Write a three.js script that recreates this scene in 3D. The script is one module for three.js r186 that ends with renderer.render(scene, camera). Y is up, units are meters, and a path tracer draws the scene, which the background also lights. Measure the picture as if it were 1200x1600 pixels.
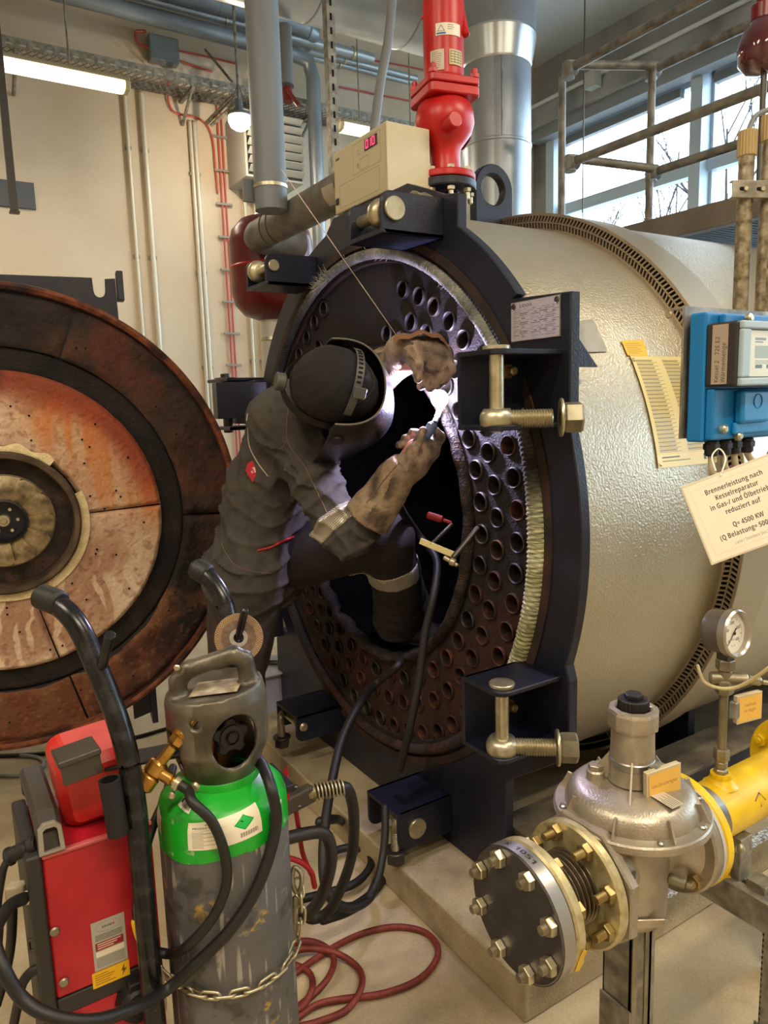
import * as THREE from 'three';
import { RoundedBoxGeometry } from 'three/addons/geometries/RoundedBoxGeometry.js';
import { mergeGeometries, mergeVertices } from 'three/addons/utils/BufferGeometryUtils.js';
import { RectAreaLightUniformsLib } from 'three/addons/lights/RectAreaLightUniformsLib.js';

// ---------- camera, sky, exposure ----------
const scene = new THREE.Scene();
const camera = new THREE.PerspectiveCamera(70.14, 0.75, 0.05, 60);
camera.position.set(2.134, 1.493, 1.2756);
camera.up.set(-0.1109, 0.9883, -0.1048);
camera.lookAt(2.134 - 0.83716, 1.493 - 0.15006, 1.2756 - 0.52596);
const renderer = new THREE.WebGLRenderer({ antialias: true });
renderer.toneMapping = THREE.LinearToneMapping;
renderer.toneMappingExposure = 1.06;
renderer.shadowMap.enabled = true;
RectAreaLightUniformsLib.init();
scene.background = new THREE.Color(0.64, 0.83, 1.0);
scene.backgroundIntensity = 9;
const WARM = new THREE.Color(1, 0.85, 0.64);
const LAMP = 62;   // radiance of the fluorescent tubes as light sources

// ---------- helpers ----------
const V = (a, b, c) => Array.isArray(a) ? new THREE.Vector3(...a) : new THREE.Vector3(a, b, c);
let seed = 7;
const rnd = () => { seed = (seed * 1664525 + 1013904223) >>> 0; return seed / 4294967296; };
const hash = (x, y, s) => { let h = (x * 374761393 + y * 668265263 + s * 974634777) | 0; h = Math.imul(h ^ (h >>> 13), 1274126177); return ((h ^ (h >>> 16)) >>> 0) / 4294967296; };
function pn(x, y, p, s) {            // tileable value noise of period p
  const xi = Math.floor(x), yi = Math.floor(y), fx = x - xi, fy = y - yi, u = fx * fx * (3 - 2 * fx), v = fy * fy * (3 - 2 * fy), m = (n) => ((n % p) + p) % p;
  const a = hash(m(xi), m(yi), s), b = hash(m(xi + 1), m(yi), s), c = hash(m(xi), m(yi + 1), s), d = hash(m(xi + 1), m(yi + 1), s);
  return a + (b - a) * u + (c - a) * v + (a - b - c + d) * u * v;
}
function fbm(u, v, f, o, s) { let t = 0, a = 0.5, n = 0; for (let i = 0; i < o; i++) { t += a * pn(u * f, v * f, f, s + i); n += a; a *= 0.5; f *= 2; } return t / n; }
const mix = (a, b, t) => a + (b - a) * t, clamp = (x, a = 0, b = 1) => Math.min(b, Math.max(a, x)), sst = (a, b, x) => { const t = clamp((x - a) / (b - a)); return t * t * (3 - 2 * t); };
const mix3 = (a, b, t) => [mix(a[0], b[0], t), mix(a[1], b[1], t), mix(a[2], b[2], t)];
function dataTex(w, h, fn, size = 1, srgb = true) {
  const d = new Uint8Array(w * h * 4);
  for (let j = 0; j < h; j++) for (let i = 0; i < w; i++) { const c = fn((i + 0.5) / w, (j + 0.5) / h), k = (j * w + i) * 4; if (c.length) { d[k] = c[0]; d[k + 1] = c[1]; d[k + 2] = c[2]; } else d[k] = d[k + 1] = d[k + 2] = 0; d[k + 3] = 255; }
  const t = new THREE.DataTexture(d, w, h); t.wrapS = t.wrapT = THREE.RepeatWrapping; t.magFilter = THREE.LinearFilter; t.minFilter = THREE.LinearMipmapLinearFilter; t.generateMipmaps = true;
  if (srgb) t.colorSpace = THREE.SRGBColorSpace;
  t.repeat.set(1 / size, 1 / size); t.needsUpdate = true; return t;
}
const gray = (x) => { const g = clamp(x, 0, 255); return [g, g, g]; };
function canvasTex(w, h, draw) {
  const c = document.createElement('canvas'); c.width = w; c.height = h; const g = c.getContext('2d'); draw(g, w, h);
  const t = new THREE.CanvasTexture(c); t.colorSpace = THREE.SRGBColorSpace; t.magFilter = THREE.LinearFilter; return t;
}
// a colour map of blotches between stops, plus fine grain
function blotch(stops, { n = 256, size = 1, f = 4, o = 5, s = 1, grain = 10, contrast = 1.6 } = {}) {
  return dataTex(n, n, (u, v) => {
    let t = clamp((fbm(u, v, f, o, s) - 0.5) * contrast + 0.5) * (stops.length - 1); const i = Math.min(stops.length - 2, Math.floor(t));
    const c = mix3(stops[i], stops[i + 1], t - i), g = (hash(Math.floor(u * n), Math.floor(v * n), s + 9) - 0.5) * grain; return [clamp(c[0] + g, 0, 255), clamp(c[1] + g, 0, 255), clamp(c[2] + g, 0, 255)];
  }, size);
}
const bumpMapOf = (f, o, s, size, n = 256) => dataTex(n, n, (u, v) => gray(255 * fbm(u, v, f, o, s)), size, false);
const std = (o) => new THREE.MeshStandardMaterial({ roughness: 0.6, ...o });
const phy = (o) => new THREE.MeshPhysicalMaterial({ roughness: 0.5, ...o });

const add3 = (a, b, k = 1) => [a[0] + b[0] * k, a[1] + b[1] * k, a[2] + b[2] * k], sub3 = (a, b) => [a[0] - b[0], a[1] - b[1], a[2] - b[2]], dot3 = (a, b) => a[0] * b[0] + a[1] * b[1] + a[2] * b[2], nrm3 = (a) => { const l = Math.hypot(...a); return a.map((q) => q / l); }, crs3 = (a, b) => [a[1] * b[2] - a[2] * b[1], a[2] * b[0] - a[0] * b[2], a[0] * b[1] - a[1] * b[0]], lerp3 = (a, b, t) => a.map((q, i) => mix(q, b[i], t));
// ---------- geometry ----------
function muv(g) {                    // texture coordinates in metres, by the way each face looks
  if (g.index) g = g.toNonIndexed();
  const p = g.attributes.position, n = g.attributes.normal, uv = new Float32Array(p.count * 2);
  for (let i = 0; i < p.count; i += 3) {
    let x = 0, y = 0, z = 0; for (let k = 0; k < 3; k++) { x += n.getX(i + k); y += n.getY(i + k); z += n.getZ(i + k); }
    x = Math.abs(x); y = Math.abs(y); z = Math.abs(z);
    for (let k = 0; k < 3; k++) { const a = x > y && x > z ? p.getZ(i + k) : p.getX(i + k), b = y >= x && y > z ? p.getZ(i + k) : p.getY(i + k); uv[(i + k) * 2] = a; uv[(i + k) * 2 + 1] = b; }
  }
  g.setAttribute('uv', new THREE.BufferAttribute(uv, 2)); return g;
}
function mg(list) {
  list = list.flat(9).map((g) => { g = g.index ? g.toNonIndexed() : g.clone(); for (const k of Object.keys(g.attributes)) if (!['position', 'normal', 'uv'].includes(k)) g.deleteAttribute(k); if (!g.attributes.uv) muv(g); return g; });
  return list.length === 1 ? list[0] : mergeGeometries(list);
}
const toAxis = (g, p, dir) => { g.applyQuaternion(new THREE.Quaternion().setFromUnitVectors(V(0, 1, 0), V(dir).normalize())); g.translate(...p); return g; };
function box(c, s, r = 0.003, rot) {
  r = Math.min(r, Math.min(...s) * 0.45);
  const g = r > 0 ? new RoundedBoxGeometry(...s, 2, r) : new THREE.BoxGeometry(...s);
  if (rot) g.applyMatrix4(new THREE.Matrix4().makeRotationFromEuler(new THREE.Euler(...rot)));
  g.translate(...c); return g;
}
const bx = (x0, x1, y0, y1, z0, z1, r) => box([(x0 + x1) / 2, (y0 + y1) / 2, (z0 + z1) / 2], [Math.abs(x1 - x0), Math.abs(y1 - y0), Math.abs(z1 - z0)], r);
function rod(a, b, r, seg = 20, r2 = r, open = false) {
  a = V(a); b = V(b); const L = a.distanceTo(b), g = new THREE.CylinderGeometry(r2, r, L, seg, 1, open);
  return toAxis(g, a.clone().add(b).multiplyScalar(0.5).toArray(), b.clone().sub(a).toArray());
}
function rodc(a, b, r, seg = 24, c = 0.003) {    // a rod with chamfered ends
  a = V(a); b = V(b); const L = a.distanceTo(b); c = Math.min(c, r * 0.4, L * 0.4);
  return lat([[0, 0], [r - c, 0], [r, c], [r, L - c], [r - c, L], [0, L]], a.toArray(), b.clone().sub(a).toArray(), seg);
}
function lat(prof, p = [0, 0, 0], dir = [0, 1, 0], seg = 32, a0 = 0, a1 = Math.PI * 2, flat = false) {   // sharp-edged lathe
  const pts = []; for (let i = 0; i < prof.length - 1; i++) pts.push([prof[i], prof[i + 1]]);
  const gs = pts.filter(([a, b]) => Math.hypot(a[0] - b[0], a[1] - b[1]) > 1e-6).map(([a, b]) => new THREE.LatheGeometry([new THREE.Vector2(...a), new THREE.Vector2(...b)], seg, a0, a1).toNonIndexed());
  const m = gs.length > 1 ? mergeGeometries(gs) : gs[0]; if (seg === 6 || flat) m.computeVertexNormals(); return toAxis(m, p, dir);
}
function latS(prof, p = [0, 0, 0], dir = [0, 1, 0], seg = 40) { return toAxis(new THREE.LatheGeometry(prof.map((q) => new THREE.Vector2(...q)), seg), p, dir); }  // smooth lathe
const smooth = (pts, n) => new THREE.CatmullRomCurve3(pts.map((p) => V(p)), false, 'centripetal').getPoints(n).map((q) => q.toArray());
function pipe(pts, r, seg = 8, n = 0, closed = false) {
  const c = new THREE.CatmullRomCurve3(pts.map((p) => V(p)), closed, 'centripetal'); n = n || Math.max(8, pts.length * 8);
  const g = new THREE.TubeGeometry(c, n, r, seg, closed); if (closed) return g;
  const caps = [0, 1].map((t) => { const s = new THREE.SphereGeometry(r, seg, 6); s.translate(...c.getPoint(t).toArray()); return s; });
  return mg([g, ...caps]);
}
function bent(pts, r, rb, seg = 16) {     // straight runs with bends of radius rb
  const cp = new THREE.CurvePath(), P = pts.map((p) => V(p)); let last = P[0];
  for (let i = 1; i < P.length - 1; i++) {
    const a = P[i].clone().add(P[i - 1].clone().sub(P[i]).setLength(rb)), b = P[i].clone().add(P[i + 1].clone().sub(P[i]).setLength(rb));
    cp.add(new THREE.LineCurve3(last, a)); cp.add(new THREE.QuadraticBezierCurve3(a, P[i], b)); last = b;
  }
  cp.add(new THREE.LineCurve3(last, P[P.length - 1]));
  const samples = []; for (const c of cp.curves) { const k = c.isLineCurve3 ? 2 : 10; for (let i = samples.length ? 1 : 0; i <= k; i++) samples.push(c.getPoint(i / k)); }
  const pc = { pts: samples };
  const cur = new THREE.CatmullRomCurve3(samples, false, 'catmullrom', 0.0);
  const g = new THREE.TubeGeometry(cur, samples.length * 3, r, seg, false);
  const caps = [[samples[0], samples[1]], [samples[samples.length - 1], samples[samples.length - 2]]].map(([a, b]) => rod(a.toArray(), a.clone().add(b.clone().sub(a).setLength(0.002)).toArray(), r, seg));
  return mg([g, ...caps]);
}
function shape(pts, holes = []) {
  const s = new THREE.Shape(pts.map((p) => new THREE.Vector2(...p)));
  for (const h of holes) { const q = new THREE.Path(); if (h.r) q.absarc(h.x, h.y, h.r, 0, Math.PI * 2, true); else q.setFromPoints(h.map((p) => new THREE.Vector2(...p))); s.holes.push(q); }
  return s;
}
function ext(s, depth, bevel = 0.002, seg = 24) {
  return new THREE.ExtrudeGeometry(s instanceof THREE.Shape ? s : shape(s), { depth: depth - 2 * bevel, bevelEnabled: bevel > 0, bevelSize: bevel, bevelThickness: bevel, bevelOffset: -bevel, bevelSegments: 1, curveSegments: seg }).translate(0, 0, bevel);
}
const xyUV = (g) => { g = g.index ? g.toNonIndexed() : g; const p = g.attributes.position, u = new Float32Array(p.count * 2); for (let i = 0; i < p.count; i++) { u[i * 2] = p.getX(i); u[i * 2 + 1] = p.getY(i); } g.setAttribute('uv', new THREE.BufferAttribute(u, 2)); return g; };
const circ = (x, y, r, n = 32, a0 = 0, a1 = Math.PI * 2) => Array.from({ length: n + 1 }, (_, i) => [x + r * Math.cos(a0 + (a1 - a0) * i / n), y + r * Math.sin(a0 + (a1 - a0) * i / n)]);
const rrect = (x0, y0, x1, y1, r) => [...circ(x1 - r, y1 - r, r, 6, 0, Math.PI / 2), ...circ(x0 + r, y1 - r, r, 6, Math.PI / 2, Math.PI), ...circ(x0 + r, y0 + r, r, 6, Math.PI, Math.PI * 1.5), ...circ(x1 - r, y0 + r, r, 6, Math.PI * 1.5, Math.PI * 2)];
function flip(g) { if (g.index) { const a = g.index.array; for (let i = 0; i < a.length; i += 3) { const t = a[i]; a[i] = a[i + 1]; a[i + 1] = t; } } else for (const A of Object.values(g.attributes)) { const k = A.itemSize; for (let i = 0; i < A.count; i += 3) for (let j = 0; j < k; j++) { const t = A.array[i * k + j]; A.array[i * k + j] = A.array[(i + 1) * k + j]; A.array[(i + 1) * k + j] = t; } } return g; }
function basis(g, o, X, Y, Z) { if (V(X).cross(V(Y)).dot(V(Z)) < 0) flip(g); g.applyMatrix4(new THREE.Matrix4().makeBasis(V(X).normalize(), V(Y).normalize(), V(Z).normalize()).setPosition(...o)); return g; }
const nut = (p, dir, r, h, hole = 0) => lat(hole ? [[hole, 0], [r * 0.9, 0], [r, h * 0.12], [r, h * 0.88], [r * 0.9, h], [hole, h]] : [[0, 0], [r * 0.9, 0], [r, h * 0.12], [r, h * 0.88], [r * 0.9, h], [0, h]], p, dir, 6);
function threads(a, b, r, pitch, seg = 18) {
  a = V(a); b = V(b); const L = a.distanceTo(b), n = Math.round(L / pitch), prof = [[0, 0], [r * 0.86, 0]];
  for (let i = 0; i < n; i++) prof.push([r, (i + 0.5) * L / n], [r * 0.86, (i + 1) * L / n]);
  prof.push([0, L]); return lat(prof, a.toArray(), b.sub(a).toArray(), seg);
}
function grid(nu, nv, fn, closeU = false) {      // a surface from a function of (u, v)
  const pos = [], uv = [], idx = [];
  for (let j = 0; j <= nv; j++) for (let i = 0; i <= nu; i++) { const p = fn(i / nu, j / nv); pos.push(...p); uv.push(i / nu, j / nv); }
  for (let j = 0; j < nv; j++) for (let i = 0; i < nu; i++) { const a = j * (nu + 1) + i, b = a + 1, c = a + nu + 1, d = c + 1; idx.push(a, b, d, a, d, c); }
  const g = new THREE.BufferGeometry(); g.setAttribute('position', new THREE.Float32BufferAttribute(pos, 3)); g.setAttribute('uv', new THREE.Float32BufferAttribute(uv, 2)); g.setIndex(idx); g.computeVertexNormals();
  if (closeU) { const n = g.attributes.normal; for (let j = 0; j <= nv; j++) { const a = j * (nu + 1), b = a + nu, q = V(n.getX(a) + n.getX(b), n.getY(a) + n.getY(b), n.getZ(a) + n.getZ(b)).normalize(); n.setXYZ(a, q.x, q.y, q.z); n.setXYZ(b, q.x, q.y, q.z); } }
  return g;
}

// ---------- things, parts, names ----------
const used = new Map();
const numbered = (n) => { const k = used.get(n) || 0; used.set(n, k + 1); return k ? n + '_' + String(k).padStart(3, '0') : n; };
const OFF = new Map();
function thing(name, label, category, at = [0, 0, 0], o = {}) {
  const g = new THREE.Group(); g.name = numbered(name); g.position.set(...at); if (o.turn) g.rotation.y = o.turn; g.userData = { label, category }; if (o.group) g.userData.group = o.group;
  OFF.set(g, o.local ? [0, 0, 0] : at); scene.add(g); return g;
}
function part(parent, name, geo, m, extra) {     // geometry in world coordinates, kept relative to its thing
  if (Array.isArray(geo)) geo = mg(geo); else if (geo.index && !extra?.uv) geo = mg([geo]);
  if (!extra?.uv) { const c = geo.attributes.color; geo = muv(geo); }
  const off = OFF.get(parent); geo.translate(-off[0], -off[1], -off[2]);
  const m2 = new THREE.Mesh(geo, m); m2.name = name; m2.castShadow = m2.receiveShadow = true; OFF.set(m2, off); if (extra?.label) m2.userData.label = extra.label; if (extra?.kind) m2.userData.kind = extra.kind;
  parent.add(m2); return m2;
}
function solo(name, label, category, geo, m, o = {}) {    // a thing that is one mesh
  if (Array.isArray(geo)) geo = mg(geo); if (!o.uv) geo = muv(geo);
  const r = new THREE.Mesh(geo, m); r.name = numbered(name); r.castShadow = r.receiveShadow = true; r.userData = { label, category }; if (o.group) r.userData.group = o.group; if (o.kind) r.userData.kind = o.kind;
  OFF.set(r, [0, 0, 0]); scene.add(r); return r;
}
function struct(name, geo, m, o = {}) {
  if (Array.isArray(geo)) geo = mg(geo); if (!o.uv) geo = muv(geo);
  const r = new THREE.Mesh(geo, m); r.name = name; r.castShadow = r.receiveShadow = true; r.userData.kind = 'structure'; OFF.set(r, [0, 0, 0]); scene.add(r); return r;
}
function copyOf(t, at, label, turn) { const c = t.clone(); c.name = numbered(t.name.replace(/_\d+$/, '')); c.userData = { ...t.userData, label: label || t.userData.label }; c.position.set(...at); if (turn !== undefined) c.rotation.y = turn; scene.add(c); return c; }

// ---------- materials ----------
const fineBump = bumpMapOf(64, 3, 3, 0.25), coarseBump = bumpMapOf(12, 5, 4, 0.5), castBump = bumpMapOf(90, 2, 5, 0.2);
const M = {
  floor: std({ map: blotch([[132, 116, 90], [164, 148, 118], [184, 168, 138], [196, 182, 152]], { n: 512, size: 1.7, f: 5, o: 7, s: 2, grain: 14 }), roughness: 0.62, bumpMap: coarseBump, bumpScale: 0.002 }),
  plinth: std({ map: blotch([[122, 108, 80], [166, 152, 122], [186, 172, 142]], { n: 512, size: 0.9, f: 6, o: 6, s: 12, grain: 20 }), roughness: 0.7, bumpMap: fineBump, bumpScale: 0.002 }),
  speckle: std({ map: dataTex(256, 256, (u, v) => { const h = fbm(u, v, 60, 2, 5); return gray(h > 0.62 ? 225 : h < 0.36 ? 105 : 165); }, 0.3), roughness: 0.6 }),
  cream: std({ map: blotch([[198, 180, 152], [210, 193, 166], [216, 200, 174]], { n: 512, size: 2.6, f: 4, o: 6, s: 21, grain: 7 }), roughness: 0.8, bumpMap: coarseBump, bumpScale: 0.001 }),
  concrete: std({ map: blotch([[120, 120, 118], [150, 150, 147], [164, 164, 160]], { n: 256, size: 1.6, f: 4, o: 6, s: 31 }), roughness: 0.85 }),
  ceiling: std({ map: blotch([[196, 202, 204], [212, 216, 216]], { n: 256, size: 2.2, f: 3, o: 5, s: 33, grain: 5 }), roughness: 0.9 }),
  navy: std({ map: blotch([[15, 18, 33], [21, 25, 43], [30, 34, 52]], { n: 256, size: 0.6, f: 5, o: 6, s: 41, grain: 5 }), roughness: 0.42, bumpMap: fineBump, bumpScale: 0.0006 }),
  navyEdge: std({ color: 0x3a3d45, roughness: 0.5 }),
  black: std({ color: 0x0d0d0f, roughness: 0.55 }),
  rubber: std({ color: 0x191817, roughness: 0.55, bumpMap: fineBump, bumpScale: 0.0006 }),
  cable: std({ color: 0x161514, roughness: 0.5 }),
  zinc: std({ map: blotch([[166, 158, 130], [196, 188, 160], [214, 208, 184]], { n: 256, size: 0.2, f: 6, o: 5, s: 51 }), metalness: 0.85, roughness: 0.36 }),
  zincDull: std({ map: blotch([[120, 112, 92], [150, 142, 120], [170, 164, 142]], { n: 256, size: 0.25, f: 6, o: 5, s: 52 }), metalness: 0.8, roughness: 0.48 }),
  brassy: std({ map: blotch([[132, 114, 74], [168, 148, 100], [190, 172, 124]], { n: 128, size: 0.2, f: 6, o: 4, s: 53 }), metalness: 0.85, roughness: 0.38 }),
  brass: std({ map: blotch([[156, 112, 52], [186, 140, 70], [204, 164, 96]], { n: 128, size: 0.1, f: 4, o: 4, s: 54 }), metalness: 0.95, roughness: 0.3 }),
  steel: std({ map: blotch([[120, 118, 114], [156, 154, 150], [176, 174, 170]], { n: 256, size: 0.2, f: 5, o: 5, s: 55 }), metalness: 0.9, roughness: 0.35 }),
  steelDark: std({ color: 0x55524e, metalness: 0.85, roughness: 0.42 }),
  galv: std({ map: blotch([[112, 108, 98], [146, 142, 130], [172, 168, 156]], { n: 256, size: 0.3, f: 12, o: 4, s: 56, grain: 14 }), metalness: 0.6, roughness: 0.5 }),
  castAlu: std({ map: blotch([[150, 140, 124], [172, 162, 146], [186, 178, 162]], { n: 256, size: 0.3, f: 6, o: 6, s: 57, grain: 14 }), metalness: 0.7, roughness: 0.4, bumpMap: castBump, bumpScale: 0.0004 }),
  silver: std({ map: blotch([[146, 153, 160], [166, 173, 180], [182, 188, 194]], { n: 256, size: 1.1, f: 4, o: 5, s: 58, grain: 5 }), metalness: 0.8, roughness: 0.34 }),
  stucco: std({ map: blotch([[176, 164, 140], [192, 182, 160], [200, 190, 168]], { n: 256, size: 1.2, f: 4, o: 5, s: 59, grain: 6 }), metalness: 0.85, roughness: 0.42, bumpMap: dataTex(512, 512, (u, v) => gray(255 * (0.6 * pn(u * 120, v * 120, 120, 6) + 0.4 * pn(u * 190, v * 190, 190, 7))), 0.5, false), bumpScale: 0.0013 }),
  smoothAlu: std({ color: 0xb8ac94, metalness: 0.85, roughness: 0.4 }),
  red: std({ map: blotch([[164, 16, 18], [184, 24, 24], [196, 34, 32]], { n: 128, size: 0.4, f: 4, o: 4, s: 61, grain: 5 }), roughness: 0.34 }),
  yellow: std({ map: blotch([[214, 174, 4], [230, 192, 10], [240, 206, 26]], { n: 128, size: 0.3, f: 5, o: 4, s: 62, grain: 6 }), roughness: 0.36 }),
  blue: std({ color: 0x0f75b8, roughness: 0.42 }),
  white: std({ color: 0xe9e4d6, roughness: 0.5 }),
  paper: std({ color: 0xeee6d4, roughness: 0.7 }),
  greyPaint: std({ color: 0x777d80, roughness: 0.45 }),
  soot: std({ color: 0x060607, roughness: 0.95 }),
};

// ---------- the setting ----------
const WX = -4.4, WZ = -5.0, CH = 5.15, FX = 5.2, FZ = 5.2;
struct('floor', bx(WX - 0.3, FX + 0.3, -0.25, 0, WZ - 0.3, FZ + 0.3, 0), M.floor);
struct('ceiling', bx(WX - 0.3, FX + 0.3, CH, CH + 0.25, WZ - 0.3, FZ + 0.3, 0), M.ceiling);
struct('wall_left', bx(WX - 0.3, WX, 0, CH, WZ, FZ, 0), M.cream);
struct('wall_right', bx(FX, FX + 0.3, 0, CH, WZ - 0.3, FZ + 0.3, 0), M.cream);
struct('wall_front', bx(WX - 0.3, FX, 0, CH, FZ, FZ + 0.3, 0), M.cream);
const plinth = struct('plinth', bx(-1.25, 0.984, 0, 0.11, -4.4, 0.196, 0.008), M.plinth);
// the window wall: solid below the sill, concrete beams above the band of panes
struct('trim_2', bx(0.95, 0.986, 0.1085, 0.1125, -4.4, 0.197, 0.001), M.speckle);
const SILL = 1.2, HEAD = 4.36;
struct('wall_back', [bx(WX - 0.3, FX, 0, SILL, WZ - 0.35, WZ, 0), bx(WX - 0.3, -4.2, SILL, CH, WZ - 0.35, WZ, 0), bx(4.6, FX, SILL, CH, WZ - 0.35, WZ, 0), bx(-4.2, 4.6, HEAD, CH, WZ - 0.35, WZ, 0)], M.concrete);
struct('beam_back', bx(WX, FX, 4.42, 4.62, WZ, WZ + 0.22, 0.006), M.concrete);
struct('trim_1', bx(-4.3, FX, 4.30, 4.42, WZ, WZ + 0.16, 0.004), std({ color: 0x8b8f92, roughness: 0.6 }));
const frameBlue = std({ color: 0xbfd0dc, roughness: 0.4 });
const glass = phy({ color: 0xffffff, transmission: 1, roughness: 0.02, thickness: 0, ior: 1.5 });
const mull = [-4.16, -2.33, -0.5, 1.35, 3.2, 4.56];
for (let i = 0; i < mull.length - 1; i++) {
  const a = mull[i] + 0.07, b = mull[i + 1] - 0.07, w = struct('window_' + (i + 1), [bx(a, a + 0.05, SILL, HEAD, WZ - 0.2, WZ - 0.12), bx(b - 0.05, b, SILL, HEAD, WZ - 0.2, WZ - 0.12), bx(a, b, HEAD - 0.06, HEAD, WZ - 0.2, WZ - 0.12), bx(a, b, 3.5, 3.62, WZ - 0.2, WZ - 0.09), bx(a, b, 2.5, 2.6, WZ - 0.2, WZ - 0.09), bx(a, b, SILL, SILL + 0.07, WZ - 0.2, WZ - 0.12)], frameBlue);
  for (const [y0, y1] of [[SILL + 0.07, 2.5], [2.6, 3.5], [3.62, HEAD - 0.06]]) part(w, 'pane', bx(a + 0.05, b - 0.05, y0, y1, WZ - 0.165, WZ - 0.16, 0), glass);
  part(w, 'mullion', bx(a - 0.1, a + 0.02, SILL, HEAD, WZ - 0.24, WZ + 0.02, 0.004), frameBlue);
  if (i < 3) part(w, 'blind_box', bx(a + 0.1, b - 0.1, HEAD - 0.15, HEAD - 0.07, WZ - 0.09, WZ - 0.02, 0.004), M.greyPaint);
}
// ground outside, so that the sky does not show below the windows
solo('courtyard_ground', 'pale paved ground outside the tall windows', 'ground', bx(-14, 14, -0.3, -0.02, -22, WZ - 0.36, 0), M.concrete);

// ---------- fluorescent lights: a glowing diffuser and an area light of its size ----------
const glowWarm = new THREE.MeshStandardMaterial({ color: 0xffffff, emissive: new THREE.Color(1, 0.86, 0.6), emissiveIntensity: 2.6, roughness: 0.6 });
function fluorescent(c, len, label, power = 1) {
  const t = thing('fluorescent_lamp', label, 'ceiling lamp', c, { group: 'long fluorescent lamps' });
  const [x, y, z] = c, h = len / 2;
  part(t, 'housing', [bx(x - 0.065, x + 0.065, y + 0.03, y + 0.058, z - h, z + h, 0.01)], std({ color: 0x9c8f70, roughness: 0.6 }));
  const pr = [[-0.06, 0.03], [-0.064, 0.012], [-0.048, -0.018], [0, -0.028], [0.048, -0.018], [0.064, 0.012], [0.06, 0.03]];
  part(t, 'diffuser', basis(ext(pr, 2 * h - 0.06, 0.002), [x, y, z - h + 0.03], [1, 0, 0], [0, 1, 0], [0, 0, 1]), glowWarm);
  for (const s of [-1, 1]) { part(t, 'end_cap', basis(ext(pr.map(([a, b]) => [a * 1.05, b * 1.06]), 0.03, 0.003), [x, y, z + s * (h - 0.015) - 0.015], [1, 0, 0], [0, 1, 0], [0, 0, 1]), std({ color: 0xc9b88c, roughness: 0.5 })); part(t, 'chain', rod([x, y + 0.056, z + s * h * 0.55], [x, CH, z + s * h * 0.55], 0.006, 6), M.zincDull); }
  const L = new THREE.RectAreaLight(WARM, LAMP * power, 0.13, len - 0.1); L.position.set(x, y - 0.035, z); L.rotation.x = -Math.PI / 2; scene.add(L);
  return t;
}
fluorescent([-3.0, 3.53, 0.68], 1.55, 'long lit fluorescent lamp hanging on chains before the cream wall, left edge', 0.55);
fluorescent([-3.2, 3.63, -2.2], 0.9, 'short lit fluorescent lamp behind the grey control box and vertical pipes', 0.4);
[[1.7, 2.6, 1.5], [2.3, -1.5, 1.6], [0.5, 3.2, 0.8], [3.5, 0.9, 2.3]].forEach(([x, z, pw], i) => fluorescent([x, 3.9, z], 1.55, ['long fluorescent lamp under the ceiling behind the viewer', 'long fluorescent lamp under the ceiling above the gas train', 'long fluorescent lamp under the ceiling left of the viewer', 'long fluorescent lamp under the ceiling right of the viewer'][i], pw));

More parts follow.
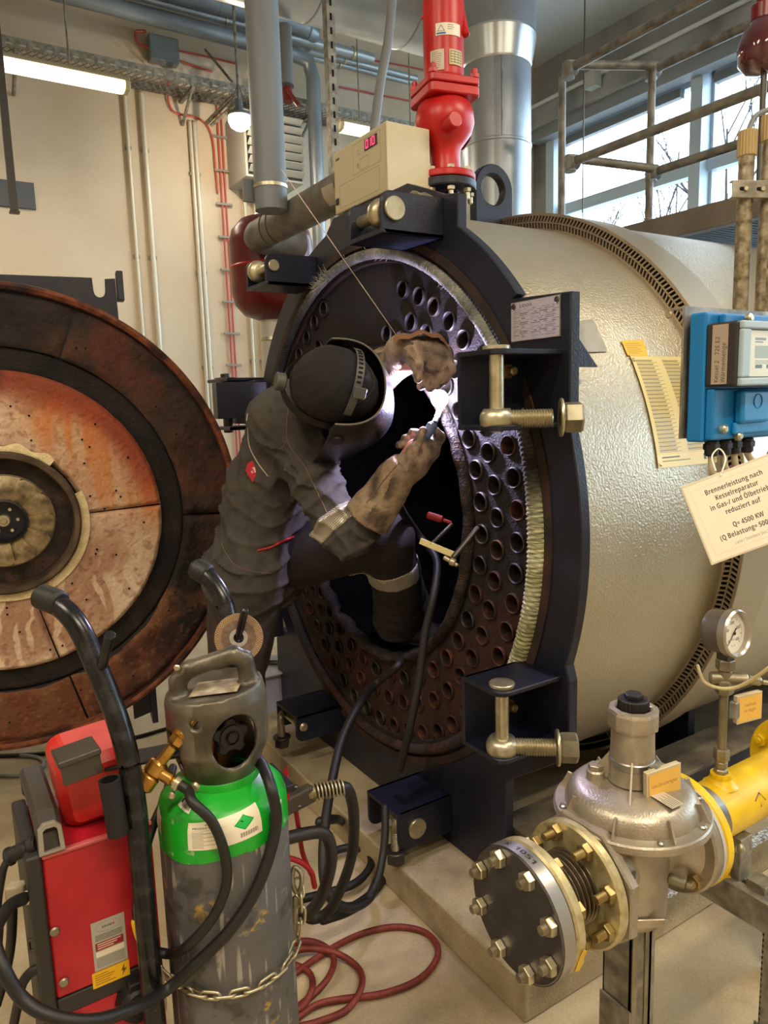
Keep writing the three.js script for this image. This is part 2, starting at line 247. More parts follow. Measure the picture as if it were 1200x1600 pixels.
// ---------- the boiler ----------
const CY = 1.137, PI = Math.PI, rad = (d) => d * PI / 180;
const boiler = thing('boiler', 'large horizontal boiler with dark blue front plate and a ring of bare tubes, standing open', 'boiler', [0, 0.11, -1.5]);
{
  const P = [...circ(0, CY, 0.962, 40, rad(-38), rad(17))];            // right side arc, from below
  const out = [[0.69, 0.11], [0.70, 0.436], [0.895, 0.575], [0.93, 0.60], [0.93, 0.80], ...circ(0, CY, 0.965, 24, rad(-18), rad(17.5)), [0.925, 1.44], [0.925, 1.727], [0.731, 1.735], ...circ(0, CY, 0.965, 14, rad(39), rad(57.5)), [0.521, 2.035], [0.45, 2.05], [0.28, 2.12], [-0.17, 2.12], ...circ(0, CY, 0.965, 60, rad(104), rad(222)), [-0.80, 0.50], [-0.85, 0.44], [-0.86, 0.11]];
  part(boiler, 'front_plate', ext(shape(out, [{ x: 0, y: CY, r: 0.872 }]), 0.032, 0.003, 90).translate(0, 0, -0.032), M.navy);
  part(boiler, 'seat_ring', lat([[0.874, -0.03], [0.874, 0.004], [0.85, 0.006], [0.848, -0.012], [0.80, -0.014], [0.798, -0.03]], [0, CY, 0], [0, 0, 1], 120), std({ map: blotch([[20, 18, 18], [38, 28, 24], [70, 40, 28]], { n: 256, size: 0.5, f: 6, o: 5, s: 71 }), roughness: 0.85 }));
  // tubes: three rows, wandering a little outwards at the top left and the bottom
  const bend = (d) => { const t = [[-180, .02], [-150, .0], [-128, .01], [-104, .05], [-62, .055], [-34, .02], [-8, 0], [75, .004], [112, .04], [136, .04], [180, .02]]; for (let i = 0; i < t.length - 1; i++) if (d <= t[i + 1][0]) return mix(t[i][1], t[i + 1][1], (d - t[i][0]) / (t[i + 1][0] - t[i][0])); return 0; };
  const tubes = [];
  [[0.722, 6.85, 5.0], [0.642, 8.05, 3.0], [0.578, 8.9, -2.0]].forEach(([r, st, a0], row) => {
    const n = Math.round(360 / st);
    for (let i = 0; i < n; i++) { let d = a0 + i * 360 / n; d = ((d + 180) % 360 + 360) % 360 - 180; if (d > 79 && d < 112) continue; if (row === 1 && d > 74 && d < 118) continue; const R = r + bend(d) * (row === 2 ? 0.35 : row === 1 ? 0.7 : 1); tubes.push([R * Math.cos(rad(d)), CY + R * Math.sin(rad(d)), d, row]); }
  });
  const rust = dataTex(512, 512, (u, v) => {
    const x = (u - 0.5) * 1.72, y = (v - 0.5) * 1.72, n = fbm(u, v, 9, 6, 81), low = clamp(0.62 - (y + 0.25) * 1.1 + x * 0.35), k = sst(0.45, 0.75, n * 0.7 + low * 0.42);
    let c = mix3([18, 17, 20], [30, 26, 28], n); c = mix3(c, mix3([44, 20, 13], [74, 38, 22], fbm(u, v, 30, 3, 84)), k * 0.8); const g = (hash(Math.floor(u * 512), Math.floor(v * 512), 3) - 0.5) * 14; return c.map((q) => clamp(q + g, 0, 255));
  }, 1.72); rust.offset.set(0.5, 0.5 - CY / 1.72);
  part(boiler, 'tube_sheet', new THREE.ExtrudeGeometry(shape(circ(0, CY, 0.805, 90), [{ x: 0, y: CY, r: 0.535 }, ...tubes.map(([x, y]) => ({ x, y, r: 0.0275 }))]), { depth: 0.016, bevelEnabled: false, curveSegments: 9 }).translate(0, 0, -0.046), std({ map: rust, roughness: 0.75, bumpMap: fineBump, bumpScale: 0.002 }));
  const steelTube = std({ map: blotch([[26, 25, 28], [44, 41, 42], [70, 60, 54]], { n: 128, size: 0.1, f: 5, o: 4, s: 91 }), roughness: 0.55, metalness: 0.4 });
  const rustTube = std({ map: blotch([[32, 17, 12], [56, 30, 18], [100, 56, 32]], { n: 128, size: 0.08, f: 5, o: 4, s: 92 }), roughness: 0.8 });
  const ring = lat([[0.0238, -0.22], [0.0238, 0.009], [0.0262, 0.0125], [0.029, 0.009], [0.0275, -0.02]], [0, 0, 0], [0, 0, 1], 20); muv(ring);
  for (const [x, y, d, row] of tubes) {
    const m = hash(Math.round(x * 1e3), Math.round(y * 1e3), 4), rusty = sst(-0.1, 0.5, (CY - y) * 0.9 + x * 0.35), g = ring.clone().translate(x, y, -0.032 + (m - 0.5) * 0.004);
    part(boiler, 'tube', g, m < rusty * 0.75 ? rustTube : steelTube);
  }
  part(boiler, 'flame_tube', lat([[0.535, -0.02], [0.512, -0.012], [0.512, -2.2], [0, -2.2]], [0, CY, 0], [0, 0, 1], 90), phy({ map: blotch([[5, 5, 7], [9, 9, 11], [18, 15, 14]], { n: 256, size: 0.8, f: 6, o: 5, s: 96 }), roughness: 1, specularIntensity: 0.08 }));
  const rim = grid(260, 12, (u, v) => { const a = u * 2 * PI, n = (hash(Math.floor(u * 130), 0, 5) - 0.5) * 0.006 + (pn(u * 80, v * 3, 80, 8) - 0.5) * 0.012, b = v * 2 * PI, rr = 0.526 + 0.017 * Math.cos(b) + n * 0.5, z = -0.022 + 0.024 * Math.sin(b) + n; return [rr * Math.cos(a), CY + rr * Math.sin(a), z]; }, true);
  part(boiler, 'flame_tube_rim', rim, std({ map: blotch([[20, 18, 20], [44, 38, 36], [78, 56, 40]], { n: 256, size: 0.25, f: 8, o: 5, s: 97 }), roughness: 0.7, metalness: 0.3, bumpMap: fineBump, bumpScale: 0.003 }));
  // the gasket rope, plaited, in its groove: grey on top, pale green to the right, sooty left and below
  const NU = 2600, NV = 14, rope = grid(NU, NV, (u, v) => {
    const a = u * 2 * PI, d = ((u * 360 + 180) % 360) - 180, b = v * 2 * PI, thick = 0.016 + 0.009 * sst(-46, -20, d) * (1 - sst(4, 30, d));
    const tw = 0.07 * Math.sin(b * 2 + u * 2600) + 0.12 * (hash(Math.floor(u * NU), Math.floor(v * NV) % NV, 3) - 0.5), r2 = thick * (1 + tw), R = 0.8235 + r2 * Math.cos(b);
    return [R * Math.cos(a), CY + R * Math.sin(a), 0.004 + r2 * 0.9 * Math.sin(b)];
  }, true);
  const rc = new Float32Array(rope.attributes.position.count * 3);
  for (let i = 0; i < rope.attributes.position.count; i++) {
    const x = rope.attributes.position.getX(i), y = rope.attributes.position.getY(i) - CY, d = Math.atan2(y, x) * 180 / PI, n = hash(i, 1, 2), n2 = pn((d + 180) / 3, 0, 120, 9);
    let c = [0.018, 0.016, 0.015];
    const grey = sst(12, 30, d) * (1 - sst(108, 135, d)), green = sst(-48, -26, d) * (1 - sst(-2, 14, d)), rus = (1 - sst(-60, -45, d)) * sst(-130, -110, d);
    c = mix3(c, [0.26, 0.26, 0.23], grey * (0.35 + 0.65 * n2)); c = mix3(c, mix3([0.36, 0.36, 0.17], [0.62, 0.62, 0.42], n2), green * (0.5 + 0.5 * n)); c = mix3(c, [0.07, 0.025, 0.014], rus * n2); c = c.map((q) => q * (0.6 + 0.7 * n)); rc.set(c, i * 3);
  }
  rope.setAttribute('color', new THREE.BufferAttribute(rc, 3));
  part(boiler, 'gasket_rope', rope, std({ vertexColors: true, roughness: 0.95 }), { uv: true });
  // loose fibres of the rope: a frayed knot where its ends meet at the top
  const fib = []; for (let i = 0; i < 170; i++) { const d = i < 60 ? mix(104, 112, rnd()) : mix(20, 112, rnd()), r = 0.824 + (rnd() - 0.5) * 0.03, L = i < 60 ? 0.03 : 0.014, a = rad(d), p = [r * Math.cos(a), CY + r * Math.sin(a), 0.012]; fib.push(rod(p, [p[0] + (rnd() - 0.5) * L * 2, p[1] + (rnd() - 0.5) * L * 2, p[2] + rnd() * L], 0.0012, 4, 0.0004)); }
  part(boiler, 'frayed_fibre', fib, std({ color: 0x9a988c, roughness: 0.9 }), { kind: 'stuff' });
  // shell: stucco sheet, the slotted vent ring, the smooth band and the rear shell
  const wrap = (R, z0, z1, n = 120) => { const g = new THREE.CylinderGeometry(R, R, z0 - z1, n, 1, true).rotateX(PI / 2).translate(0, CY, (z0 + z1) / 2).toNonIndexed(), q = g.attributes.position, u = g.attributes.uv; for (let i = 0; i < q.count; i++) u.setXY(i, u.getX(i) * 2 * PI * R, q.getZ(i)); return g; };
  part(boiler, 'shell_sheet', wrap(0.947, -0.03, -0.6), M.stucco, { uv: true });
  part(boiler, 'rear_band', [wrap(1.0, -0.605, -0.76), lat([[1.0, -0.76], [0.985, -0.762]], [0, CY, 0], [0, 0, 1], 120)].map((g) => g), M.smoothAlu);
  part(boiler, 'rear_shell', [wrap(0.985, -0.76, -3.9), lat([[0.985, -3.9], [0, -3.9]], [0, CY, 0], [0, 0, 1], 90)], M.stucco, { uv: true });
  part(boiler, 'vent_backing', lat([[0.94, -0.62], [1.0, -0.62]], [0, CY, 0], [0, 0, 1], 120), M.soot);
  const bars = [], A0 = rad(-56), A1 = rad(236);
  for (const [r0, r1] of [[0.947, 0.9525], [0.970, 0.9745], [0.993, 1.002]]) bars.push(lat([[r0, -0.606], [r0, -0.6], [r1, -0.6], [r1, -0.606]], [0, CY, 0], [0, 0, 1], 120));
  for (let i = 0; i < 330; i++) { const a = mix(A0, A1, (i + 0.5) / 330); for (const [r0, r1, s] of [[0.952, 0.971, 0.007], [0.974, 0.994, -0.007]]) { const e = Math.cos(a), f = Math.sin(a), w = 0.0027; const q = [[r0, -w - s / 2], [r0, w - s / 2], [r1, w + s / 2], [r1, -w + s / 2]].map(([r, t]) => [r * e - t * f, CY + r * f + t * e]); bars.push(new THREE.ExtrudeGeometry(shape(q), { depth: 0.006, bevelEnabled: false }).translate(0, 0, -0.606)); } }
  part(boiler, 'vent_ring', bars, std({ color: 0xa89b86, metalness: 0.7, roughness: 0.42 }));
  // lifting lug, its pad and the gusset behind the name plate
  const lug = basis(ext(shape([...circ(0, 0, 0.088, 24, 0, PI), [-0.088, -0.17], [0.088, -0.17]], [{ x: 0.004, y: 0, r: 0.053 }]), 0.036, 0.004), [0, 0, 0], [0, 0, 1], [0, 1, 0], [-1, 0, 0]).translate(0.018, 2.235, -0.565);
  part(boiler, 'lifting_lug', lug, M.navy);
  part(boiler, 'gusset', basis(ext(shape([[0, 0], [0.1, 0], [0, 0.1]]), 0.012, 0.001), [0.925, 1.56, -0.03], [0, 0, -1], [0, 1, 0], [1, 0, 0]).translate(-0.045, 0, 0), M.navy);
  // base rails on the plinth
  const dusty = std({ map: blotch([[60, 52, 40], [96, 84, 64], [120, 108, 84]], { n: 128, size: 0.5, f: 5, o: 5, s: 99 }), roughness: 0.8 });
  for (const s of [1, -1]) { const r = part(boiler, 'base_rail', [bx(s * 0.72, s * 0.735, 0.12, 0.262, -3.8, -0.04), bx(s * 0.58, s * 0.76, 0.11, 0.124, -3.8, -0.04)], M.navy); part(r, 'top_flange', bx(s * 0.62, s * 0.78, 0.262, 0.276, -3.8, -0.04), dusty); }
  for (const z of [-1, -3]) part(boiler, 'saddle', bx(-0.6, 0.6, 0.124, 0.4, z, z + 0.04), M.navy);
  // clamp brackets: channels with a pin between their cheeks and a swing bolt with its nut
  const GA = 0.18, TH = 0.012, LEN = 0.2;
  function cheek(h, len) { return shape([[0, 0], [0, h], [len - 0.03, h], ...circ(len - 0.03, h - 0.03, 0.03, 6, PI / 2, 0), [len, 0.012], [len - 0.012, 0]]); }   // x = outwards (z), y = height
  // o: corner of the first cheek at the plate; W: unit vector across (cheek to cheek); H: unit vector up the cheek from the web
  function clamp3(o, W, H, gap, h, boltAt, boltDir, boltLen, opt = {}) {
    const Z = [0, 0, 1], add = (p, ...t) => { const q = [...p]; for (const [v, k] of t) for (let i = 0; i < 3; i++) q[i] += v[i] * k; return q; };
    const c1 = basis(ext(cheek(h, LEN), TH, 0.002), o, Z, H, W), c2 = basis(ext(cheek(h, LEN), TH, 0.002), add(o, [W, gap - TH]), Z, H, W);
    const web = basis(ext(shape([[0, 0], [LEN, 0], [LEN, TH], [0, TH]]), gap, 0.002), o, Z, H, W);
    const b = part(boiler, 'clamp_bracket', [c1, c2, web], M.navy);
    const pz = opt.pz ?? 0.168, py = h * (opt.py ?? 0.55), pin = add(o, [Z, pz], [H, py]);
    part(b, 'pin', [rodc(add(pin, [W, -0.004]), add(pin, [W, gap + 0.004]), 0.0165, 24), rodc(add(pin, [W, opt.head > 0 ? gap - 0.001 : -0.009]), add(pin, [W, opt.head > 0 ? gap + 0.009 : 0.001]), opt.hr ?? 0.031, 32, 0.002)], M.zinc);
    if (opt.bent) {       // a swing bolt that hangs out of the open end of its bracket
      const [p1, p2] = opt.bent; part(b, 'eye_bolt', [pipe([pin, lerp3(pin, p1, 0.6), p1, lerp3(p1, p2, 0.35)], 0.013, 12, 30), threads(lerp3(p1, p2, 0.3), p2, 0.0155, 0.005, 18)], M.zincDull);
      part(b, 'washer', rodc(add3(p2, [0, 0.012, 0]), add3(p2, [0, 0.02, 0]), 0.034, 26, 0.002), M.steelDark); part(b, 'nut', nut(add3(p2, [0, -0.022, 0]), [0, 1, 0], 0.029, 0.032), M.steelDark); return b;
    }
    const eye = add(pin, [W, gap * boltAt]), Wd = [W, 0.024];
    part(b, 'eye_bolt', [latS([[0.015, -0.024], [0.03, -0.024], [0.038, -0.012], [0.04, 0], [0.038, 0.012], [0.03, 0.024], [0.015, 0.024]], eye, W, 24), threads(add(eye, [boltDir, 0.034]), add(eye, [boltDir, boltLen]), 0.0215, 0.0062, 20)], M.zinc);
    const nd = boltDir; part(b, 'washer', lat([[0.02, 0], [0.043, 0], [0.044, 0.003], [0.043, 0.006], [0.02, 0.006]], add(eye, [nd, boltLen + (opt.gapN ?? 0)]), nd, 28), M.zinc);
    part(b, 'nut', nut(add(eye, [nd, boltLen + 0.008 + (opt.gapN ?? 0)]), nd, 0.036, 0.042, 0.02), M.zincDull);
    if (opt.stud) { const s = opt.stud; const g = [nut(s, opt.sd, 0.02, 0.02), rodc(s, add(s, [opt.sd, 0.042]), 0.011, 16)]; part(b, 'stud', g, M.brassy); }
    return b;
  }
  const X = [1, 0, 0], Y = [0, 1, 0], nX = [-1, 0, 0], nY = [0, -1, 0];
  clamp3([0.762, 1.42, 0], Y, X, GA, 0.14, 0.14, [0.62, 0, -0.78], 0.125, { head: 1, gapN: 0.016, pz: 0.165, py: 0.7, stud: [0.775, 1.555, 0.07], sd: X });       // upper right
  clamp3([0.762, 0.63, 0], Y, X, GA, 0.145, 0.14, [0.62, 0, -0.78], 0.13, { head: 1, gapN: 0.0, pz: 0.16, py: 0.72, stud: [0.775, 0.71, 0.07], sd: X });         // lower right
  clamp3([0.275, 1.93, 0], X, Y, GA, 0.108, 0.66, [0, 0.25, -1], 0.11, { head: 1, pz: 0.162, py: 0.58 });                                         // top
  clamp3([-0.485, 1.91, 0], X, Y, GA, 0.106, 0.25, [0, 0.12, -1], 0.11, { head: 1, pz: 0.17, py: 0.6, hr: 0.02 });                                         // upper left
  clamp3([0.27, 0.278, 0], X, nY, GA, 0.12, 0.45, [0, -1, 0], 0.12, { head: 1, pz: 0.135, py: 0.5, bent: [[0.425, 0.245, 0.192], [0.43, 0.142, 0.2]] });                                               // bottom right
  clamp3([-0.42, 0.335, 0], X, nY, GA, 0.105, 0.35, [0, -1, 0], 0.085, { head: 1, pz: 0.17, py: 0.45, hr: 0.014, bent: [[-0.335, 0.305, 0.222], [-0.325, 0.215, 0.224]] });                                       // bottom left
  // hinge arm at the left
  part(boiler, 'hinge_bracket', [bx(-1.16, -0.86, 1.41, 1.60, -0.02, 0.03), bx(-1.22, -0.96, 1.60, 1.615, -0.06, 0.12, 0.004), bx(-1.22, -0.96, 1.385, 1.40, -0.06, 0.12, 0.004), bx(-1.22, -0.86, 0.53, 0.545, -0.06, 0.12, 0.004), bx(-1.22, -0.86, 0.72, 0.735, -0.06, 0.12, 0.004), bx(-1.1, -0.86, 0.545, 0.72, -0.02, 0.03)], M.navy);
  part(boiler, 'hinge_pin', [rodc([-1.14, 1.37, 0.06], [-1.14, 1.64, 0.06], 0.022), rodc([-1.14, 0.5, 0.06], [-1.14, 0.76, 0.06], 0.022), rodc([-1.14, 1.615, 0.06], [-1.14, 1.622, 0.06], 0.05)], M.steelDark);
  // name plate: grey print on a dulled plate, four dark screws
  const prt = (w, h, fn) => canvasTex(w, h, fn);
  const np = prt(512, 290, (g, w, h) => { g.fillStyle = '#b9b4ba'; g.fillRect(0, 0, w, h); g.scale(1, 0.566); g.fillStyle = '#55505c'; g.font = 'bold 54px sans-serif'; g.fillText('LOOS', 90, 74); g.font = '22px sans-serif'; let s = 3; for (let y = 100; y < 480; y += 24) { for (let x = 24; x < 480;) { s = (s * 73 + 41) % 97; const L = 20 + s; g.globalAlpha = 0.35 + (s % 7) / 12; g.fillRect(x, y, L, 7 + (s % 3) * 3); x += L + 14 + (s % 5) * 12; } } g.globalAlpha = 0.25; for (let i = 0; i < 260; i++) { s = (s * 137 + 71) % 8191; g.fillRect(s % 512, (s * 31) % 512, 4 + s % 22, 2 + s % 4); } });
  const plate = basis(new THREE.PlaneGeometry(0.163, 0.092), [0.8145, 1.6765, 0.0054], [1, 0, 0], [0, 1, 0], [0, 0, 1]);
  const npb = part(boiler, 'name_plate', box([0.8145, 1.6765, 0.0025], [0.166, 0.095, 0.005], 0.001), M.steel);
  part(npb, 'plate_print', plate, std({ map: np, roughness: 0.45, metalness: 0.3 }), { uv: true });
  for (const [x, y] of [[0.742, 1.713], [0.887, 1.713]]) part(npb, 'screw', rodc([x, y, 0.004], [x, y, 0.008], 0.008, 14), M.steelDark);
}

// ---------- the boiler door, swung open to the left; built flat (x right, y up, z towards the boiler room) ----------
const door = thing('boiler_door', 'round swung-open boiler door with scorched orange and pale lining and a burner head', 'boiler door', [-0.833, 1.09, 1.05], { local: true, turn: rad(81.3) });
{
  const ang = (x, y) => Math.atan2(y, x), N = (x, y, f, s) => fbm(x / 1.8 + 0.5, y / 1.8 + 0.5, f, 5, s);
  const doorTex = dataTex(1024, 1024, (u, v) => {
    const x = (u - 0.5) * 1.8, y = (v - 0.5) * 1.8, w = (N(x, y, 8, 3) - 0.5), r = Math.hypot(x, y) + w * 0.05, a = ang(x, y), n = N(x, y, 14, 5), fine = fbm(u, v, 90, 3, 8), gr = (hash(Math.floor(u * 1024), Math.floor(v * 1024), 6) - 0.5) * 20;
    let c;
    if (r < 0.56) {         // inner lining: pale scale, orange in a band to the right and along the edge
      c = mix3([178, 148, 122], [214, 188, 162], n); c = mix3(c, [150, 112, 86], sst(0.55, 0.8, fine) * 0.7);
      const streak = pn(x * 9 + 40 + w * 0.5, y * 1.2 + 9, 300, 61) * 0.68 + pn(x * 30 + 40 + w * 2, y * 4 + 9, 300, 62) * 0.32;
      const or = clamp(sst(0.02, 0.3, x + y * 0.25 + w * 0.5) * sst(-0.12, 0.1, y + w * 0.25) * (1 - sst(0.04, 0.12, Math.abs(x - 0.2 + w * 0.15) - 0.02) * 0 ) );
      c = mix3(c, mix3([176, 82, 28], [206, 116, 50], fine), or * (0.15 + 0.85 * sst(0.3, 0.62, streak)));
      c = mix3(c, mix3([148, 62, 34], [120, 58, 40], n), sst(0.43 + w * 0.2, 0.52, r) * sst(-0.05, 0.25, y));
      c = mix3(c, [120, 66, 44], sst(0.45, 0.65, N(x, y, 6, 19)) * 0.35);
      c = mix3(c, [226, 206, 178], sst(0.56, 0.66, pn(x * 44 + 50 + w * 6, y * 7 + 20, 400, 23)) * sst(-0.1, -0.25, y + w * 0.3) * 0.65);
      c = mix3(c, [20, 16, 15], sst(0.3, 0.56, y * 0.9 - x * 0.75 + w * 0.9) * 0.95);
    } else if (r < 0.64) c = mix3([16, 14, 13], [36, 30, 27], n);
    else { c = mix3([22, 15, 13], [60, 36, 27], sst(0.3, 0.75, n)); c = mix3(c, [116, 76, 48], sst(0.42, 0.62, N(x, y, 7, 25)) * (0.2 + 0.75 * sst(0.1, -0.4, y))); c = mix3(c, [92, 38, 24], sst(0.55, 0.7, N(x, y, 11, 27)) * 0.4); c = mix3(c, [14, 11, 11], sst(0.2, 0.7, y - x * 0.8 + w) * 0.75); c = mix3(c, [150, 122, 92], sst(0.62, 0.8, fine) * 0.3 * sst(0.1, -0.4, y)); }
    return c.map((q) => clamp(q + gr, 0, 255));
  }, 1.8); doorTex.offset.set(0.5, 0.5);
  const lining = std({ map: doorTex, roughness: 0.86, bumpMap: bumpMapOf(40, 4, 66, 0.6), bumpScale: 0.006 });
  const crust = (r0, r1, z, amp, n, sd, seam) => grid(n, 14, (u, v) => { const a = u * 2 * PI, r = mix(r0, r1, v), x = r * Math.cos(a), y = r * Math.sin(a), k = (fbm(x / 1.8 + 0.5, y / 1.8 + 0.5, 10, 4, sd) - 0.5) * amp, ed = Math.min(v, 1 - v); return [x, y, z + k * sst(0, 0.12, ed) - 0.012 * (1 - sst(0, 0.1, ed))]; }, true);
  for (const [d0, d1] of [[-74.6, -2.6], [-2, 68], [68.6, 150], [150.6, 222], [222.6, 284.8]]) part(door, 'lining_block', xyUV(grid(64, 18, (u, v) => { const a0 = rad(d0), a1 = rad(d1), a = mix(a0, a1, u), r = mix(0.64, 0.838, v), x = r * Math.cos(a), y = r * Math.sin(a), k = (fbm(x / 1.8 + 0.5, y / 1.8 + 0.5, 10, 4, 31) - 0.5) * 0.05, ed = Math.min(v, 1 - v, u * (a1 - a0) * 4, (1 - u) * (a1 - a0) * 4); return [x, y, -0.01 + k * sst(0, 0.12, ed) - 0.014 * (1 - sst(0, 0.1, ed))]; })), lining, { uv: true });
  const groove = part(door, 'joint_groove', [crust(0.545, 0.645, -0.035, 0.02, 160, 33)], std({ map: blotch([[12, 11, 11], [26, 22, 20], [44, 36, 30]], { n: 256, size: 0.5, f: 7, o: 5, s: 44 }), roughness: 0.9, bumpMap: fineBump, bumpScale: 0.004 }), { label: 'sooty black joint between the two linings' });
  // the inner lining is cast in sectors with open joints
  const sec = [[rad(3), rad(100)], [rad(100.6), rad(185)], [rad(185.6), rad(284)], [rad(284.6), rad(362.4)]];
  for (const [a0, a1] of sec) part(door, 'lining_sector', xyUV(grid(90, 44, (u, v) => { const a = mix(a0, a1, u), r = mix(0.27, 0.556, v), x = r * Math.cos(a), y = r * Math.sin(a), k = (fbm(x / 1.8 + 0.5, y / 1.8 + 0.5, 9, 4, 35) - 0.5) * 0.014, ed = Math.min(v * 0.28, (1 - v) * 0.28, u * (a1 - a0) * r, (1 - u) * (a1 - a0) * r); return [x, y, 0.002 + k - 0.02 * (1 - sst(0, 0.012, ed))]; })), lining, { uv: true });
  // anchor pin holes
  const pins = []; for (let i = 0; i < 78; i++) { const r = [0.33, 0.42, 0.51, 0.69, 0.76][i % 5] + (rnd() - 0.5) * 0.05, a = i * 2.399 + rnd() * 0.3; pins.push(lat([[0, 0.0], [0.0045, 0.0]], [r * Math.cos(a), r * Math.sin(a), r < 0.57 ? 0.0115 : 0.013], [0, 0, 1], 8)); }
  part(door, 'anchor_pin', pins.map((g) => { const p = g.attributes.position; return g; }), M.soot, { kind: 'stuff' });
  const rusty = std({ map: blotch([[30, 16, 12], [74, 34, 20], [122, 66, 34], [60, 30, 22]], { n: 256, size: 0.4, f: 6, o: 6, s: 37 }), roughness: 0.8, bumpMap: coarseBump, bumpScale: 0.006 });
  part(door, 'rim', lat([[0.835, -0.03], [0.838, 0.004], [0.85, 0.012], [0.862, 0.008], [0.866, -0.012], [0.868, -0.16]], [0, 0, 0], [0, 0, 1], 140), rusty);
  part(door, 'back_plate', [rodc([0, 0, -0.2], [0, 0, -0.045], 0.862, 120, 0.004)], M.navy);
  // the square plate with the slots for the swing bolts
  const oct = [[0.46, 0.90], [0.423, 0.897], [0.421, 0.85], ...circ(0.400, 0.848, 0.02, 8, 0, -PI), [0.379, 0.85], [0.377, 0.9], [0.07, 0.9], [-0.5, 0.9], [-0.95, 0.6], [-0.95, -0.6], [-0.5, -0.9], [0.13, -0.9], [0.35, -0.88], [0.35, -0.82], [0.372, -0.8], [0.394, -0.82], [0.394, -0.88], [0.47, -0.86], [0.47, 0]];
  part(door, 'slotted_plate', ext(shape(oct), 0.02, 0.002).translate(0, 0, -0.125), M.navy);
  part(door, 'side_flange', [box([0.475, 0.87, -0.105], [0.024, 0.11, 0.06], 0.003), box([0.475, -0.82, -0.12], [0.024, 0.16, 0.09], 0.003)], M.navy);
  part(door, 'hinge_arm', [bx(0.82, 1.05, 0.35, 0.50, -0.2, -0.1), bx(0.82, 1.05, -0.62, -0.44, -0.2, -0.1)], M.navy);
  // burner head
  const dim = std({ map: blotch([[74, 66, 54], [120, 108, 88], [160, 146, 116]], { n: 128, size: 0.3, f: 6, o: 5, s: 39 }), metalness: 0.55, roughness: 0.42 });
  const fibre = std({ map: blotch([[206, 186, 140], [232, 214, 172]], { n: 128, size: 0.2, f: 8, o: 4, s: 40 }), roughness: 0.95, bumpMap: fineBump, bumpScale: 0.003 });
  part(door, 'fibre_packing', [grid(60, 6, (u, v) => { const a = rad(mix(10, 118, u)), r = mix(0.255, 0.292 + 0.008 * Math.sin(u * 33), v); return [r * Math.cos(a + 0.7), r * Math.sin(a + 0.7), 0.014 + 0.006 * Math.sin(v * PI) + 0.004 * (hash(Math.floor(u * 60), Math.floor(v * 6), 2) - 0.5)]; }), grid(60, 4, (u, v) => { const a = rad(mix(190, 381, u)), r = mix(0.256, 0.291 - 0.02 * sst(0.6, 0, u), v); return [r * Math.cos(a), r * Math.sin(a), 0.01]; })], fibre);
  part(door, 'burner_collar', lat([[0.262, -0.05], [0.262, 0.03], [0.255, 0.036], [0.238, 0.034], [0.232, 0.02], [0.232, -0.1], [0.0, -0.1]], [0, 0.005, 0], [0, 0, 1], 90), std({ map: blotch([[58, 48, 38], [84, 70, 56], [104, 88, 70]], { n: 128, size: 0.3, f: 6, o: 5, s: 45 }), metalness: 0.4, roughness: 0.5 }));
  // perforated ring plate behind the diffuser, its holes as dark recesses
  const holes = []; for (const [r, n] of [[0.185, 34], [0.2, 34], [0.215, 40]]) for (let i = 0; i < n; i++) holes.push({ x: r * Math.cos(i / n * 2 * PI + r * 9), y: r * Math.sin(i / n * 2 * PI + r * 9), r: 0.0035 });
  part(door, 'perforated_ring', ext(shape(circ(0, 0, 0.231, 64), [{ x: 0, y: 0, r: 0.13 }, ...holes]), 0.004, 0, 6).translate(0, 0.005, -0.045), std({ map: blotch([[34, 28, 24], [60, 46, 36], [92, 62, 40]], { n: 128, size: 0.25, f: 6, o: 5, s: 46 }), metalness: 0.4, roughness: 0.6 }));
  const diff = part(door, 'diffuser_disc', [lat([[0.078, -0.02], [0.17, -0.02], [0.172, -0.012], [0.165, -0.012], [0.078, -0.014]], [0, 0.01, -0.005], [0, 0, 1], 64)], dim);
  const blade = std({ map: blotch([[110, 98, 76], [150, 134, 104], [186, 168, 130]], { n: 128, size: 0.12, f: 5, o: 4, s: 47 }), metalness: 0.55, roughness: 0.38 });
  for (let i = 0; i < 12; i++) { const a0 = i / 12 * 2 * PI + 0.1, top = (u, v) => { const a = a0 + u * (2 * PI / 12 + 0.05), r = mix(0.08, 0.167 - 0.012 * sst(0.75, 1, u), v); return [r * Math.cos(a), 0.01 + r * Math.sin(a), -0.012 + 0.016 * u + 0.01 * Math.sin(v * PI) * 0.8]; }; part(diff, 'vane', [grid(10, 8, top), grid(1, 8, (u, v) => { const p = top(1, v); return [p[0], p[1], p[2] - 0.018 * u]; })], blade); }
  part(door, 'nozzle_cup', lat([[0.08, -0.01], [0.08, 0.008], [0.074, 0.01], [0.07, -0.05], [0, -0.05]], [0, 0.01, 0], [0, 0, 1], 48), M.black);
  part(door, 'nozzle', [rodc([0, 0.012, -0.05], [0, 0.012, 0.008], 0.022, 24), rodc([0, 0.012, 0.006], [0, 0.012, 0.012], 0.012, 20), ...Array.from({ length: 6 }, (_, i) => rod([0.045 * Math.cos(i * 1.05), 0.012 + 0.045 * Math.sin(i * 1.05), -0.05], [0.045 * Math.cos(i * 1.05), 0.012 + 0.045 * Math.sin(i * 1.05), -0.01], 0.006, 8))], M.zinc);
}

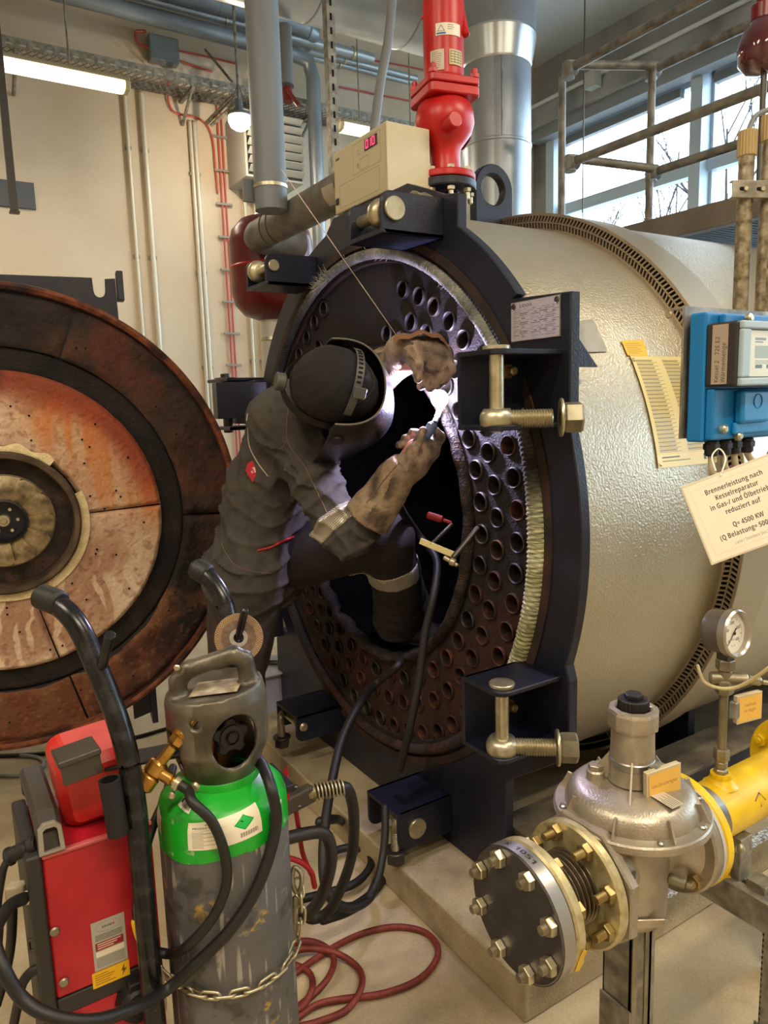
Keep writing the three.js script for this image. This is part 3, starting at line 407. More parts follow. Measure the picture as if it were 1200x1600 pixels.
// ---------- soft shapes: a distance field meshed with surface nets ----------
const n3 = (x, y, z, s) => { const xi = Math.floor(x), yi = Math.floor(y), zi = Math.floor(z), f = (t) => t * t * (3 - 2 * t), u = f(x - xi), v = f(y - yi), w = f(z - zi), h = (a, b, c) => hash(xi + a + (zi + c) * 57, yi + b, s); const l = (a, b, t) => a + (b - a) * t; return l(l(l(h(0, 0, 0), h(1, 0, 0), u), l(h(0, 1, 0), h(1, 1, 0), u), v), l(l(h(0, 0, 1), h(1, 0, 1), u), l(h(0, 1, 1), h(1, 1, 1), u), v), w) - 0.5; };
function cap3(p, b) { const [A, B, ra, rb] = b, dx = B[0] - A[0], dy = B[1] - A[1], dz = B[2] - A[2], px = p[0] - A[0], py = p[1] - A[1], pz = p[2] - A[2], t = clamp((px * dx + py * dy + pz * dz) / (dx * dx + dy * dy + dz * dz + 1e-9)), x = px - dx * t, y = py - dy * t, z = pz - dz * t; return Math.sqrt(x * x + y * y + z * z) - (ra + (rb - ra) * t); }
const smin = (a, b, k) => { const h = Math.max(k - Math.abs(a - b), 0) / k; return Math.min(a, b) - h * h * k * 0.25; };
const bonesD = (p, bones, k) => { let d = 1e3; for (const b of bones) d = smin(d, cap3(p, b), k); return d; };
const bounds = (bones, m) => { const lo = [9, 9, 9], hi = [-9, -9, -9]; for (const b of bones) for (const q of [b[0], b[1]]) { const r = Math.max(b[2], b[3]) + m; for (let i = 0; i < 3; i++) { lo[i] = Math.min(lo[i], q[i] - r); hi[i] = Math.max(hi[i], q[i] + r); } } return [lo, hi]; };
function nets(f, lo, hi, cell) {
  const N = [0, 1, 2].map((i) => Math.ceil((hi[i] - lo[i]) / cell) + 1), [nx, ny, nz] = N, val = new Float32Array(nx * ny * nz), id = (i, j, k) => i + nx * (j + ny * k);
  for (let k = 0; k < nz; k++) for (let j = 0; j < ny; j++) for (let i = 0; i < nx; i++) val[id(i, j, k)] = f([lo[0] + i * cell, lo[1] + j * cell, lo[2] + k * cell]);
  const vi = new Int32Array(nx * ny * nz).fill(-1), pos = [], idx = [];
  for (let k = 0; k < nz - 1; k++) for (let j = 0; j < ny - 1; j++) for (let i = 0; i < nx - 1; i++) {
    let c = 0, x = 0, y = 0, z = 0; const e = (a, b, cc, d, ee, ff) => { const p = val[id(i + a, j + b, k + cc)], q = val[id(i + d, j + ee, k + ff)]; if ((p < 0) !== (q < 0)) { const t = p / (p - q); x += a + (d - a) * t; y += b + (ee - b) * t; z += cc + (ff - cc) * t; c++; } };
    e(0, 0, 0, 1, 0, 0); e(0, 1, 0, 1, 1, 0); e(0, 0, 1, 1, 0, 1); e(0, 1, 1, 1, 1, 1); e(0, 0, 0, 0, 1, 0); e(1, 0, 0, 1, 1, 0); e(0, 0, 1, 0, 1, 1); e(1, 0, 1, 1, 1, 1); e(0, 0, 0, 0, 0, 1); e(1, 0, 0, 1, 0, 1); e(0, 1, 0, 0, 1, 1); e(1, 1, 0, 1, 1, 1);
    if (c) { vi[id(i, j, k)] = pos.length / 3; pos.push(lo[0] + (i + x / c) * cell, lo[1] + (j + y / c) * cell, lo[2] + (k + z / c) * cell); }
  }
  const quad = (a, b, c, d, fl) => { if (a < 0 || b < 0 || c < 0 || d < 0) return; fl ? idx.push(a, b, c, a, c, d) : idx.push(a, c, b, a, d, c); };
  for (let k = 1; k < nz - 1; k++) for (let j = 1; j < ny - 1; j++) for (let i = 1; i < nx - 1; i++) {
    const s = val[id(i, j, k)] < 0;
    if (s !== (val[id(i + 1, j, k)] < 0)) quad(vi[id(i, j - 1, k - 1)], vi[id(i, j, k - 1)], vi[id(i, j, k)], vi[id(i, j - 1, k)], s);
    if (s !== (val[id(i, j + 1, k)] < 0)) quad(vi[id(i - 1, j, k - 1)], vi[id(i - 1, j, k)], vi[id(i, j, k)], vi[id(i, j, k - 1)], s);
    if (s !== (val[id(i, j, k + 1)] < 0)) quad(vi[id(i - 1, j - 1, k)], vi[id(i, j - 1, k)], vi[id(i, j, k)], vi[id(i - 1, j, k)], s);
  }
  const g = new THREE.BufferGeometry(); g.setAttribute('position', new THREE.Float32BufferAttribute(pos, 3)); g.setIndex(idx); g.computeVertexNormals(); return g;
}

// ---------- the welder ----------
const WELD = [0.428, 1.491, -0.012];
{
  const me = thing('person', 'welder in dark work clothes and black cap leaning with one leg into the boiler opening', 'person', [-0.1, 0, 0.35]);
  const R = [0.655, 0, 0.756];                       // the person's right
  const H = [-0.118, 0.96, 0.37], T = [0.015, 1.425, 0.235], hipR = add3(H, R, 0.085), hipL = add3(H, R, -0.085), shR = add3(T, R, 0.165), shL = add3(T, R, -0.165), A = [-0.085, 1.17, 0.33];
  const elR = [0.315,1.093,0.254], wrR = [0.45,1.28,0.176], haR = [0.49,1.36,0.128], elL = [0.115, 1.549, 0.1], wrL = [0.324, 1.601, 0.096], haL = [0.476,1.6,0.101];
  const knS = [-0.225, 0.5, 0.43], anS = [-0.34, 0.1, 0.47], knF = [0.237,1.075,0.079], anF = [0.075, 0.735, -0.10];
  const neck = [0.1, 1.49, 0.23], HC = [0.401,1.532,0.316];
  const F = nrm3([0.13, -0.22, -0.97]), U0 = [0.86, 0.48, 0.1], U = nrm3(add3(U0, F, -dot3(U0, F))), RR = crs3(F, U), hd = (f, u, r) => add3(add3(add3(HC, F, f), U, u), RR, r);
  const core = [[hipR, add3(A, R, 0.06), 0.112, 0.102], [hipL, add3(A, R, -0.06), 0.112, 0.102], [add3(A, R, 0.06), add3(T, R, 0.085), 0.115, 0.12], [add3(A, R, -0.06), add3(T, R, -0.085), 0.115, 0.12], [add3(T, R, 0.06), shR, 0.095, 0.085], [add3(T, R, -0.06), shL, 0.095, 0.085], [T, neck, 0.095, 0.07]];
  const armR = [[shR, elR, 0.085, 0.06], [elR, wrR, 0.06, 0.03]], armL = [[shL, elL, 0.08, 0.06], [elL, wrL, 0.06, 0.042]];
  const legS = [[hipR, knS, 0.105, 0.075], [knS, anS, 0.07, 0.055]], legF = [[hipL, knF, 0.11, 0.08], [knF, anF, 0.075, 0.058]];
  // body: one continuous skin surface under the clothes
  const thin = (L, k) => L.map(([a, b, r, s]) => [a, b, r * k, s * k]);
  const headB = [[neck, hd(-0.01, -0.06, 0), 0.06, 0.062], [hd(-0.03, 0.0, 0), hd(0.025, -0.015, 0), 0.076, 0.074], [hd(0.02, -0.04, 0), hd(0.05, -0.1, 0), 0.065, 0.042], [hd(0.085, -0.03, 0), hd(0.1, -0.05, 0), 0.012, 0.016], [hd(-0.005, -0.03, 0.075), hd(-0.012, -0.055, 0.078), 0.014, 0.01], [hd(-0.005, -0.03, -0.075), hd(-0.012, -0.055, -0.078), 0.014, 0.01]];
  const bodyBones = [...thin([...core, ...legS, ...legF], 0.8), ...thin([...armR, ...armL], 0.62), ...headB, [wrR, haR, 0.03, 0.034], [wrL, haL, 0.03, 0.034], [anS, add3(anS, [0.05, -0.045, -0.03]), 0.034, 0.022], [anF, add3(anF, [0.05, -0.045, -0.02]), 0.034, 0.022]];
  const skin = std({ color: 0xb5765a, roughness: 0.55 });
  { const [lo, hi] = bounds(bodyBones, 0.03); part(me, 'body', nets((p) => bonesD(p, bodyBones, 0.035), lo, hi, 0.013), skin, { uv: true }); }
  // jacket: fold lines run round the waist and across the sleeves
  const tilt = nrm3(sub3(T, H)), jb = [...core, [hipR, add3(hipR, [0.01, -0.06, 0]), 0.114, 0.116], [hipL, add3(hipL, [0, -0.06, 0]), 0.114, 0.116]], Jarm = [...armR, ...armL];
  const folds = (p) => {
    const w = 0.055 * n3(p[0] * 5, p[1] * 5, p[2] * 5, 3) + 0.02 * n3(p[0] * 13, p[1] * 13, p[2] * 13, 33), s = dot3(sub3(p, H), tilt), low = 1 - sst(0.12, 0.36, s);
    const side = dot3(sub3(p, A), R);
    let d = -0.02 * low * (Math.pow(1 - Math.abs(Math.sin((s + w * 1.6 + side * 0.32) * 46)), 2.2) - 0.25) * (0.4 + 1.2 * Math.abs(n3(p[0] * 5, p[1] * 5, p[2] * 5, 5) * 2));
    d += 0.03 * n3(p[0] * 8, p[1] * 6, p[2] * 8, 7) + 0.012 * n3(p[0] * 22, p[1] * 17, p[2] * 22, 9) - 0.012 * (1 - low) * Math.pow(1 - Math.abs(Math.sin((side * 1.2 + s * 0.7 + w * 3) * 26)), 4);
    return d;
  };
  const alongArm = (p, a, b) => dot3(sub3(p, a), nrm3(sub3(b, a)));
  const jacket = (p) => {
    let d = bonesD(p, jb, 0.07); const s = alongArm(p, elR, wrR), u = alongArm(p, shR, elR);
    let a = bonesD(p, Jarm, 0.02); a += -0.011 * (Math.pow(1 - Math.abs(Math.sin((u + 0.04 * n3(p[0] * 8, p[1] * 8, p[2] * 8, 6)) * 50)), 2.2) - 0.2) * sst(0.1, 0.2, u) - 0.008 * (Math.pow(1 - Math.abs(Math.sin((s + 0.06 * n3(p[0] * 9, p[1] * 9, p[2] * 9, 2)) * 50)), 2) - 0.2);
    d = smin(d, a, 0.035) + folds(p) * (1 - 0.8 * sst(0.06, 0.12, s) * (cap3(p, [elR, wrR, 0.08, 0.08]) < 0 ? 1 : 0)) + 0.006 * sst(0.08, 0.13, s) * (cap3(p, [elR, wrR, 0.08, 0.08]) < 0 ? 1 : 0);
    const cutHem = -(dot3(sub3(p, H), tilt) + 0.115 + 0.01 * n3(p[0] * 10, p[1] * 10, p[2] * 10, 4));   // hem
    const armNear = Math.min(cap3(p, [elR, wrR, 0.09, 0.09]), cap3(p, [elL, wrL, 0.09, 0.09]));
    return armNear < 0 ? d : Math.max(d, cutHem);
  };
  const cloth = std({ map: blotch([[50, 47, 45], [62, 58, 55], [72, 67, 62]], { n: 256, size: 0.25, f: 10, o: 5, s: 111, grain: 10 }), roughness: 0.85, bumpMap: dataTex(256, 256, (u, v) => gray(128 + 60 * Math.sin((u + v) * 2 * PI * 64) + 60 * hash(Math.floor(u * 256), Math.floor(v * 256), 2)), 0.12, false), bumpScale: 0.0006 });
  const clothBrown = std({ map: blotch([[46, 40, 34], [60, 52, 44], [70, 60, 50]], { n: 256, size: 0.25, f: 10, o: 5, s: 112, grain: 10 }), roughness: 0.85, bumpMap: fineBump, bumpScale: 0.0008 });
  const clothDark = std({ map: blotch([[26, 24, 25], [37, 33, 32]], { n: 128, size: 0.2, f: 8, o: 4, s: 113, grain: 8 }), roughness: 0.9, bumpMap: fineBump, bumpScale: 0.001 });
  const jk = (() => { const [lo, hi] = bounds([...jb, ...Jarm], 0.05); return part(me, 'jacket', nets(jacket, lo, hi, 0.0064), cloth); })();
  // collar standing up behind the head
  part(jk, 'collar', [grid(30, 6, (u, v) => { const a = mix(-1.9, 1.9, u), e = nrm3([-0.35, 0.1, 0.15]), q = add3(add3(neck, R, 0.1 * Math.sin(a)), nrm3([-0.756, 0.1, 0.655]), 0.085 * Math.cos(a)); return add3(add3(q, [0.35, 0.85, -0.1], v * 0.06 - 0.02), nrm3([-0.756, 0.1, 0.655]), v * 0.012 * Math.cos(a)); })], std({ map: M.rubber.map, color: 0x1c1b1d, roughness: 0.9, side: THREE.DoubleSide }));
  const onField = (f, p, out) => { let q = [...p]; for (let i = 0; i < 30; i++) { const d = f(q); if (Math.abs(d) < 4e-4) break; q = add3(q, out, -d * 0.8); } return q; };
  const toCam = nrm3([0.8, 0.12, 0.55]);
  const reflect = std({ map: dataTex(64, 64, (u, v) => { const s = ((u + v) * 8) % 1; return s < 0.28 ? [70, 66, 60] : [196, 188, 172]; }, 0.05), roughness: 0.35, metalness: 0.25 });
  // reflecting bands: sleeve and shin
  const uax = nrm3(sub3(elR, shR)), bandC = lerp3(shR, elR, 0.84), bd = [[shR, elR, 0.085, 0.062]];
  const band = (f, c, ax, hw, rad0, cell = 0.005, off = 0.004) => nets((p) => { const q = sub3(p, c); return Math.max(f(p) - off, Math.abs(dot3(q, ax)) - hw, Math.hypot(...q) - rad0); }, c.map((q) => q - rad0 - 0.01), c.map((q) => q + rad0 + 0.01), cell);
  part(jk, 'reflective_band', band((p) => Math.min(jacket(p), 9), bandC, nrm3(add3(uax, [0.1, 0.1, 0])), 0.027, 0.12), reflect);
  // seams and the piped shoulder line, as thin cords laid on the cloth
  const seam = (pts, r, m, nm) => part(jk, nm, pipe(smooth(pts, 26).map((p) => onField(jacket, p, toCam)), r, 6), m);
  const thread = std({ color: 0x6b5648, roughness: 0.8 });
  seam([[0.198,1.477,0.369], [0.208,1.386,0.38], [0.275,1.316,0.369], [0.309,1.225,0.341], [0.337,1.143,0.319]], 0.0016, thread, 'sleeve_seam');
  seam([[0.208,1.386,0.38], [0.172,1.341,0.411], [0.145,1.284,0.432]], 0.0014, thread, 'back_seam');
  seam([[0.047,1.461,0.424], [0.051,1.385,0.44], [0.104,1.33,0.447], [0.143,1.288,0.435]], 0.0018, std({ color: 0xb9b2a4, roughness: 0.5 }), 'shoulder_piping');
  seam([[0.029,1.083,0.56], [0.068,1.014,0.519], [0.174,0.985,0.452]], 0.0014, thread, 'hem_seam');
  // red zip of the side pocket and the red badge
  part(jk, 'pocket_zip', pipe(smooth([[0.097,1.056,0.46], [0.114,1.063,0.432], [0.155,1.088,0.397], [0.197,1.1,0.384]], 20).map((p) => onField(jacket, p, toCam)), 0.004, 6), std({ color: 0xa31826, roughness: 0.5 }));
  const badge = canvasTex(128, 128, (g) => { g.fillStyle = '#a8141e'; g.fillRect(0, 0, 128, 128); g.fillStyle = '#e8dcd4'; g.font = 'bold 44px sans-serif'; g.save(); g.translate(64, 64); g.rotate(0.9); g.fillText('ms', -40, 2); g.font = 'bold 26px sans-serif'; g.fillText('24', -12, 34); g.restore(); });
  { const c = onField(jacket, [0.069,1.297,0.436], toCam), ux = [0.5, -0.25, -0.8], n = [0.8, 0.1, 0.55]; const Z = nrm3(n), Xx = nrm3(add3(ux, Z, -dot3(ux, Z))), Yy = crs3(Z, Xx); part(jk, 'badge', basis(ext(shape([[-0.024, 0.02], [-0.005, 0.034], [0.02, 0.026], [0.026, 0.0], [0.012, -0.012], [0.004, -0.036], [-0.012, -0.02], [-0.026, -0.006]]), 0.004, 0.001), add3(c, Z, -0.002), Xx, Yy, Z), std({ color: 0xa8141e, roughness: 0.6 })); part(jk, 'badge_print', (() => { const g = new THREE.PlaneGeometry(0.036, 0.036); return basis(g, add3(c, Z, 0.0025), Xx, Yy, Z); })(), std({ map: badge, roughness: 0.6 }), { uv: true }); }
  // trousers
  const legFold = (p, y) => 0.016 * n3(p[0] * 9, p[1] * 6, p[2] * 9, 13) + 0.008 * n3(p[0] * 22, p[1] * 16, p[2] * 22, 14);
  const trS = (p) => { let d = bonesD(p, [[hipR, knS, 0.125, 0.092], [knS, anS, 0.09, 0.085], [hipR, hipL, 0.115, 0.115], [hipL, lerp3(hipL, knF, 0.3), 0.118, 0.112]], 0.05) + legFold(p); return Math.max(d, dot3(sub3(p, H), tilt) + 0.02, 0.055 - p[1]); };
  { const [lo, hi] = bounds([[hipR, knS, 0.125, 0.1], [knS, anS, 0.09, 0.09], [hipL, lerp3(hipL, knF, 0.3), 0.12, 0.12]], 0.03); part(me, 'trousers', nets(trS, lo, hi, 0.0095), clothBrown, { label: 'brown trousers of the standing leg' }); }
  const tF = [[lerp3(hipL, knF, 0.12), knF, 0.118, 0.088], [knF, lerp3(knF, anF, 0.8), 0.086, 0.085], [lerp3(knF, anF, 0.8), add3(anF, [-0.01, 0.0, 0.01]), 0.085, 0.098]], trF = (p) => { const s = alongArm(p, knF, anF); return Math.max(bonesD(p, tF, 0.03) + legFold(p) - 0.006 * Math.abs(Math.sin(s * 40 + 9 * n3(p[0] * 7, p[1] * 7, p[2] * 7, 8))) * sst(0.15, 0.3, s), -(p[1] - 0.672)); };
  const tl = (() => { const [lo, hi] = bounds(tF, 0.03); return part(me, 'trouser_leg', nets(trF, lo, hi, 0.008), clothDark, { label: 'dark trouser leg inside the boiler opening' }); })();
  const sax = nrm3(sub3(anF, knF)); part(tl, 'reflective_band', band(trF, lerp3(knF, anF, 0.36), nrm3(add3(sax, [0.16, 0, 0.12])), 0.03, 0.15), reflect);
  // boots
  const boot = (an, dir, floor) => { const toe = add3(an, dir, 0.19), B = [[add3(an, [0, 0.03, 0]), [an[0], floor + 0.05, an[2]], 0.055, 0.05], [add3([an[0], floor + 0.05, an[2]], dir, -0.03), [toe[0], floor + 0.045, toe[2]], 0.048, 0.042]], [lo, hi] = bounds(B, 0.02); const b = part(me, 'boot', nets((p) => Math.max(bonesD(p, B, 0.03), floor + 0.012 - p[1]), lo, hi, 0.008), M.rubber); part(b, 'sole', nets((p) => Math.max(bonesD(p, B.slice(1), 0.03) - 0.006, p[1] - floor - 0.024, floor + 0.0 - p[1]), lo, hi, 0.007), M.black); };
  boot([anS[0], 0.1, anS[2]], nrm3([0.85, 0, -0.5]), 0.002); boot([anF[0], anF[1], anF[2]], nrm3([0.8, 0, -0.25]), 0.648);
  // cap: sewn panels, and the head harness of the helmet
  const capR = [0.122, 0.108, 0.107], capP = (a, b, k = 1) => { const f = Math.cos(b) * Math.cos(a), r = Math.cos(b) * Math.sin(a), u = Math.sin(b), e = 1 + 0.03 * Math.sin(a * 3 + 1) * Math.cos(b) - 0.012 * Math.exp(-((r - 0.02) ** 2) * 900) + 0.03 * (n3(f * 3 + 3, u * 3, r * 3, 4) + n3(f * 8, u * 8, r * 8, 5) * 0.6) - 0.012 * Math.abs(Math.sin(f * 9 + r * 5 + 3 * n3(f * 3, u * 3, r * 3, 8))); return hd(-0.015 + capR[0] * f * e * k, -0.005 + capR[1] * u * e * k, capR[2] * r * e * k); };
  const cp = part(me, 'cap', grid(110, 50, (u, v) => capP(u * 2 * PI, mix(-0.28, PI / 2, v)), true), std({ map: blotch([[15, 15, 18], [22, 21, 23]], { n: 128, size: 0.2, f: 8, o: 4, s: 114, grain: 5 }), roughness: 0.9, bumpMap: fineBump, bumpScale: 0.001 }));
  part(cp, 'panel_seam', pipe(Array.from({ length: 24 }, (_, i) => { const t = mix(-0.9, 0.9, i / 23), b = Math.cos(t) * 1.0; return capP(PI * (t < 0 ? 0 : 0) + t * 1.7, 0.62 + 0.2 * Math.cos(t * 2), 1.0); }), 0.0018, 5), M.black);
  const plast = std({ color: 0x4c4a46, roughness: 0.5 });
  const he = thing('welding_helmet', 'black welding helmet with ratchet harness worn over the cap of the welder', 'welding helmet', HC);
  // harness strap over the crown with its adjustment holes
  const strapS = (w0, w1, k) => grid(40, 4, (u, v) => { const b = mix(0.25, 2.75, u), wd = mix(w0, w1, v), y = Math.sin(b), r = -Math.cos(b); return hd(0.012 + wd + 0.012 * Math.cos(b), -0.005 + (capR[1] + k) * y * 1.02, (capR[2] + k) * r * 1.0); });
  const st = part(he, 'crown_strap', [strapS(-0.011, 0.011, 0.006)], plast);
  for (let i = 0; i < 9; i++) { const b = mix(1.0, 1.95, i / 8); part(st, 'strap_hole', basis(box([0, 0, 0], [0.012, 0.005, 0.002], 0.0008), hd(0.012 + 0.012 * Math.cos(b), -0.005 + (capR[1] + 0.0075) * Math.sin(b) * 1.02, -(capR[2] + 0.0075) * Math.cos(b)), F, nrm3(add3(U, RR, Math.tan(b - PI / 2) * 0 + 0)).map((q, k) => Math.cos(b) * U[k] + Math.sin(b) * RR[k]), nrm3([0, 1, 2].map((k) => Math.sin(b) * U[k] - Math.cos(b) * RR[k]))), M.soot); }
  part(he, 'strap_buckle', basis(box([0, 0, 0], [0.034, 0.03, 0.006], 0.003), hd(0.012, 0.118 * Math.sin(2.25) + 0.006, -0.112 * Math.cos(2.25) * -1 * -1 ), F, [0, 1, 2].map((k) => Math.cos(2.25) * U[k] + Math.sin(2.25) * RR[k]), [0, 1, 2].map((k) => Math.sin(2.25) * U[k] - Math.cos(2.25) * RR[k])), plast);
  part(he, 'head_band', grid(80, 3, (u, v) => { const a = u * 2 * PI; return hd(-0.015 + 0.132 * Math.cos(a), mix(-0.035, -0.005, v) - 0.02 * Math.cos(a) * -1, 0.112 * Math.sin(a)); }, true), M.black);
  for (const s of [1, -1]) part(he, 'ratchet_knob', rodc(hd(0.0, -0.025, s * 0.11), hd(0.0, -0.03, s * 0.15), 0.021, 20), M.black);
  part(he, 'ratchet_knob', rodc(hd(-0.142, -0.03, 0), hd(-0.168, -0.032, 0), 0.024, 20), plast);
  // the shell: bulging face shield open towards the crown
  const shell = (k) => (u, v) => {
    const am = mix(1.72, 1.45, v), a = mix(-am, am, u), t = v, hgt = mix(0.07, -0.22, t) - 0.03 * (1 - Math.cos(a)) * (1 - t) * 1.2, rf = 0.2 - 0.05 * Math.pow(t, 2.2) - 0.085 * Math.pow(1 - t / 0.5 < 0 ? 0 : 1 - t / 0.5, 2), rs = 0.15 - 0.03 * t * t - 0.016 * Math.pow(Math.max(0, 1 - t / 0.35), 2), n = 2.4, c = Math.cos(a), s = Math.sin(a), q = Math.pow(Math.pow(Math.abs(c), n) + Math.pow(Math.abs(s), n), -1 / n);
    return hd(-0.01 + (rf - k) * c * q, hgt, (rs - k) * s * q);
  };
  const shellM = std({ color: 0x17181b, roughness: 0.33, bumpMap: fineBump, bumpScale: 0.0005 });
  const sh = part(he, 'face_shield', [grid(64, 30, shell(0)), grid(64, 30, (u, v) => shell(0.004)(1 - u, v))], shellM);
  part(sh, 'rim_bead', pipe(Array.from({ length: 50 }, (_, i) => shell(0.002)(i / 49, 0)), 0.0032, 6), std({ color: 0x5b564c, roughness: 0.4 }));
  part(sh, 'lower_bead', pipe([...Array.from({ length: 16 }, (_, i) => shell(0.002)(0, i / 15)), ...Array.from({ length: 40 }, (_, i) => shell(0.002)((i + 1) / 41, 1)), ...Array.from({ length: 16 }, (_, i) => shell(0.002)(1, 1 - i / 15))], 0.003, 6), shellM);
  part(sh, 'visor_window', grid(10, 6, (u, v) => { const q = shell(-0.003)(mix(0.38, 0.62, u), mix(0.36, 0.58, v)); return q; }), phy({ color: 0x0a1a10, roughness: 0.08, clearcoat: 1 }));
  // gloves: gauntlet cuff, palm, four fingers and a thumb curled round the torch
  const leather = std({ map: blotch([[70, 58, 48], [118, 100, 82], [150, 130, 106], [104, 86, 70]], { n: 256, size: 0.22, f: 6, o: 6, s: 121, grain: 14 }), roughness: 0.8, bumpMap: bumpMapOf(40, 4, 122, 0.15), bumpScale: 0.002 });
  const wd = nrm3(sub3(wrR, elR)), pal = nrm3(sub3(haR, wrR));
  const gl = thing('work_glove', 'tan leather gauntlet glove on the hand that holds the torch', 'glove', haR, { group: undefined });
  {
    const c0 = lerp3(elR, wrR, 0.4), c1 = add3(wrR, wd, 0.02), hand = haR;
    const tip = WELD, tdir = nrm3(sub3(add3(tip, [0.0, -0.045, 0.02]), haR)), up = nrm3(crs3(tdir, crs3([-0.8, 0.3, -0.5], tdir))), sd = crs3(tdir, up);      // torch direction, across, side
    const K = (a, b, c) => add3(add3(add3(haR, tdir, a), up, b), sd, c);
    const cuff = [[c0, c1, 0.074, 0.05]], ax = nrm3(sub3(c1, c0));
    const fo = (p) => 0.010 * n3(p[0] * 16, p[1] * 16, p[2] * 16, 21) + 0.006 * n3(p[0] * 38, p[1] * 38, p[2] * 38, 22);
    const gc = (p) => { const s = dot3(sub3(p, c0), ax); const d = cap3(p, [add3(c0, ax, -0.1), add3(c1, ax, 0.05), 0.082, 0.044]) + fo(p); return Math.max(d, -s - 0.008 * n3(p[0] * 12, p[1] * 12, p[2] * 12, 2), s - 0.2); };
    const hollow = (p) => Math.max(gc(p), -(cap3(p, [add3(c0, ax, -0.1), lerp3(c0, c1, 0.35), 0.073, 0.05]) + fo(p)));
    const [lo, hi] = bounds(cuff, 0.05); part(gl, 'gauntlet_cuff', nets(hollow, lo, hi, 0.0055), leather);
    const ca = [0.536, -0.03, -0.844], cu = [-0.11, 0.988, -0.106], ct = [0.837, 0.15, 0.526], Q = (x, y, z) => add3(add3(add3(haR, ca, x), cu, y), ct, z);
    const fg = [[add3(wrR, wd, -0.01), Q(-0.012, -0.04, -0.004), 0.046, 0.044], [Q(-0.012, -0.04, -0.004), Q(0.03, -0.002, -0.006), 0.042, 0.033]];
    fg.push([Q(-0.024, -0.055, 0.022), Q(-0.012, -0.006, 0.03), 0.02, 0.0175], [Q(-0.012, -0.006, 0.03), Q(0.013, 0.05, 0.02), 0.0165, 0.0125]);      // thumb along the handle
    [[0.046, 0.006, 0.062, 0.036, 0.05, 0.052, -0.004], [0.034, 0.0, 0.03, 0.044, -0.014, 0.05, -0.026], [0.024, -0.012, 0.006, 0.034, -0.034, 0.034, -0.03], [0.014, -0.026, -0.014, 0.018, -0.05, 0.014, -0.028]].forEach(([x, y, x1, y1, x2, y2, z], i) => { fg.push([Q(x, y, -0.022), Q(x1, y1, z - 0.018), 0.0155, 0.014], [Q(x1, y1, z - 0.018), Q(x2, y2, z), 0.0135, 0.0115]); });
    const [l2, h2] = bounds(fg, 0.02); part(gl, 'glove_hand', nets((p) => bonesD(p, fg, 0.012) + fo(p) * 0.35, l2, h2, 0.0038), leather);
    part(gl, 'cuff_seam', pipe(smooth([[0.456,1.223,0.278], [0.491,1.282,0.244], [0.509,1.334,0.199]], 16).map((p) => onField(gc, p, toCam)), 0.0016, 6), thread);
    // the torch in that hand
    const to = thing('welding_torch', 'slim welding torch with ceramic cup held against the boiler tubes by the gloved hand', 'welding torch', haR);
    part(to, 'handle', [rodc(Q(-0.03, -0.05, 0.006), Q(0.045, 0.072, 0.004), 0.0115, 20), rodc(Q(0.018, 0.03, 0.004), Q(0.042, 0.068, 0.004), 0.0145, 20)], std({ color: 0x4d5a78, roughness: 0.45 }));
    const nk = Q(0.045, 0.072, 0.004), hdp = add3(tip, [0.004, -0.05, 0.03]); part(to, 'torch_neck', pipe([nk, lerp3(nk, hdp, 0.6), hdp], 0.008, 10), M.black); part(to, 'ceramic_cup', rodc(hdp, add3(hdp, nrm3(sub3(tip, hdp)), 0.038), 0.0085, 16), std({ color: 0xcbb9a6, roughness: 0.5 })); part(to, 'back_cap', rodc(hdp, add3(hdp, nrm3(sub3(tip, hdp)), -0.03), 0.007, 14), M.black);
    part(to, 'torch_hose', pipe([Q(-0.03, -0.05, 0.006), lerp3(Q(-0.03, -0.05, 0.006), wrR, 0.6), wrR, [0.378,1.201,0.123], [0.277,1.069,-0.02], [0.353,1.006,-0.029], [0.401,0.91,0.018], [0.399,0.806,0.05], [0.405,0.663,0.082], [0.406,0.531,0.117], [0.365,0.373,0.134]], 0.0125, 10, 90), M.rubber);
  }
  const g2 = thing('work_glove', 'brown leather gauntlet glove on the hand that feeds the filler rod', 'glove', haL);
  {
    const c = haL, a = [0.536, -0.03, -0.844], u = [-0.11, 0.988, -0.106], t = [0.837, 0.15, 0.526], K = (x, y, z) => add3(add3(add3(c, a, x), u, y), t, z);   // picture right, up, towards the room
    const fo = (p) => 0.010 * n3(p[0] * 17, p[1] * 17, p[2] * 17, 31) + 0.006 * n3(p[0] * 40, p[1] * 40, p[2] * 40, 32);
    const dirc = nrm3([-0.2, 0.02, -0.1]);
    const cuffB = [[K(-0.07, 0.03, -0.04), K(0.03, 0.02, -0.02), 0.052, 0.042]];
    const back = [[K(-0.05, 0.035, -0.05), K(0.02, 0.03, -0.02), 0.05, 0.042], [K(-0.01, 0.02, 0.0), K(0.045, -0.005, 0.01), 0.042, 0.036], [K(0.02, 0.035, 0.0), K(0.06, 0.02, 0.0), 0.03, 0.028]];
    const fl = [[[0.068, 0.012], [0.078, -0.03], [0.06, -0.058]], [[0.052, 0.0], [0.062, -0.045], [0.045, -0.07]], [[0.03, -0.01], [0.04, -0.055], [0.026, -0.074]], [[0.01, -0.015], [0.012, -0.052], [0.0, -0.066]]];
    const B = [...back]; fl.forEach(([p, q, r], i) => { const z = 0.012 - i * 0.014; B.push([K(...p, z), K(...q, z + 0.012), 0.0155, 0.014], [K(...q, z + 0.012), K(...r, z + 0.004), 0.014, 0.012]); });
    B.push([K(-0.035, 0.01, 0.03), K(-0.012, -0.02, 0.045), 0.019, 0.017], [K(-0.012, -0.02, 0.045), K(-0.008, -0.058, 0.04), 0.0165, 0.013]);
    const [lo, hi] = bounds(B, 0.03); part(g2, 'glove_hand', nets((p) => bonesD(p, B, 0.012) + fo(p) * 0.5, lo, hi, 0.0042), leather);
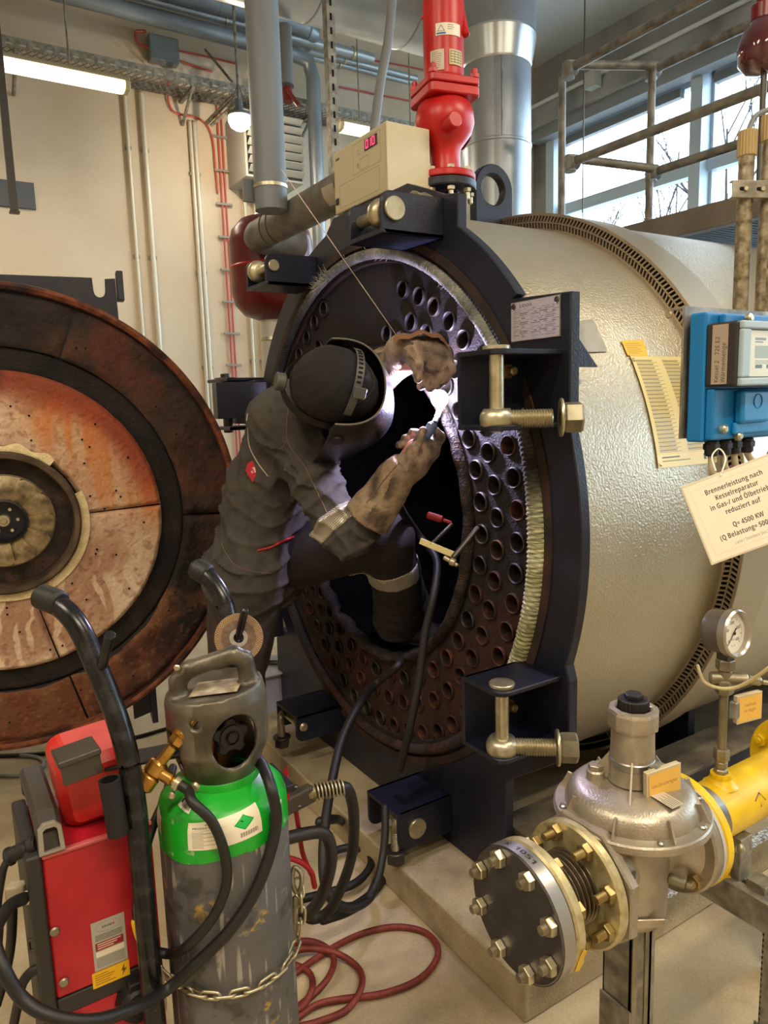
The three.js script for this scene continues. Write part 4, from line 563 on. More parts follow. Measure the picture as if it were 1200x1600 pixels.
    const cu = [lerp3(elL, wrL, 0.55), wrL], ax = nrm3(sub3(wrL, cu[0])); const gc = (p) => { const s = dot3(sub3(p, cu[0]), ax); return Math.max(cap3(p, [add3(cu[0], ax, -0.1), add3(wrL, ax, 0.06), 0.08, 0.048]) + fo(p), -s, s - 0.21); }; const [l2, h2] = bounds([[cu[0], add3(wrL, ax, 0.06), 0.08, 0.06]], 0.03);
    part(g2, 'gauntlet_cuff', nets(gc, l2, h2, 0.006), leather);
    const flap = grid(24, 4, (x, y) => K(mix(-0.075, 0.085, x), 0.062 + 0.016 * Math.sin(x * PI) - 0.03 * Math.max(0, x - 0.75) * 4 - y * 0.02 + 0.004 * Math.sin(x * 17), mix(0.01, 0.05, y) * (1 - Math.abs(x - 0.5)))); part(g2, 'cuff_edge', [flap], std({ color: 0x7a5238, roughness: 0.85, side: THREE.DoubleSide }));
  }
  const rodTip = add3(WELD, [0, 0.004, 0.012]); solo('filler_rod', 'thin copper filler rod held above the weld, reaching up past the control box', 'filler rod', rod(rodTip, [0.271,2.109,0.396], 0.0012, 8), std({ color: 0xc9b4a8, metalness: 0.8, roughness: 0.35 }));
  // the arc: a small glowing ball of plasma and its light
  const arc = thing('welding_arc', 'blinding white welding arc between the torch and the tubes', 'welding arc', WELD);
  part(arc, 'plasma', new THREE.SphereGeometry(0.025, 24, 16).translate(...add3(WELD, [0.006, 0.004, 0.02])), new THREE.MeshStandardMaterial({ color: 0xffffff, emissive: new THREE.Color(0.92, 0.86, 1), emissiveIntensity: 70, roughness: 1 }));
  const pl = new THREE.PointLight(new THREE.Color(0.68, 0.62, 1), 2.6, 0, 2); pl.position.set(...add3(WELD, [0.008, 0.006, 0.045])); pl.castShadow = true; scene.add(pl);
}

// ---------- the gas train on the right; its axis runs along -z ----------
const GX = 1.316, GY = 0.65, nZ = [0, 0, -1], pZ = [0, 0, 1];
const ringBolts = (z, r, n, a0, fn) => { for (let i = 0; i < n; i++) { const a = a0 + i * 2 * PI / n; fn([GX + r * Math.cos(a), GY + r * Math.sin(a), z], i); } };
const faceM = std({ map: blotch([[96, 92, 92], [112, 108, 108]], { n: 128, size: 0.15, f: 5, o: 4, s: 131, grain: 8 }), metalness: 0.85, roughness: 0.38 });
const turnedEdge = std({ map: blotch([[140, 138, 140], [196, 194, 194]], { n: 128, size: 0.05, f: 30, o: 3, s: 132 }), metalness: 0.9, roughness: 0.34 });
const stamped = canvasTex(1024, 64, (g) => { g.fillStyle = '#a9a6a2'; g.fillRect(0, 0, 1024, 64); g.fillStyle = '#4d4a48'; g.font = 'bold 34px sans-serif'; g.save(); g.translate(512, 32); g.rotate(PI); g.fillText('K  1051', -60, 12); g.restore(); });
{
  const t = thing('blind_flange', 'dark round steel blanking plate with eight bolts closing the near end of the gas line', 'flange', [GX, GY, 0.52]);
  part(t, 'cover_plate', lat([[0, 0.53], [0.106, 0.53], [0.1085, 0.528]], [GX, GY, 0], pZ, 72), faceM);
  part(t, 'plate_edge', (() => { const g = new THREE.CylinderGeometry(0.1095, 0.1095, 0.024, 72, 1, true).rotateX(PI / 2).translate(GX, GY, 0.516); return g.toNonIndexed(); })(), std({ map: stamped, metalness: 0.85, roughness: 0.36 }), { uv: true });
  part(t, 'plate_back', lat([[0.0, 0.504], [0.1095, 0.504]], [GX, GY, 0], pZ, 48), faceM);
  ringBolts(0.53, 0.09, 8, 0.39, (p) => { const b = part(t, 'bolt', nut(p, pZ, 0.0155, 0.013), M.zinc); part(b, 'bolt_end', threads(add3(p, pZ, 0.013), add3(p, pZ, 0.024), 0.008, 0.002, 12), M.zincDull); });
}
{
  const t = thing('expansion_bellows', 'ribbed steel bellows between two yellowish zinc plated flanges of the gas line', 'bellows', [GX, GY, 0.42]);
  const yz = std({ map: blotch([[164, 150, 104], [196, 184, 142], [206, 198, 164]], { n: 128, size: 0.12, f: 6, o: 5, s: 133 }), metalness: 0.6, roughness: 0.42 });
  const fl = (z0, z1) => lat([[0.058, z0], [0.105, z0], [0.109, z0 + 0.004], [0.109, z1 - 0.004], [0.105, z1], [0.058, z1], [0.058, z0]], [GX, GY, 0], pZ, 72);
  part(t, 'near_flange', fl(0.478, 0.499), yz, { label: 'near zinc flange with a dab of yellow paint on its edge' });
  part(t, 'paint_dab', basis(ext(shape([[-0.006, -0.022], [0.004, -0.026], [0.009, -0.01], [0.006, 0.004], [0.008, 0.018], [-0.002, 0.026], [-0.007, 0.008]]), 0.0016, 0.0005), [GX + 0.1088 * Math.cos(-0.3), GY + 0.1088 * Math.sin(-0.3), 0.488], [0, 0, -1], [Math.sin(0.3), Math.cos(0.3), 0], [Math.cos(-0.3), Math.sin(-0.3), 0]), M.yellow);
  part(t, 'far_flange', fl(0.378, 0.398), yz);
  const prof = [[0.05, 0.395]]; for (let i = 0; i <= 72; i++) { const s = i / 72; prof.push([0.056 + 0.0075 * Math.sin(s * 8 * 2 * PI), 0.398 + s * 0.08]); }
  part(t, 'bellows_tube', latS(prof, [GX, GY, 0], pZ, 56), std({ map: blotch([[126, 116, 98], [160, 150, 130]], { n: 64, size: 0.1, f: 4, o: 3, s: 134 }), metalness: 0.9, roughness: 0.32 }));
  ringBolts(0.398, 0.09, 8, 0.39, (p) => { const b = part(t, 'bolt', nut(p, pZ, 0.0155, 0.013), M.brassy); part(b, 'bolt_end', threads(add3(p, pZ, 0.012), add3(p, pZ, 0.034), 0.008, 0.002, 12), M.brassy); });
  ringBolts(0.478, 0.09, 8, 0.39, (p) => part(t, 'bolt_head', nut(p, nZ, 0.0145, 0.011), M.brassy));
}
{
  const cz = 0.245, t = thing('gas_regulator', 'cast aluminium gas pressure regulator with a round diaphragm dome and a hexagon topped spring column', 'gas regulator', [GX, 0.53, cz]);
  // body: pot, inlet and outlet bosses
  part(t, 'valve_body', [latS([[0.0, 0.53], [0.052, 0.53], [0.062, 0.536], [0.0665, 0.55], [0.068, 0.6], [0.07, 0.69], [0.075, 0.715], [0.1, 0.735]], [GX, 0, cz], [0, 1, 0], 56), latS([[0.092, 0.36], [0.07, 0.348], [0.056, 0.32], [0.055, cz]], [GX, GY, 0], pZ, 40), latS([[0.055, cz], [0.056, 0.18], [0.066, 0.155], [0.09, 0.142]], [GX, GY, 0], pZ, 40)], M.castAlu);
  for (const a of [0.3, 1.2, -0.6, 2.6]) part(t, 'rib', basis(ext(shape([[0, 0], [0.05, 0], [0.0, 0.06]]), 0.006, 0.001), [GX + 0.05 * Math.cos(a), GY + 0.05 * Math.sin(a), 0.348], [Math.cos(a), Math.sin(a), 0], [0, 0, -1], [Math.sin(a), -Math.cos(a), 0]), M.castAlu);
  const oct = (R, k) => circ(GX, GY, R, 8, PI / 8 * k, PI / 8 * k + 2 * PI).slice(0, 8);
  part(t, 'inlet_flange', ext(shape(oct(0.118, 1)), 0.02, 0.003).translate(0, 0, 0.356), M.castAlu);
  part(t, 'outlet_flange', [lat([[0.05, 0.12], [0.106, 0.12], [0.109, 0.124], [0.109, 0.14], [0.105, 0.144], [0.05, 0.144]], [GX, GY, 0], pZ, 64)], M.castAlu);
  part(t, 'gasket', lat([[0.06, 0.112], [0.1085, 0.112], [0.1085, 0.12], [0.06, 0.12]], [GX, GY, 0], pZ, 64), std({ color: 0xb9b9b6, roughness: 0.7 }));
  ringBolts(0.144, 0.09, 4, 0.9, (p) => { const b = part(t, 'bolt', nut(p, pZ, 0.015, 0.012), M.brassy); part(b, 'bolt_end', threads(add3(p, pZ, 0.012), add3(p, pZ, 0.024), 0.008, 0.002, 12), M.brassy); });
  // diaphragm housing: rim, dome, ribs, screws
  const dome = part(t, 'diaphragm_dome', [latS([[0.119, 0.75], [0.1185, 0.758], [0.116, 0.768], [0.111, 0.778], [0.103, 0.786], [0.092, 0.791], [0.075, 0.794], [0.042, 0.798]], [GX, 0, cz], [0, 1, 0], 72), lat([[0.07, 0.73], [0.136, 0.733], [0.1385, 0.736], [0.1385, 0.748], [0.136, 0.751], [0.116, 0.753]], [GX, 0, cz], [0, 1, 0], 72), lat([[0.134, 0.7425], [0.1392, 0.743], [0.134, 0.7435]], [GX, 0, cz], [0, 1, 0], 72)], M.castAlu);
  for (let i = 0; i < 8; i++) { const a = i * PI / 4 + 0.35; part(dome, 'rib', basis(ext(shape([[0.112, 0.75], [0.134, 0.752], [0.118, 0.784], [0.11, 0.782]]), 0.004, 0.0008), [GX, 0, cz], [Math.cos(a), 0, Math.sin(a)], [0, 1, 0], [Math.sin(a), 0, -Math.cos(a)]), M.castAlu); const s = a + 0.16; part(dome, 'screw', [rodc([GX + 0.127 * Math.cos(s), 0.75, cz + 0.127 * Math.sin(s)], [GX + 0.127 * Math.cos(s), 0.757, cz + 0.127 * Math.sin(s)], 0.0065, 14)], M.steel); }
  for (const a of [0.95, 2.4, 4.3, 5.6]) part(dome, 'web', basis(ext(shape([[0.038, 0.80], [0.082, 0.793], [0.04, 0.85]]), 0.004, 0.0008), [GX, 0, cz], [Math.cos(a), 0, Math.sin(a)], [0, 1, 0], [Math.sin(a), 0, -Math.cos(a)]), M.castAlu);
  { const p = [1.27,0.743,0.289]; const v = part(t, 'vent_plug', [rodc([p[0], 0.785, p[2]], [p[0], 0.812, p[2]], 0.0165, 20), nut([p[0], 0.812, p[2]], [0, 1, 0], 0.014, 0.01)], M.castAlu); }
  // spring column, hexagon top and black cap
  part(t, 'spring_column', [latS([[0.043, 0.8], [0.0405, 0.812], [0.039, 0.84]], [GX, 0, cz], [0, 1, 0], 48), lat([[0.039, 0.84], [0.0375, 0.905]], [GX, 0, cz], [0, 1, 0], 48)], M.castAlu);
  part(t, 'scale_ring', [lat([[0.0392, 0.828], [0.041, 0.83], [0.041, 0.842], [0.039, 0.844]], [GX, 0, cz], [0, 1, 0], 48)], M.steel);
  part(t, 'hexagon_top', [lat([[0.036, 0.9], [0.0445, 0.902], [0.0455, 0.906], [0.0455, 0.93], [0.043, 0.936], [0.034, 0.938], [0.03, 0.936]], [GX, 0, cz], [0, 1, 0], 10, 0, Math.PI * 2, true)], M.castAlu);
  const capTeeth = []; for (let i = 0; i < 24; i++) for (const k of [0, 0.5]) { const a = (i + k) / 24 * 2 * PI, r = k ? 0.0275 : 0.0255; capTeeth.push([r * Math.cos(a), r * Math.sin(a)]); }
  part(t, 'adjusting_cap', [basis(ext(shape(capTeeth), 0.02, 0.002), [GX, 0.934, cz], [1, 0, 0], [0, 0, -1], [0, 1, 0]), nut([GX, 0.954, cz], [0, 1, 0], 0.017, 0.009)], M.black);
  const tp = canvasTex(256, 128, (g) => { g.fillStyle = '#c7c0ae'; g.fillRect(0, 0, 256, 128); g.fillStyle = '#4a4640'; for (let i = 0; i < 6; i++) g.fillRect(12, 14 + i * 18, 90 + (i * 37) % 70, 5); g.fillStyle = '#222'; g.fillRect(186, 44, 56, 26); g.fillStyle = '#ddd'; g.fillRect(196, 54, 34, 5); });
  { const nr = nrm3([0.06, 1, 0]), p = [GX + 0.07, 0.7965, cz + 0.005]; part(dome, 'type_plate', basis(new THREE.PlaneGeometry(0.062, 0.03), add3(p, nr, 0.001), nrm3(crs3(nrm3([0.0, 0.3, 1]), nr)).map((q) => q), crs3(nr, nrm3(crs3([0, 0.3, 1], nr))), nr).rotateY(0), std({ map: tp, metalness: 0.4, roughness: 0.5 }), { uv: true }); }
  // raised lettering and plug on the pot
  part(t, 'raised_panel', basis(ext(shape(rrect(-0.045, -0.008, 0.045, 0.008, 0.007)), 0.004, 0.001), [GX + 0.058, 0.562, cz + 0.037], nrm3([0.53, 0, -0.845]), [0, 1, 0], nrm3([0.845, 0, 0.53])), M.castAlu);
  part(t, 'test_nipple', [rodc([GX + 0.06, 0.625, cz - 0.03], [GX + 0.088, 0.622, cz - 0.042], 0.009, 14), rodc([GX + 0.088, 0.622, cz - 0.042], [GX + 0.098, 0.621, cz - 0.046], 0.005, 10)], M.zincDull);
}
const tagText = (lines, bg) => canvasTex(256, 192, (g) => { g.fillStyle = bg; g.fillRect(0, 0, 256, 192); g.fillStyle = '#7b5433'; g.font = '30px sans-serif'; g.textAlign = 'center'; lines.forEach((l, i) => g.fillText(l, 128, 96 + i * 44 - (lines.length - 1) * 18)); });
function signTag(label, c, X, Y, w, h, lines, post) {
  const Z = crs3(nrm3(X), nrm3(Y)), t = thing('sign_tag', label, 'sign', c);
  part(t, 'holder', basis(box([0, 0, 0], [w, h, 0.009], 0.0015), c, X, Y, Z), std({ color: 0xb9ab8c, roughness: 0.4 }));
  part(t, 'front_cover', [basis(box([0, 0, 0.0055], [w * 1.02, h * 1.03, 0.002], 0.0008), c, X, Y, Z)], std({ color: 0xcfc2a2, roughness: 0.25 }));
  part(t, 'card', basis(new THREE.PlaneGeometry(w * 0.92, h * 0.9), add3(c, Z, 0.0075), X, Y, Z), std({ map: tagText(lines, '#e8b752'), roughness: 0.6 }), { uv: true });
  part(t, 'clip', post, M.galv); return t;
}
{ const X = nrm3([0.16, 0.05, -1]), Y = nrm3([0.03, 1, 0.09]); const c = [1.37,0.812,0.233];
  signTag('amber sign tag reading Gas-Druckregler clipped to the regulator column', c, X, Y, 0.076, 0.062, ['Gas-Druckregler'], [box(add3(c, [-0.022, 0.02, 0]), [0.024, 0.014, 0.04], 0.003), rod(add3(c, [-0.022, -0.02, 0.0]), [GX + 0.03, 0.8, 0.24], 0.004, 8), box([GX + 0.038, 0.84, 0.235], [0.035, 0.006, 0.03], 0.002)]); 
  const c2 = [1.366,0.885,-0.028], X2 = nrm3([0.2, 0.02, -1]); signTag('small amber sign tag strapped to the pressure gauge stem', c2, X2, [0, 1, 0.03], 0.062, 0.056, ['Gasdruck', 'vor Regler'], [box(add3(c2, X2, -0.03), [0.016, 0.034, 0.02], 0.003)]); }
{
  const t = thing('gas_pipe', 'bright yellow painted gas pipe with flanges behind the regulator', 'gas pipe', [GX, GY, -0.2]);
  part(t, 'pipe_wall', lat([[0.054, 0.09], [0.057, 0.06], [0.057, -0.9], [0.05, -0.9]], [GX, GY, 0], pZ, 56), M.yellow);
  part(t, 'near_flange', lat([[0.05, 0.088], [0.106, 0.088], [0.11, 0.092], [0.11, 0.108], [0.106, 0.112], [0.06, 0.112]].map((q) => q), [GX, GY, 0], pZ, 72), M.yellow);
  part(t, 'flange_neck', latS([[0.085, 0.088], [0.07, 0.082], [0.06, 0.066], [0.057, 0.05]], [GX, GY, 0], pZ, 48), M.yellow);
  part(t, 'pair_flange', [lat([[0.057, -0.315], [0.106, -0.315], [0.11, -0.319], [0.11, -0.334], [0.057, -0.336]], [GX, GY, 0], pZ, 72)], M.yellow); part(t, 'pair_flange', [lat([[0.057, -0.340], [0.106, -0.340], [0.11, -0.344], [0.11, -0.36], [0.057, -0.362]], [GX, GY, 0], pZ, 72)], M.yellow);
  ringBolts(-0.315, 0.088, 8, 0.39, (p) => part(t, 'bolt', [nut(p, pZ, 0.0155, 0.012), rodc(add3(p, pZ, 0.012), add3(p, pZ, 0.016), 0.008, 12)], M.yellow));
  part(t, 'hose_clamp', [lat([[0.0575, 0.045], [0.0605, 0.044], [0.0605, 0.02], [0.0575, 0.019]], [GX, GY, 0], pZ, 56)], M.steel); part(t, 'clamp_screw', [rodc([GX + 0.045, GY - 0.052, 0.04], [GX + 0.075, GY - 0.035, 0.02], 0.006, 12), rodc([GX + 0.075, GY - 0.035, 0.02], [GX + 0.083, GY - 0.03, 0.016], 0.009, 6)], M.zincDull);
  part(t, 'nipple_boss', [lat([[0.022, 0.0], [0.02, 0.075], [0.0, 0.075]], [GX, GY, -0.03], [0, 1, 0], 24), latS([[0.034, 0.05], [0.026, 0.056], [0.021, 0.066]], [GX, GY, -0.03], [0, 1, 0], 24)], M.yellow);
  const dm = std({ color: 0x4a4038, roughness: 0.7 }); const arrow = canvasTex(128, 128, (g) => { g.clearRect(0, 0, 128, 128); });
  const mk = (a, b) => rod(a, b, 0.0011, 5); const S = (z, d) => [GX + 0.0572 * Math.cos(d), GY + 0.0572 * Math.sin(d), z];
  part(t, 'pen_arrow', [mk(S(-0.09, 0.62), S(-0.085, 0.15)), mk(S(-0.09, 0.62), S(-0.102, 0.3)), mk(S(-0.09, 0.62), S(-0.07, 0.42))], dm);
}
{
  // pressure gauge on its stem
  const gx = GX, gz = -0.03, N = nrm3([1, 0.1, -0.02]), gc = [gx, 1.022, gz], t = thing('pressure_gauge', 'round pressure gauge with a white dial on a thin stem above the yellow pipe', 'pressure gauge', [gx, 0.72, gz]);
  part(t, 'stem', [rodc([gx, 0.72, gz], [gx, 0.735, gz], 0.014, 6), rodc([gx, 0.735, gz], [gx, 0.752, gz], 0.0125, 20), nut([gx, 0.752, gz], [0, 1, 0], 0.0155, 0.026), rodc([gx, 0.77, gz], [gx, 0.9, gz], 0.0085, 20)], M.zincDull);
  part(t, 'cock_body', [nut([gx, 0.895, gz], [0, 1, 0], 0.0175, 0.03), rodc([gx, 0.92, gz], [gx, 0.945, gz], 0.013, 20), rodc([gx - 0.02, 0.926, gz + 0.02], [gx + 0.03, 0.926, gz - 0.03], 0.013, 16), nut([gx, 0.945, gz], [0, 1, 0], 0.0185, 0.022)], M.zincDull);
  part(t, 'cock_stem', [rodc([gx + 0.03, 0.926, gz - 0.03], [gx + 0.05, 0.924, gz - 0.045], 0.009, 6), rodc([gx + 0.05, 0.924, gz - 0.045], [gx + 0.062, 0.923, gz - 0.054], 0.005, 12)], M.zincDull);
  part(t, 'socket', bx(gx - 0.013, gx + 0.013, 0.966, 0.99, gz - 0.013, gz + 0.013, 0.003), M.steelDark);
  const cas = std({ color: 0x6c665f, metalness: 0.6, roughness: 0.4 });
  part(t, 'case', lat([[0, -0.034], [0.034, -0.034], [0.042, -0.03], [0.043, -0.024], [0.043, 0.012]], gc, N, 56), cas);
  part(t, 'bezel', lat([[0.043, 0.008], [0.0475, 0.008], [0.0475, 0.022], [0.044, 0.026], [0.0405, 0.022], [0.0405, 0.012]], gc, N, 56), std({ color: 0xb2aca4, metalness: 0.85, roughness: 0.28 }));
  const dial = canvasTex(512, 512, (g) => { g.fillStyle = '#e9e6da'; g.fillRect(0, 0, 512, 512); g.strokeStyle = '#222'; g.fillStyle = '#222'; g.translate(256, 256); for (let i = 0; i <= 40; i++) { const a = (135 + 270 * i / 40) * PI / 180, L = i % 5 ? 18 : 36; g.lineWidth = i % 5 ? 4 : 8; g.beginPath(); g.moveTo(200 * Math.cos(a), 200 * Math.sin(a)); g.lineTo((200 - L) * Math.cos(a), (200 - L) * Math.sin(a)); g.stroke(); } g.font = 'bold 52px sans-serif'; g.textAlign = 'center'; ['0', '100', '200', '300', '400'].forEach((s, i) => { const a = (135 + 270 * i / 4) * PI / 180; g.fillText(s, 128 * Math.cos(a), 128 * Math.sin(a) + 18); }); g.font = '34px sans-serif'; g.fillText('mbar', 0, 92); g.fillText('kl. 1,6', 0, 168); });
  const Xd = nrm3(crs3([0, 1, 0], N)), Yd = crs3(N, Xd);
  part(t, 'dial', basis(new THREE.CircleGeometry(0.041, 48), add3(gc, N, 0.0125), Xd, Yd, N), std({ map: dial, roughness: 0.5 }), { uv: true });
  const nd = (a, L) => add3(add3(add3(gc, N, 0.015), Xd, L * Math.cos(a)), Yd, L * Math.sin(a)); part(t, 'needle', [rod(nd(2.25 + PI / 1.9, -0.012), nd(2.25 + PI / 1.9, 0.031), 0.0012, 6, 0.0005), rodc(nd(0, 0), add3(nd(0, 0), N, 0.003), 0.004, 14)], M.black);
  part(t, 'glass_pane', basis(new THREE.CircleGeometry(0.0405, 48), add3(gc, N, 0.019), Xd, Yd, N), glass);
  solo('impulse_line', 'thin cream impulse line looping past the gauge cock', 'cable', pipe([[1.23,0.918,-0.068], [1.264,0.92,-0.027], [1.302,0.919,0.007], [1.336,0.921,0.01], [1.361,0.93,0.004], [1.401,0.964,0.009], [1.456,1.023,0.017]], 0.0035, 8, 60), std({ color: 0xcbbd8c, roughness: 0.5 }));
}
{
  // strut frame that carries the line
  const slots = (x0, x1, z) => { const s = []; for (let x = x0; x < x1; x += 0.06) s.push(rrect(x, z - 0.0065, x + 0.032, z + 0.0065, 0.0064)); return s; };
  const t = thing('pipe_support', 'galvanised slotted strut frame at the right edge carrying the yellow gas pipe', 'pipe support', [1.5, 0, -0.05]);
  const yT = 0.507, top = basis(ext(shape([[1.27, -0.03], [2.0, -0.03], [2.0, 0.03], [1.27, 0.03]], slots(1.30, 1.98, 0.0)), 0.003, 0.0004), [0, yT, -0.04], [1, 0, 0], [0, 0, -1], [0, 1, 0]);
  part(t, 'cross_rail', [top, bx(1.27, 2.0, yT - 0.06, yT, -0.013, -0.010, 0), bx(1.27, 2.0, yT - 0.06, yT, -0.07, -0.067, 0)], M.galv);
  part(t, 'yellow_overspray', lat([[0.0, 0.0], [0.014, 0.0], [0.016, -0.001]], [1.335, yT + 0.0032, -0.03], [0, 1, 0], 9), M.yellow);
  part(t, 'leg', [bx(1.43, 1.49, 0.0, yT - 0.06, -0.013, -0.01, 0), bx(1.43, 1.433, 0.0, yT - 0.06, -0.07, -0.01, 0), bx(1.487, 1.49, 0.0, yT - 0.06, -0.07, -0.01, 0)], M.galv);
  part(t, 'foot_bracket', [bx(1.33, 1.45, 0.0, 0.008, -0.16, -0.05, 0.002), bx(1.36, 1.42, 0.008, 0.14, -0.125, -0.119, 0.002), rodc([1.355, 0.05, -0.11], [1.43, 0.055, -0.11], 0.008, 12), nut([1.37, 0.05, -0.11], [-1, 0, 0], 0.015, 0.012)], M.galv);
  part(t, 'saddle_clamp', [bx(GX - 0.05, GX - 0.03, yT, GY - 0.05, -0.07, -0.03, 0.002), bx(GX + 0.03, GX + 0.05, yT, GY - 0.05, -0.07, -0.03, 0.002), bx(1.38, 1.42, yT, yT + 0.02, -0.07, -0.03, 0.002)], M.galv);
  const up = []; for (let y = 0.12; y < 1.2; y += 0.055) up.push(rrect(-0.008, y, 0.008, y + 0.034, 0.0075));
  const u = thing('slotted_upright', 'tall dark galvanised upright with punched slots behind the yellow pipe, right edge', 'pipe support', [1.26, 0.0, -0.48]);
  part(u, 'slotted_face', basis(ext(shape([[-0.03, 0], [0.05, 0], [0.05, 1.3], [-0.03, 1.3]], up), 0.003, 0.0004), [1.27, 0, -0.47], [0.1, 0, -1], [0, 1, 0], [1, 0, 0.1]), std({ map: M.galv.map, color: 0x8d8a84, metalness: 0.6, roughness: 0.5 }));
  part(u, 'side_web', bx(1.2, 1.27, 0, 1.3, -0.45, -0.446, 0), M.galv);
  const s = thing('regulator_post', 'upright galvanised strut post standing on the floor under the regulator', 'pipe support', [GX, 0, 0.245]);
  part(s, 'post', [bx(GX - 0.033, GX - 0.03, 0, 0.53, 0.215, 0.275, 0), bx(GX + 0.027, GX + 0.03, 0, 0.53, 0.215, 0.275, 0), bx(GX - 0.033, GX + 0.03, 0, 0.53, 0.272, 0.275, 0), bx(GX + 0.027, GX + 0.03, 0.0, 0.53, 0.205, 0.23, 0)], M.galv);
  part(s, 'post_lip', [bx(GX + 0.03, GX + 0.033, 0, 0.53, 0.225, 0.236, 0.001), bx(GX + 0.03, GX + 0.033, 0, 0.53, 0.258, 0.272, 0.001)], M.zincDull);
  part(s, 'foot_shoe', [bx(GX - 0.036, GX + 0.036, 0.0, 0.36, 0.2755, 0.281, 0.002), bx(GX - 0.06, GX + 0.06, 0, 0.008, 0.19, 0.34, 0.002)], M.galv);
}

// ---------- heat meter on its mounting plate, cables and the notice at the right edge ----------
{
  const t = thing('heat_meter', 'blue heat meter box with a dark display unit and a handwritten strip, right edge', 'meter', [1.43, 1.5, 0.2]);
  part(t, 'blue_housing', [bx(1.408, 1.437, 1.415, 1.613, 0.03, 0.25, 0.004), bx(1.437, 1.452, 1.418, 1.497, 0.03, 0.246, 0.004), bx(1.437, 1.448, 1.592, 1.61, 0.03, 0.22, 0.003)], M.blue);
  part(t, 'terminal_cover', [bx(1.452, 1.468, 1.442, 1.494, 0.12, 0.195, 0.006), bx(1.4515, 1.46, 1.425, 1.444, 0.10, 0.2, 0.004)], std({ color: 0x1480c4, roughness: 0.4 }));
  const emb = (a, b) => rod(a, b, 0.0011, 5); part(t, 'embossed_ring', pipe(Array.from({ length: 20 }, (_, i) => [1.4685, 1.476 + 0.011 * Math.sin(i / 20 * 2 * PI), 0.155 + 0.011 * Math.cos(i / 20 * 2 * PI)]), 0.0008, 5, 40, true), M.blue);
  for (const [y, z] of [[1.604, 0.17], [1.435, 0.225], [1.44, 0.09], [1.422, 0.185]]) part(t, 'screw', [rodc([1.45, y, z], [1.462, y, z], 0.007, 16)], M.zinc);
  const dk = std({ color: 0x2d2a2a, roughness: 0.45 });
  part(t, 'display_unit', bx(1.437, 1.488, 1.5, 1.595, 0.02, 0.249, 0.004), dk);
  part(t, 'display_frame', [bx(1.486, 1.494, 1.5, 1.512, 0.03, 0.245, 0.003), bx(1.486, 1.494, 1.583, 1.595, 0.03, 0.245, 0.003), bx(1.486, 1.494, 1.512, 1.583, 0.222, 0.245, 0.003)], std({ color: 0x9db0bb, roughness: 0.4 }));
  const lcd = canvasTex(256, 256, (g) => { g.fillStyle = '#d3d6c4'; g.fillRect(0, 0, 256, 256); g.fillStyle = '#77838a'; g.fillRect(20, 40, 40, 14); g.fillRect(20, 60, 30, 8); g.fillStyle = '#97a79e'; g.fillRect(20, 84, 216, 70); g.fillStyle = '#58636a'; for (let i = 0; i < 5; i++) g.fillRect(24 + i * 42, 190, 26, 20); for (let i = 0; i < 4; i++) g.fillRect(22, 166 + i * 6, 150, 2); });
  part(t, 'display_card', basis(new THREE.PlaneGeometry(0.18, 0.068), [1.4895, 1.5475, 0.13], [0, 0, -1], [0, 1, 0], [1, 0, 0]), std({ map: lcd, roughness: 0.4 }), { uv: true });
  const strip = canvasTex(96, 320, (g) => { g.fillStyle = '#a8998a'; g.fillRect(0, 0, 96, 320); g.fillStyle = '#2a2420'; g.font = '34px sans-serif'; g.save(); g.translate(44, 312); g.rotate(-PI / 2); g.fillText('Kessel 2   72E E2', 0, 0); g.fillText('Wärmemenge', 0, 40); g.restore(); });
  part(t, 'written_strip', basis(new THREE.PlaneGeometry(0.026, 0.088), [1.461, 1.5475, 0.2498], [1, 0, 0], [0, 1, 0], [0, 0, 1]), std({ map: strip, roughness: 0.7 }), { uv: true });
  for (const z of [0.225, 0.192, 0.165, 0.13]) part(t, 'cable_gland', [rodc([1.437, 1.418, z], [1.437, 1.392, z], 0.0105, 12), nut([1.437, 1.402, z], [0, 1, 0], 0.0125, 0.01)], M.black);
  const grey = std({ color: 0xb5a88c, roughness: 0.55 });
  const cables = [[[1.437, 1.394, 0.225], [1.44, 1.365, 0.222], [1.447, 1.352, 0.19], [1.45, 1.352, 0.14], [1.44, 1.38, 0.06], [1.43, 1.44, 0.02]], [[1.437, 1.394, 0.192], [1.44, 1.37, 0.19], [1.446, 1.35, 0.16], [1.45, 1.346, 0.1], [1.44, 1.4, 0.03], [1.425, 1.47, 0.0]], [[1.437, 1.394, 0.165], [1.44, 1.37, 0.16], [1.447, 1.354, 0.13], [1.45, 1.36, 0.08], [1.44, 1.42, 0.02], [1.42, 1.49, 0.0]], [[1.437, 1.394, 0.13], [1.442, 1.378, 0.12], [1.447, 1.376, 0.09], [1.44, 1.42, 0.05], [1.43, 1.48, 0.03]]];
  cables.forEach((c, i) => solo('meter_cable', ['cream cable from the leftmost gland of the blue meter box', 'cream cable from the second gland of the blue meter box', 'cream cable from the third gland of the blue meter box', 'cream cable from the rightmost gland of the blue meter box'][i], 'cable', pipe(c, 0.0052, 8, 50), grey, { group: 'cables under the meter' }));
  const mp = thing('mounting_plate', 'galvanised mounting plate with angled top edge behind the blue meter', 'mounting plate', [1.39, 1.5, 0.1]);
  part(mp, 'plate', bx(1.398, 1.402, 1.42, 1.622, -0.3, 0.254, 0), M.galv); part(mp, 'top_fold', bx(1.375, 1.402, 1.622, 1.625, -0.3, 0.254, 0), M.galv); part(mp, 'bolt', rodc([1.375, 1.615, 0.254], [1.375, 1.615, 0.258], 0.006, 12), M.zinc);
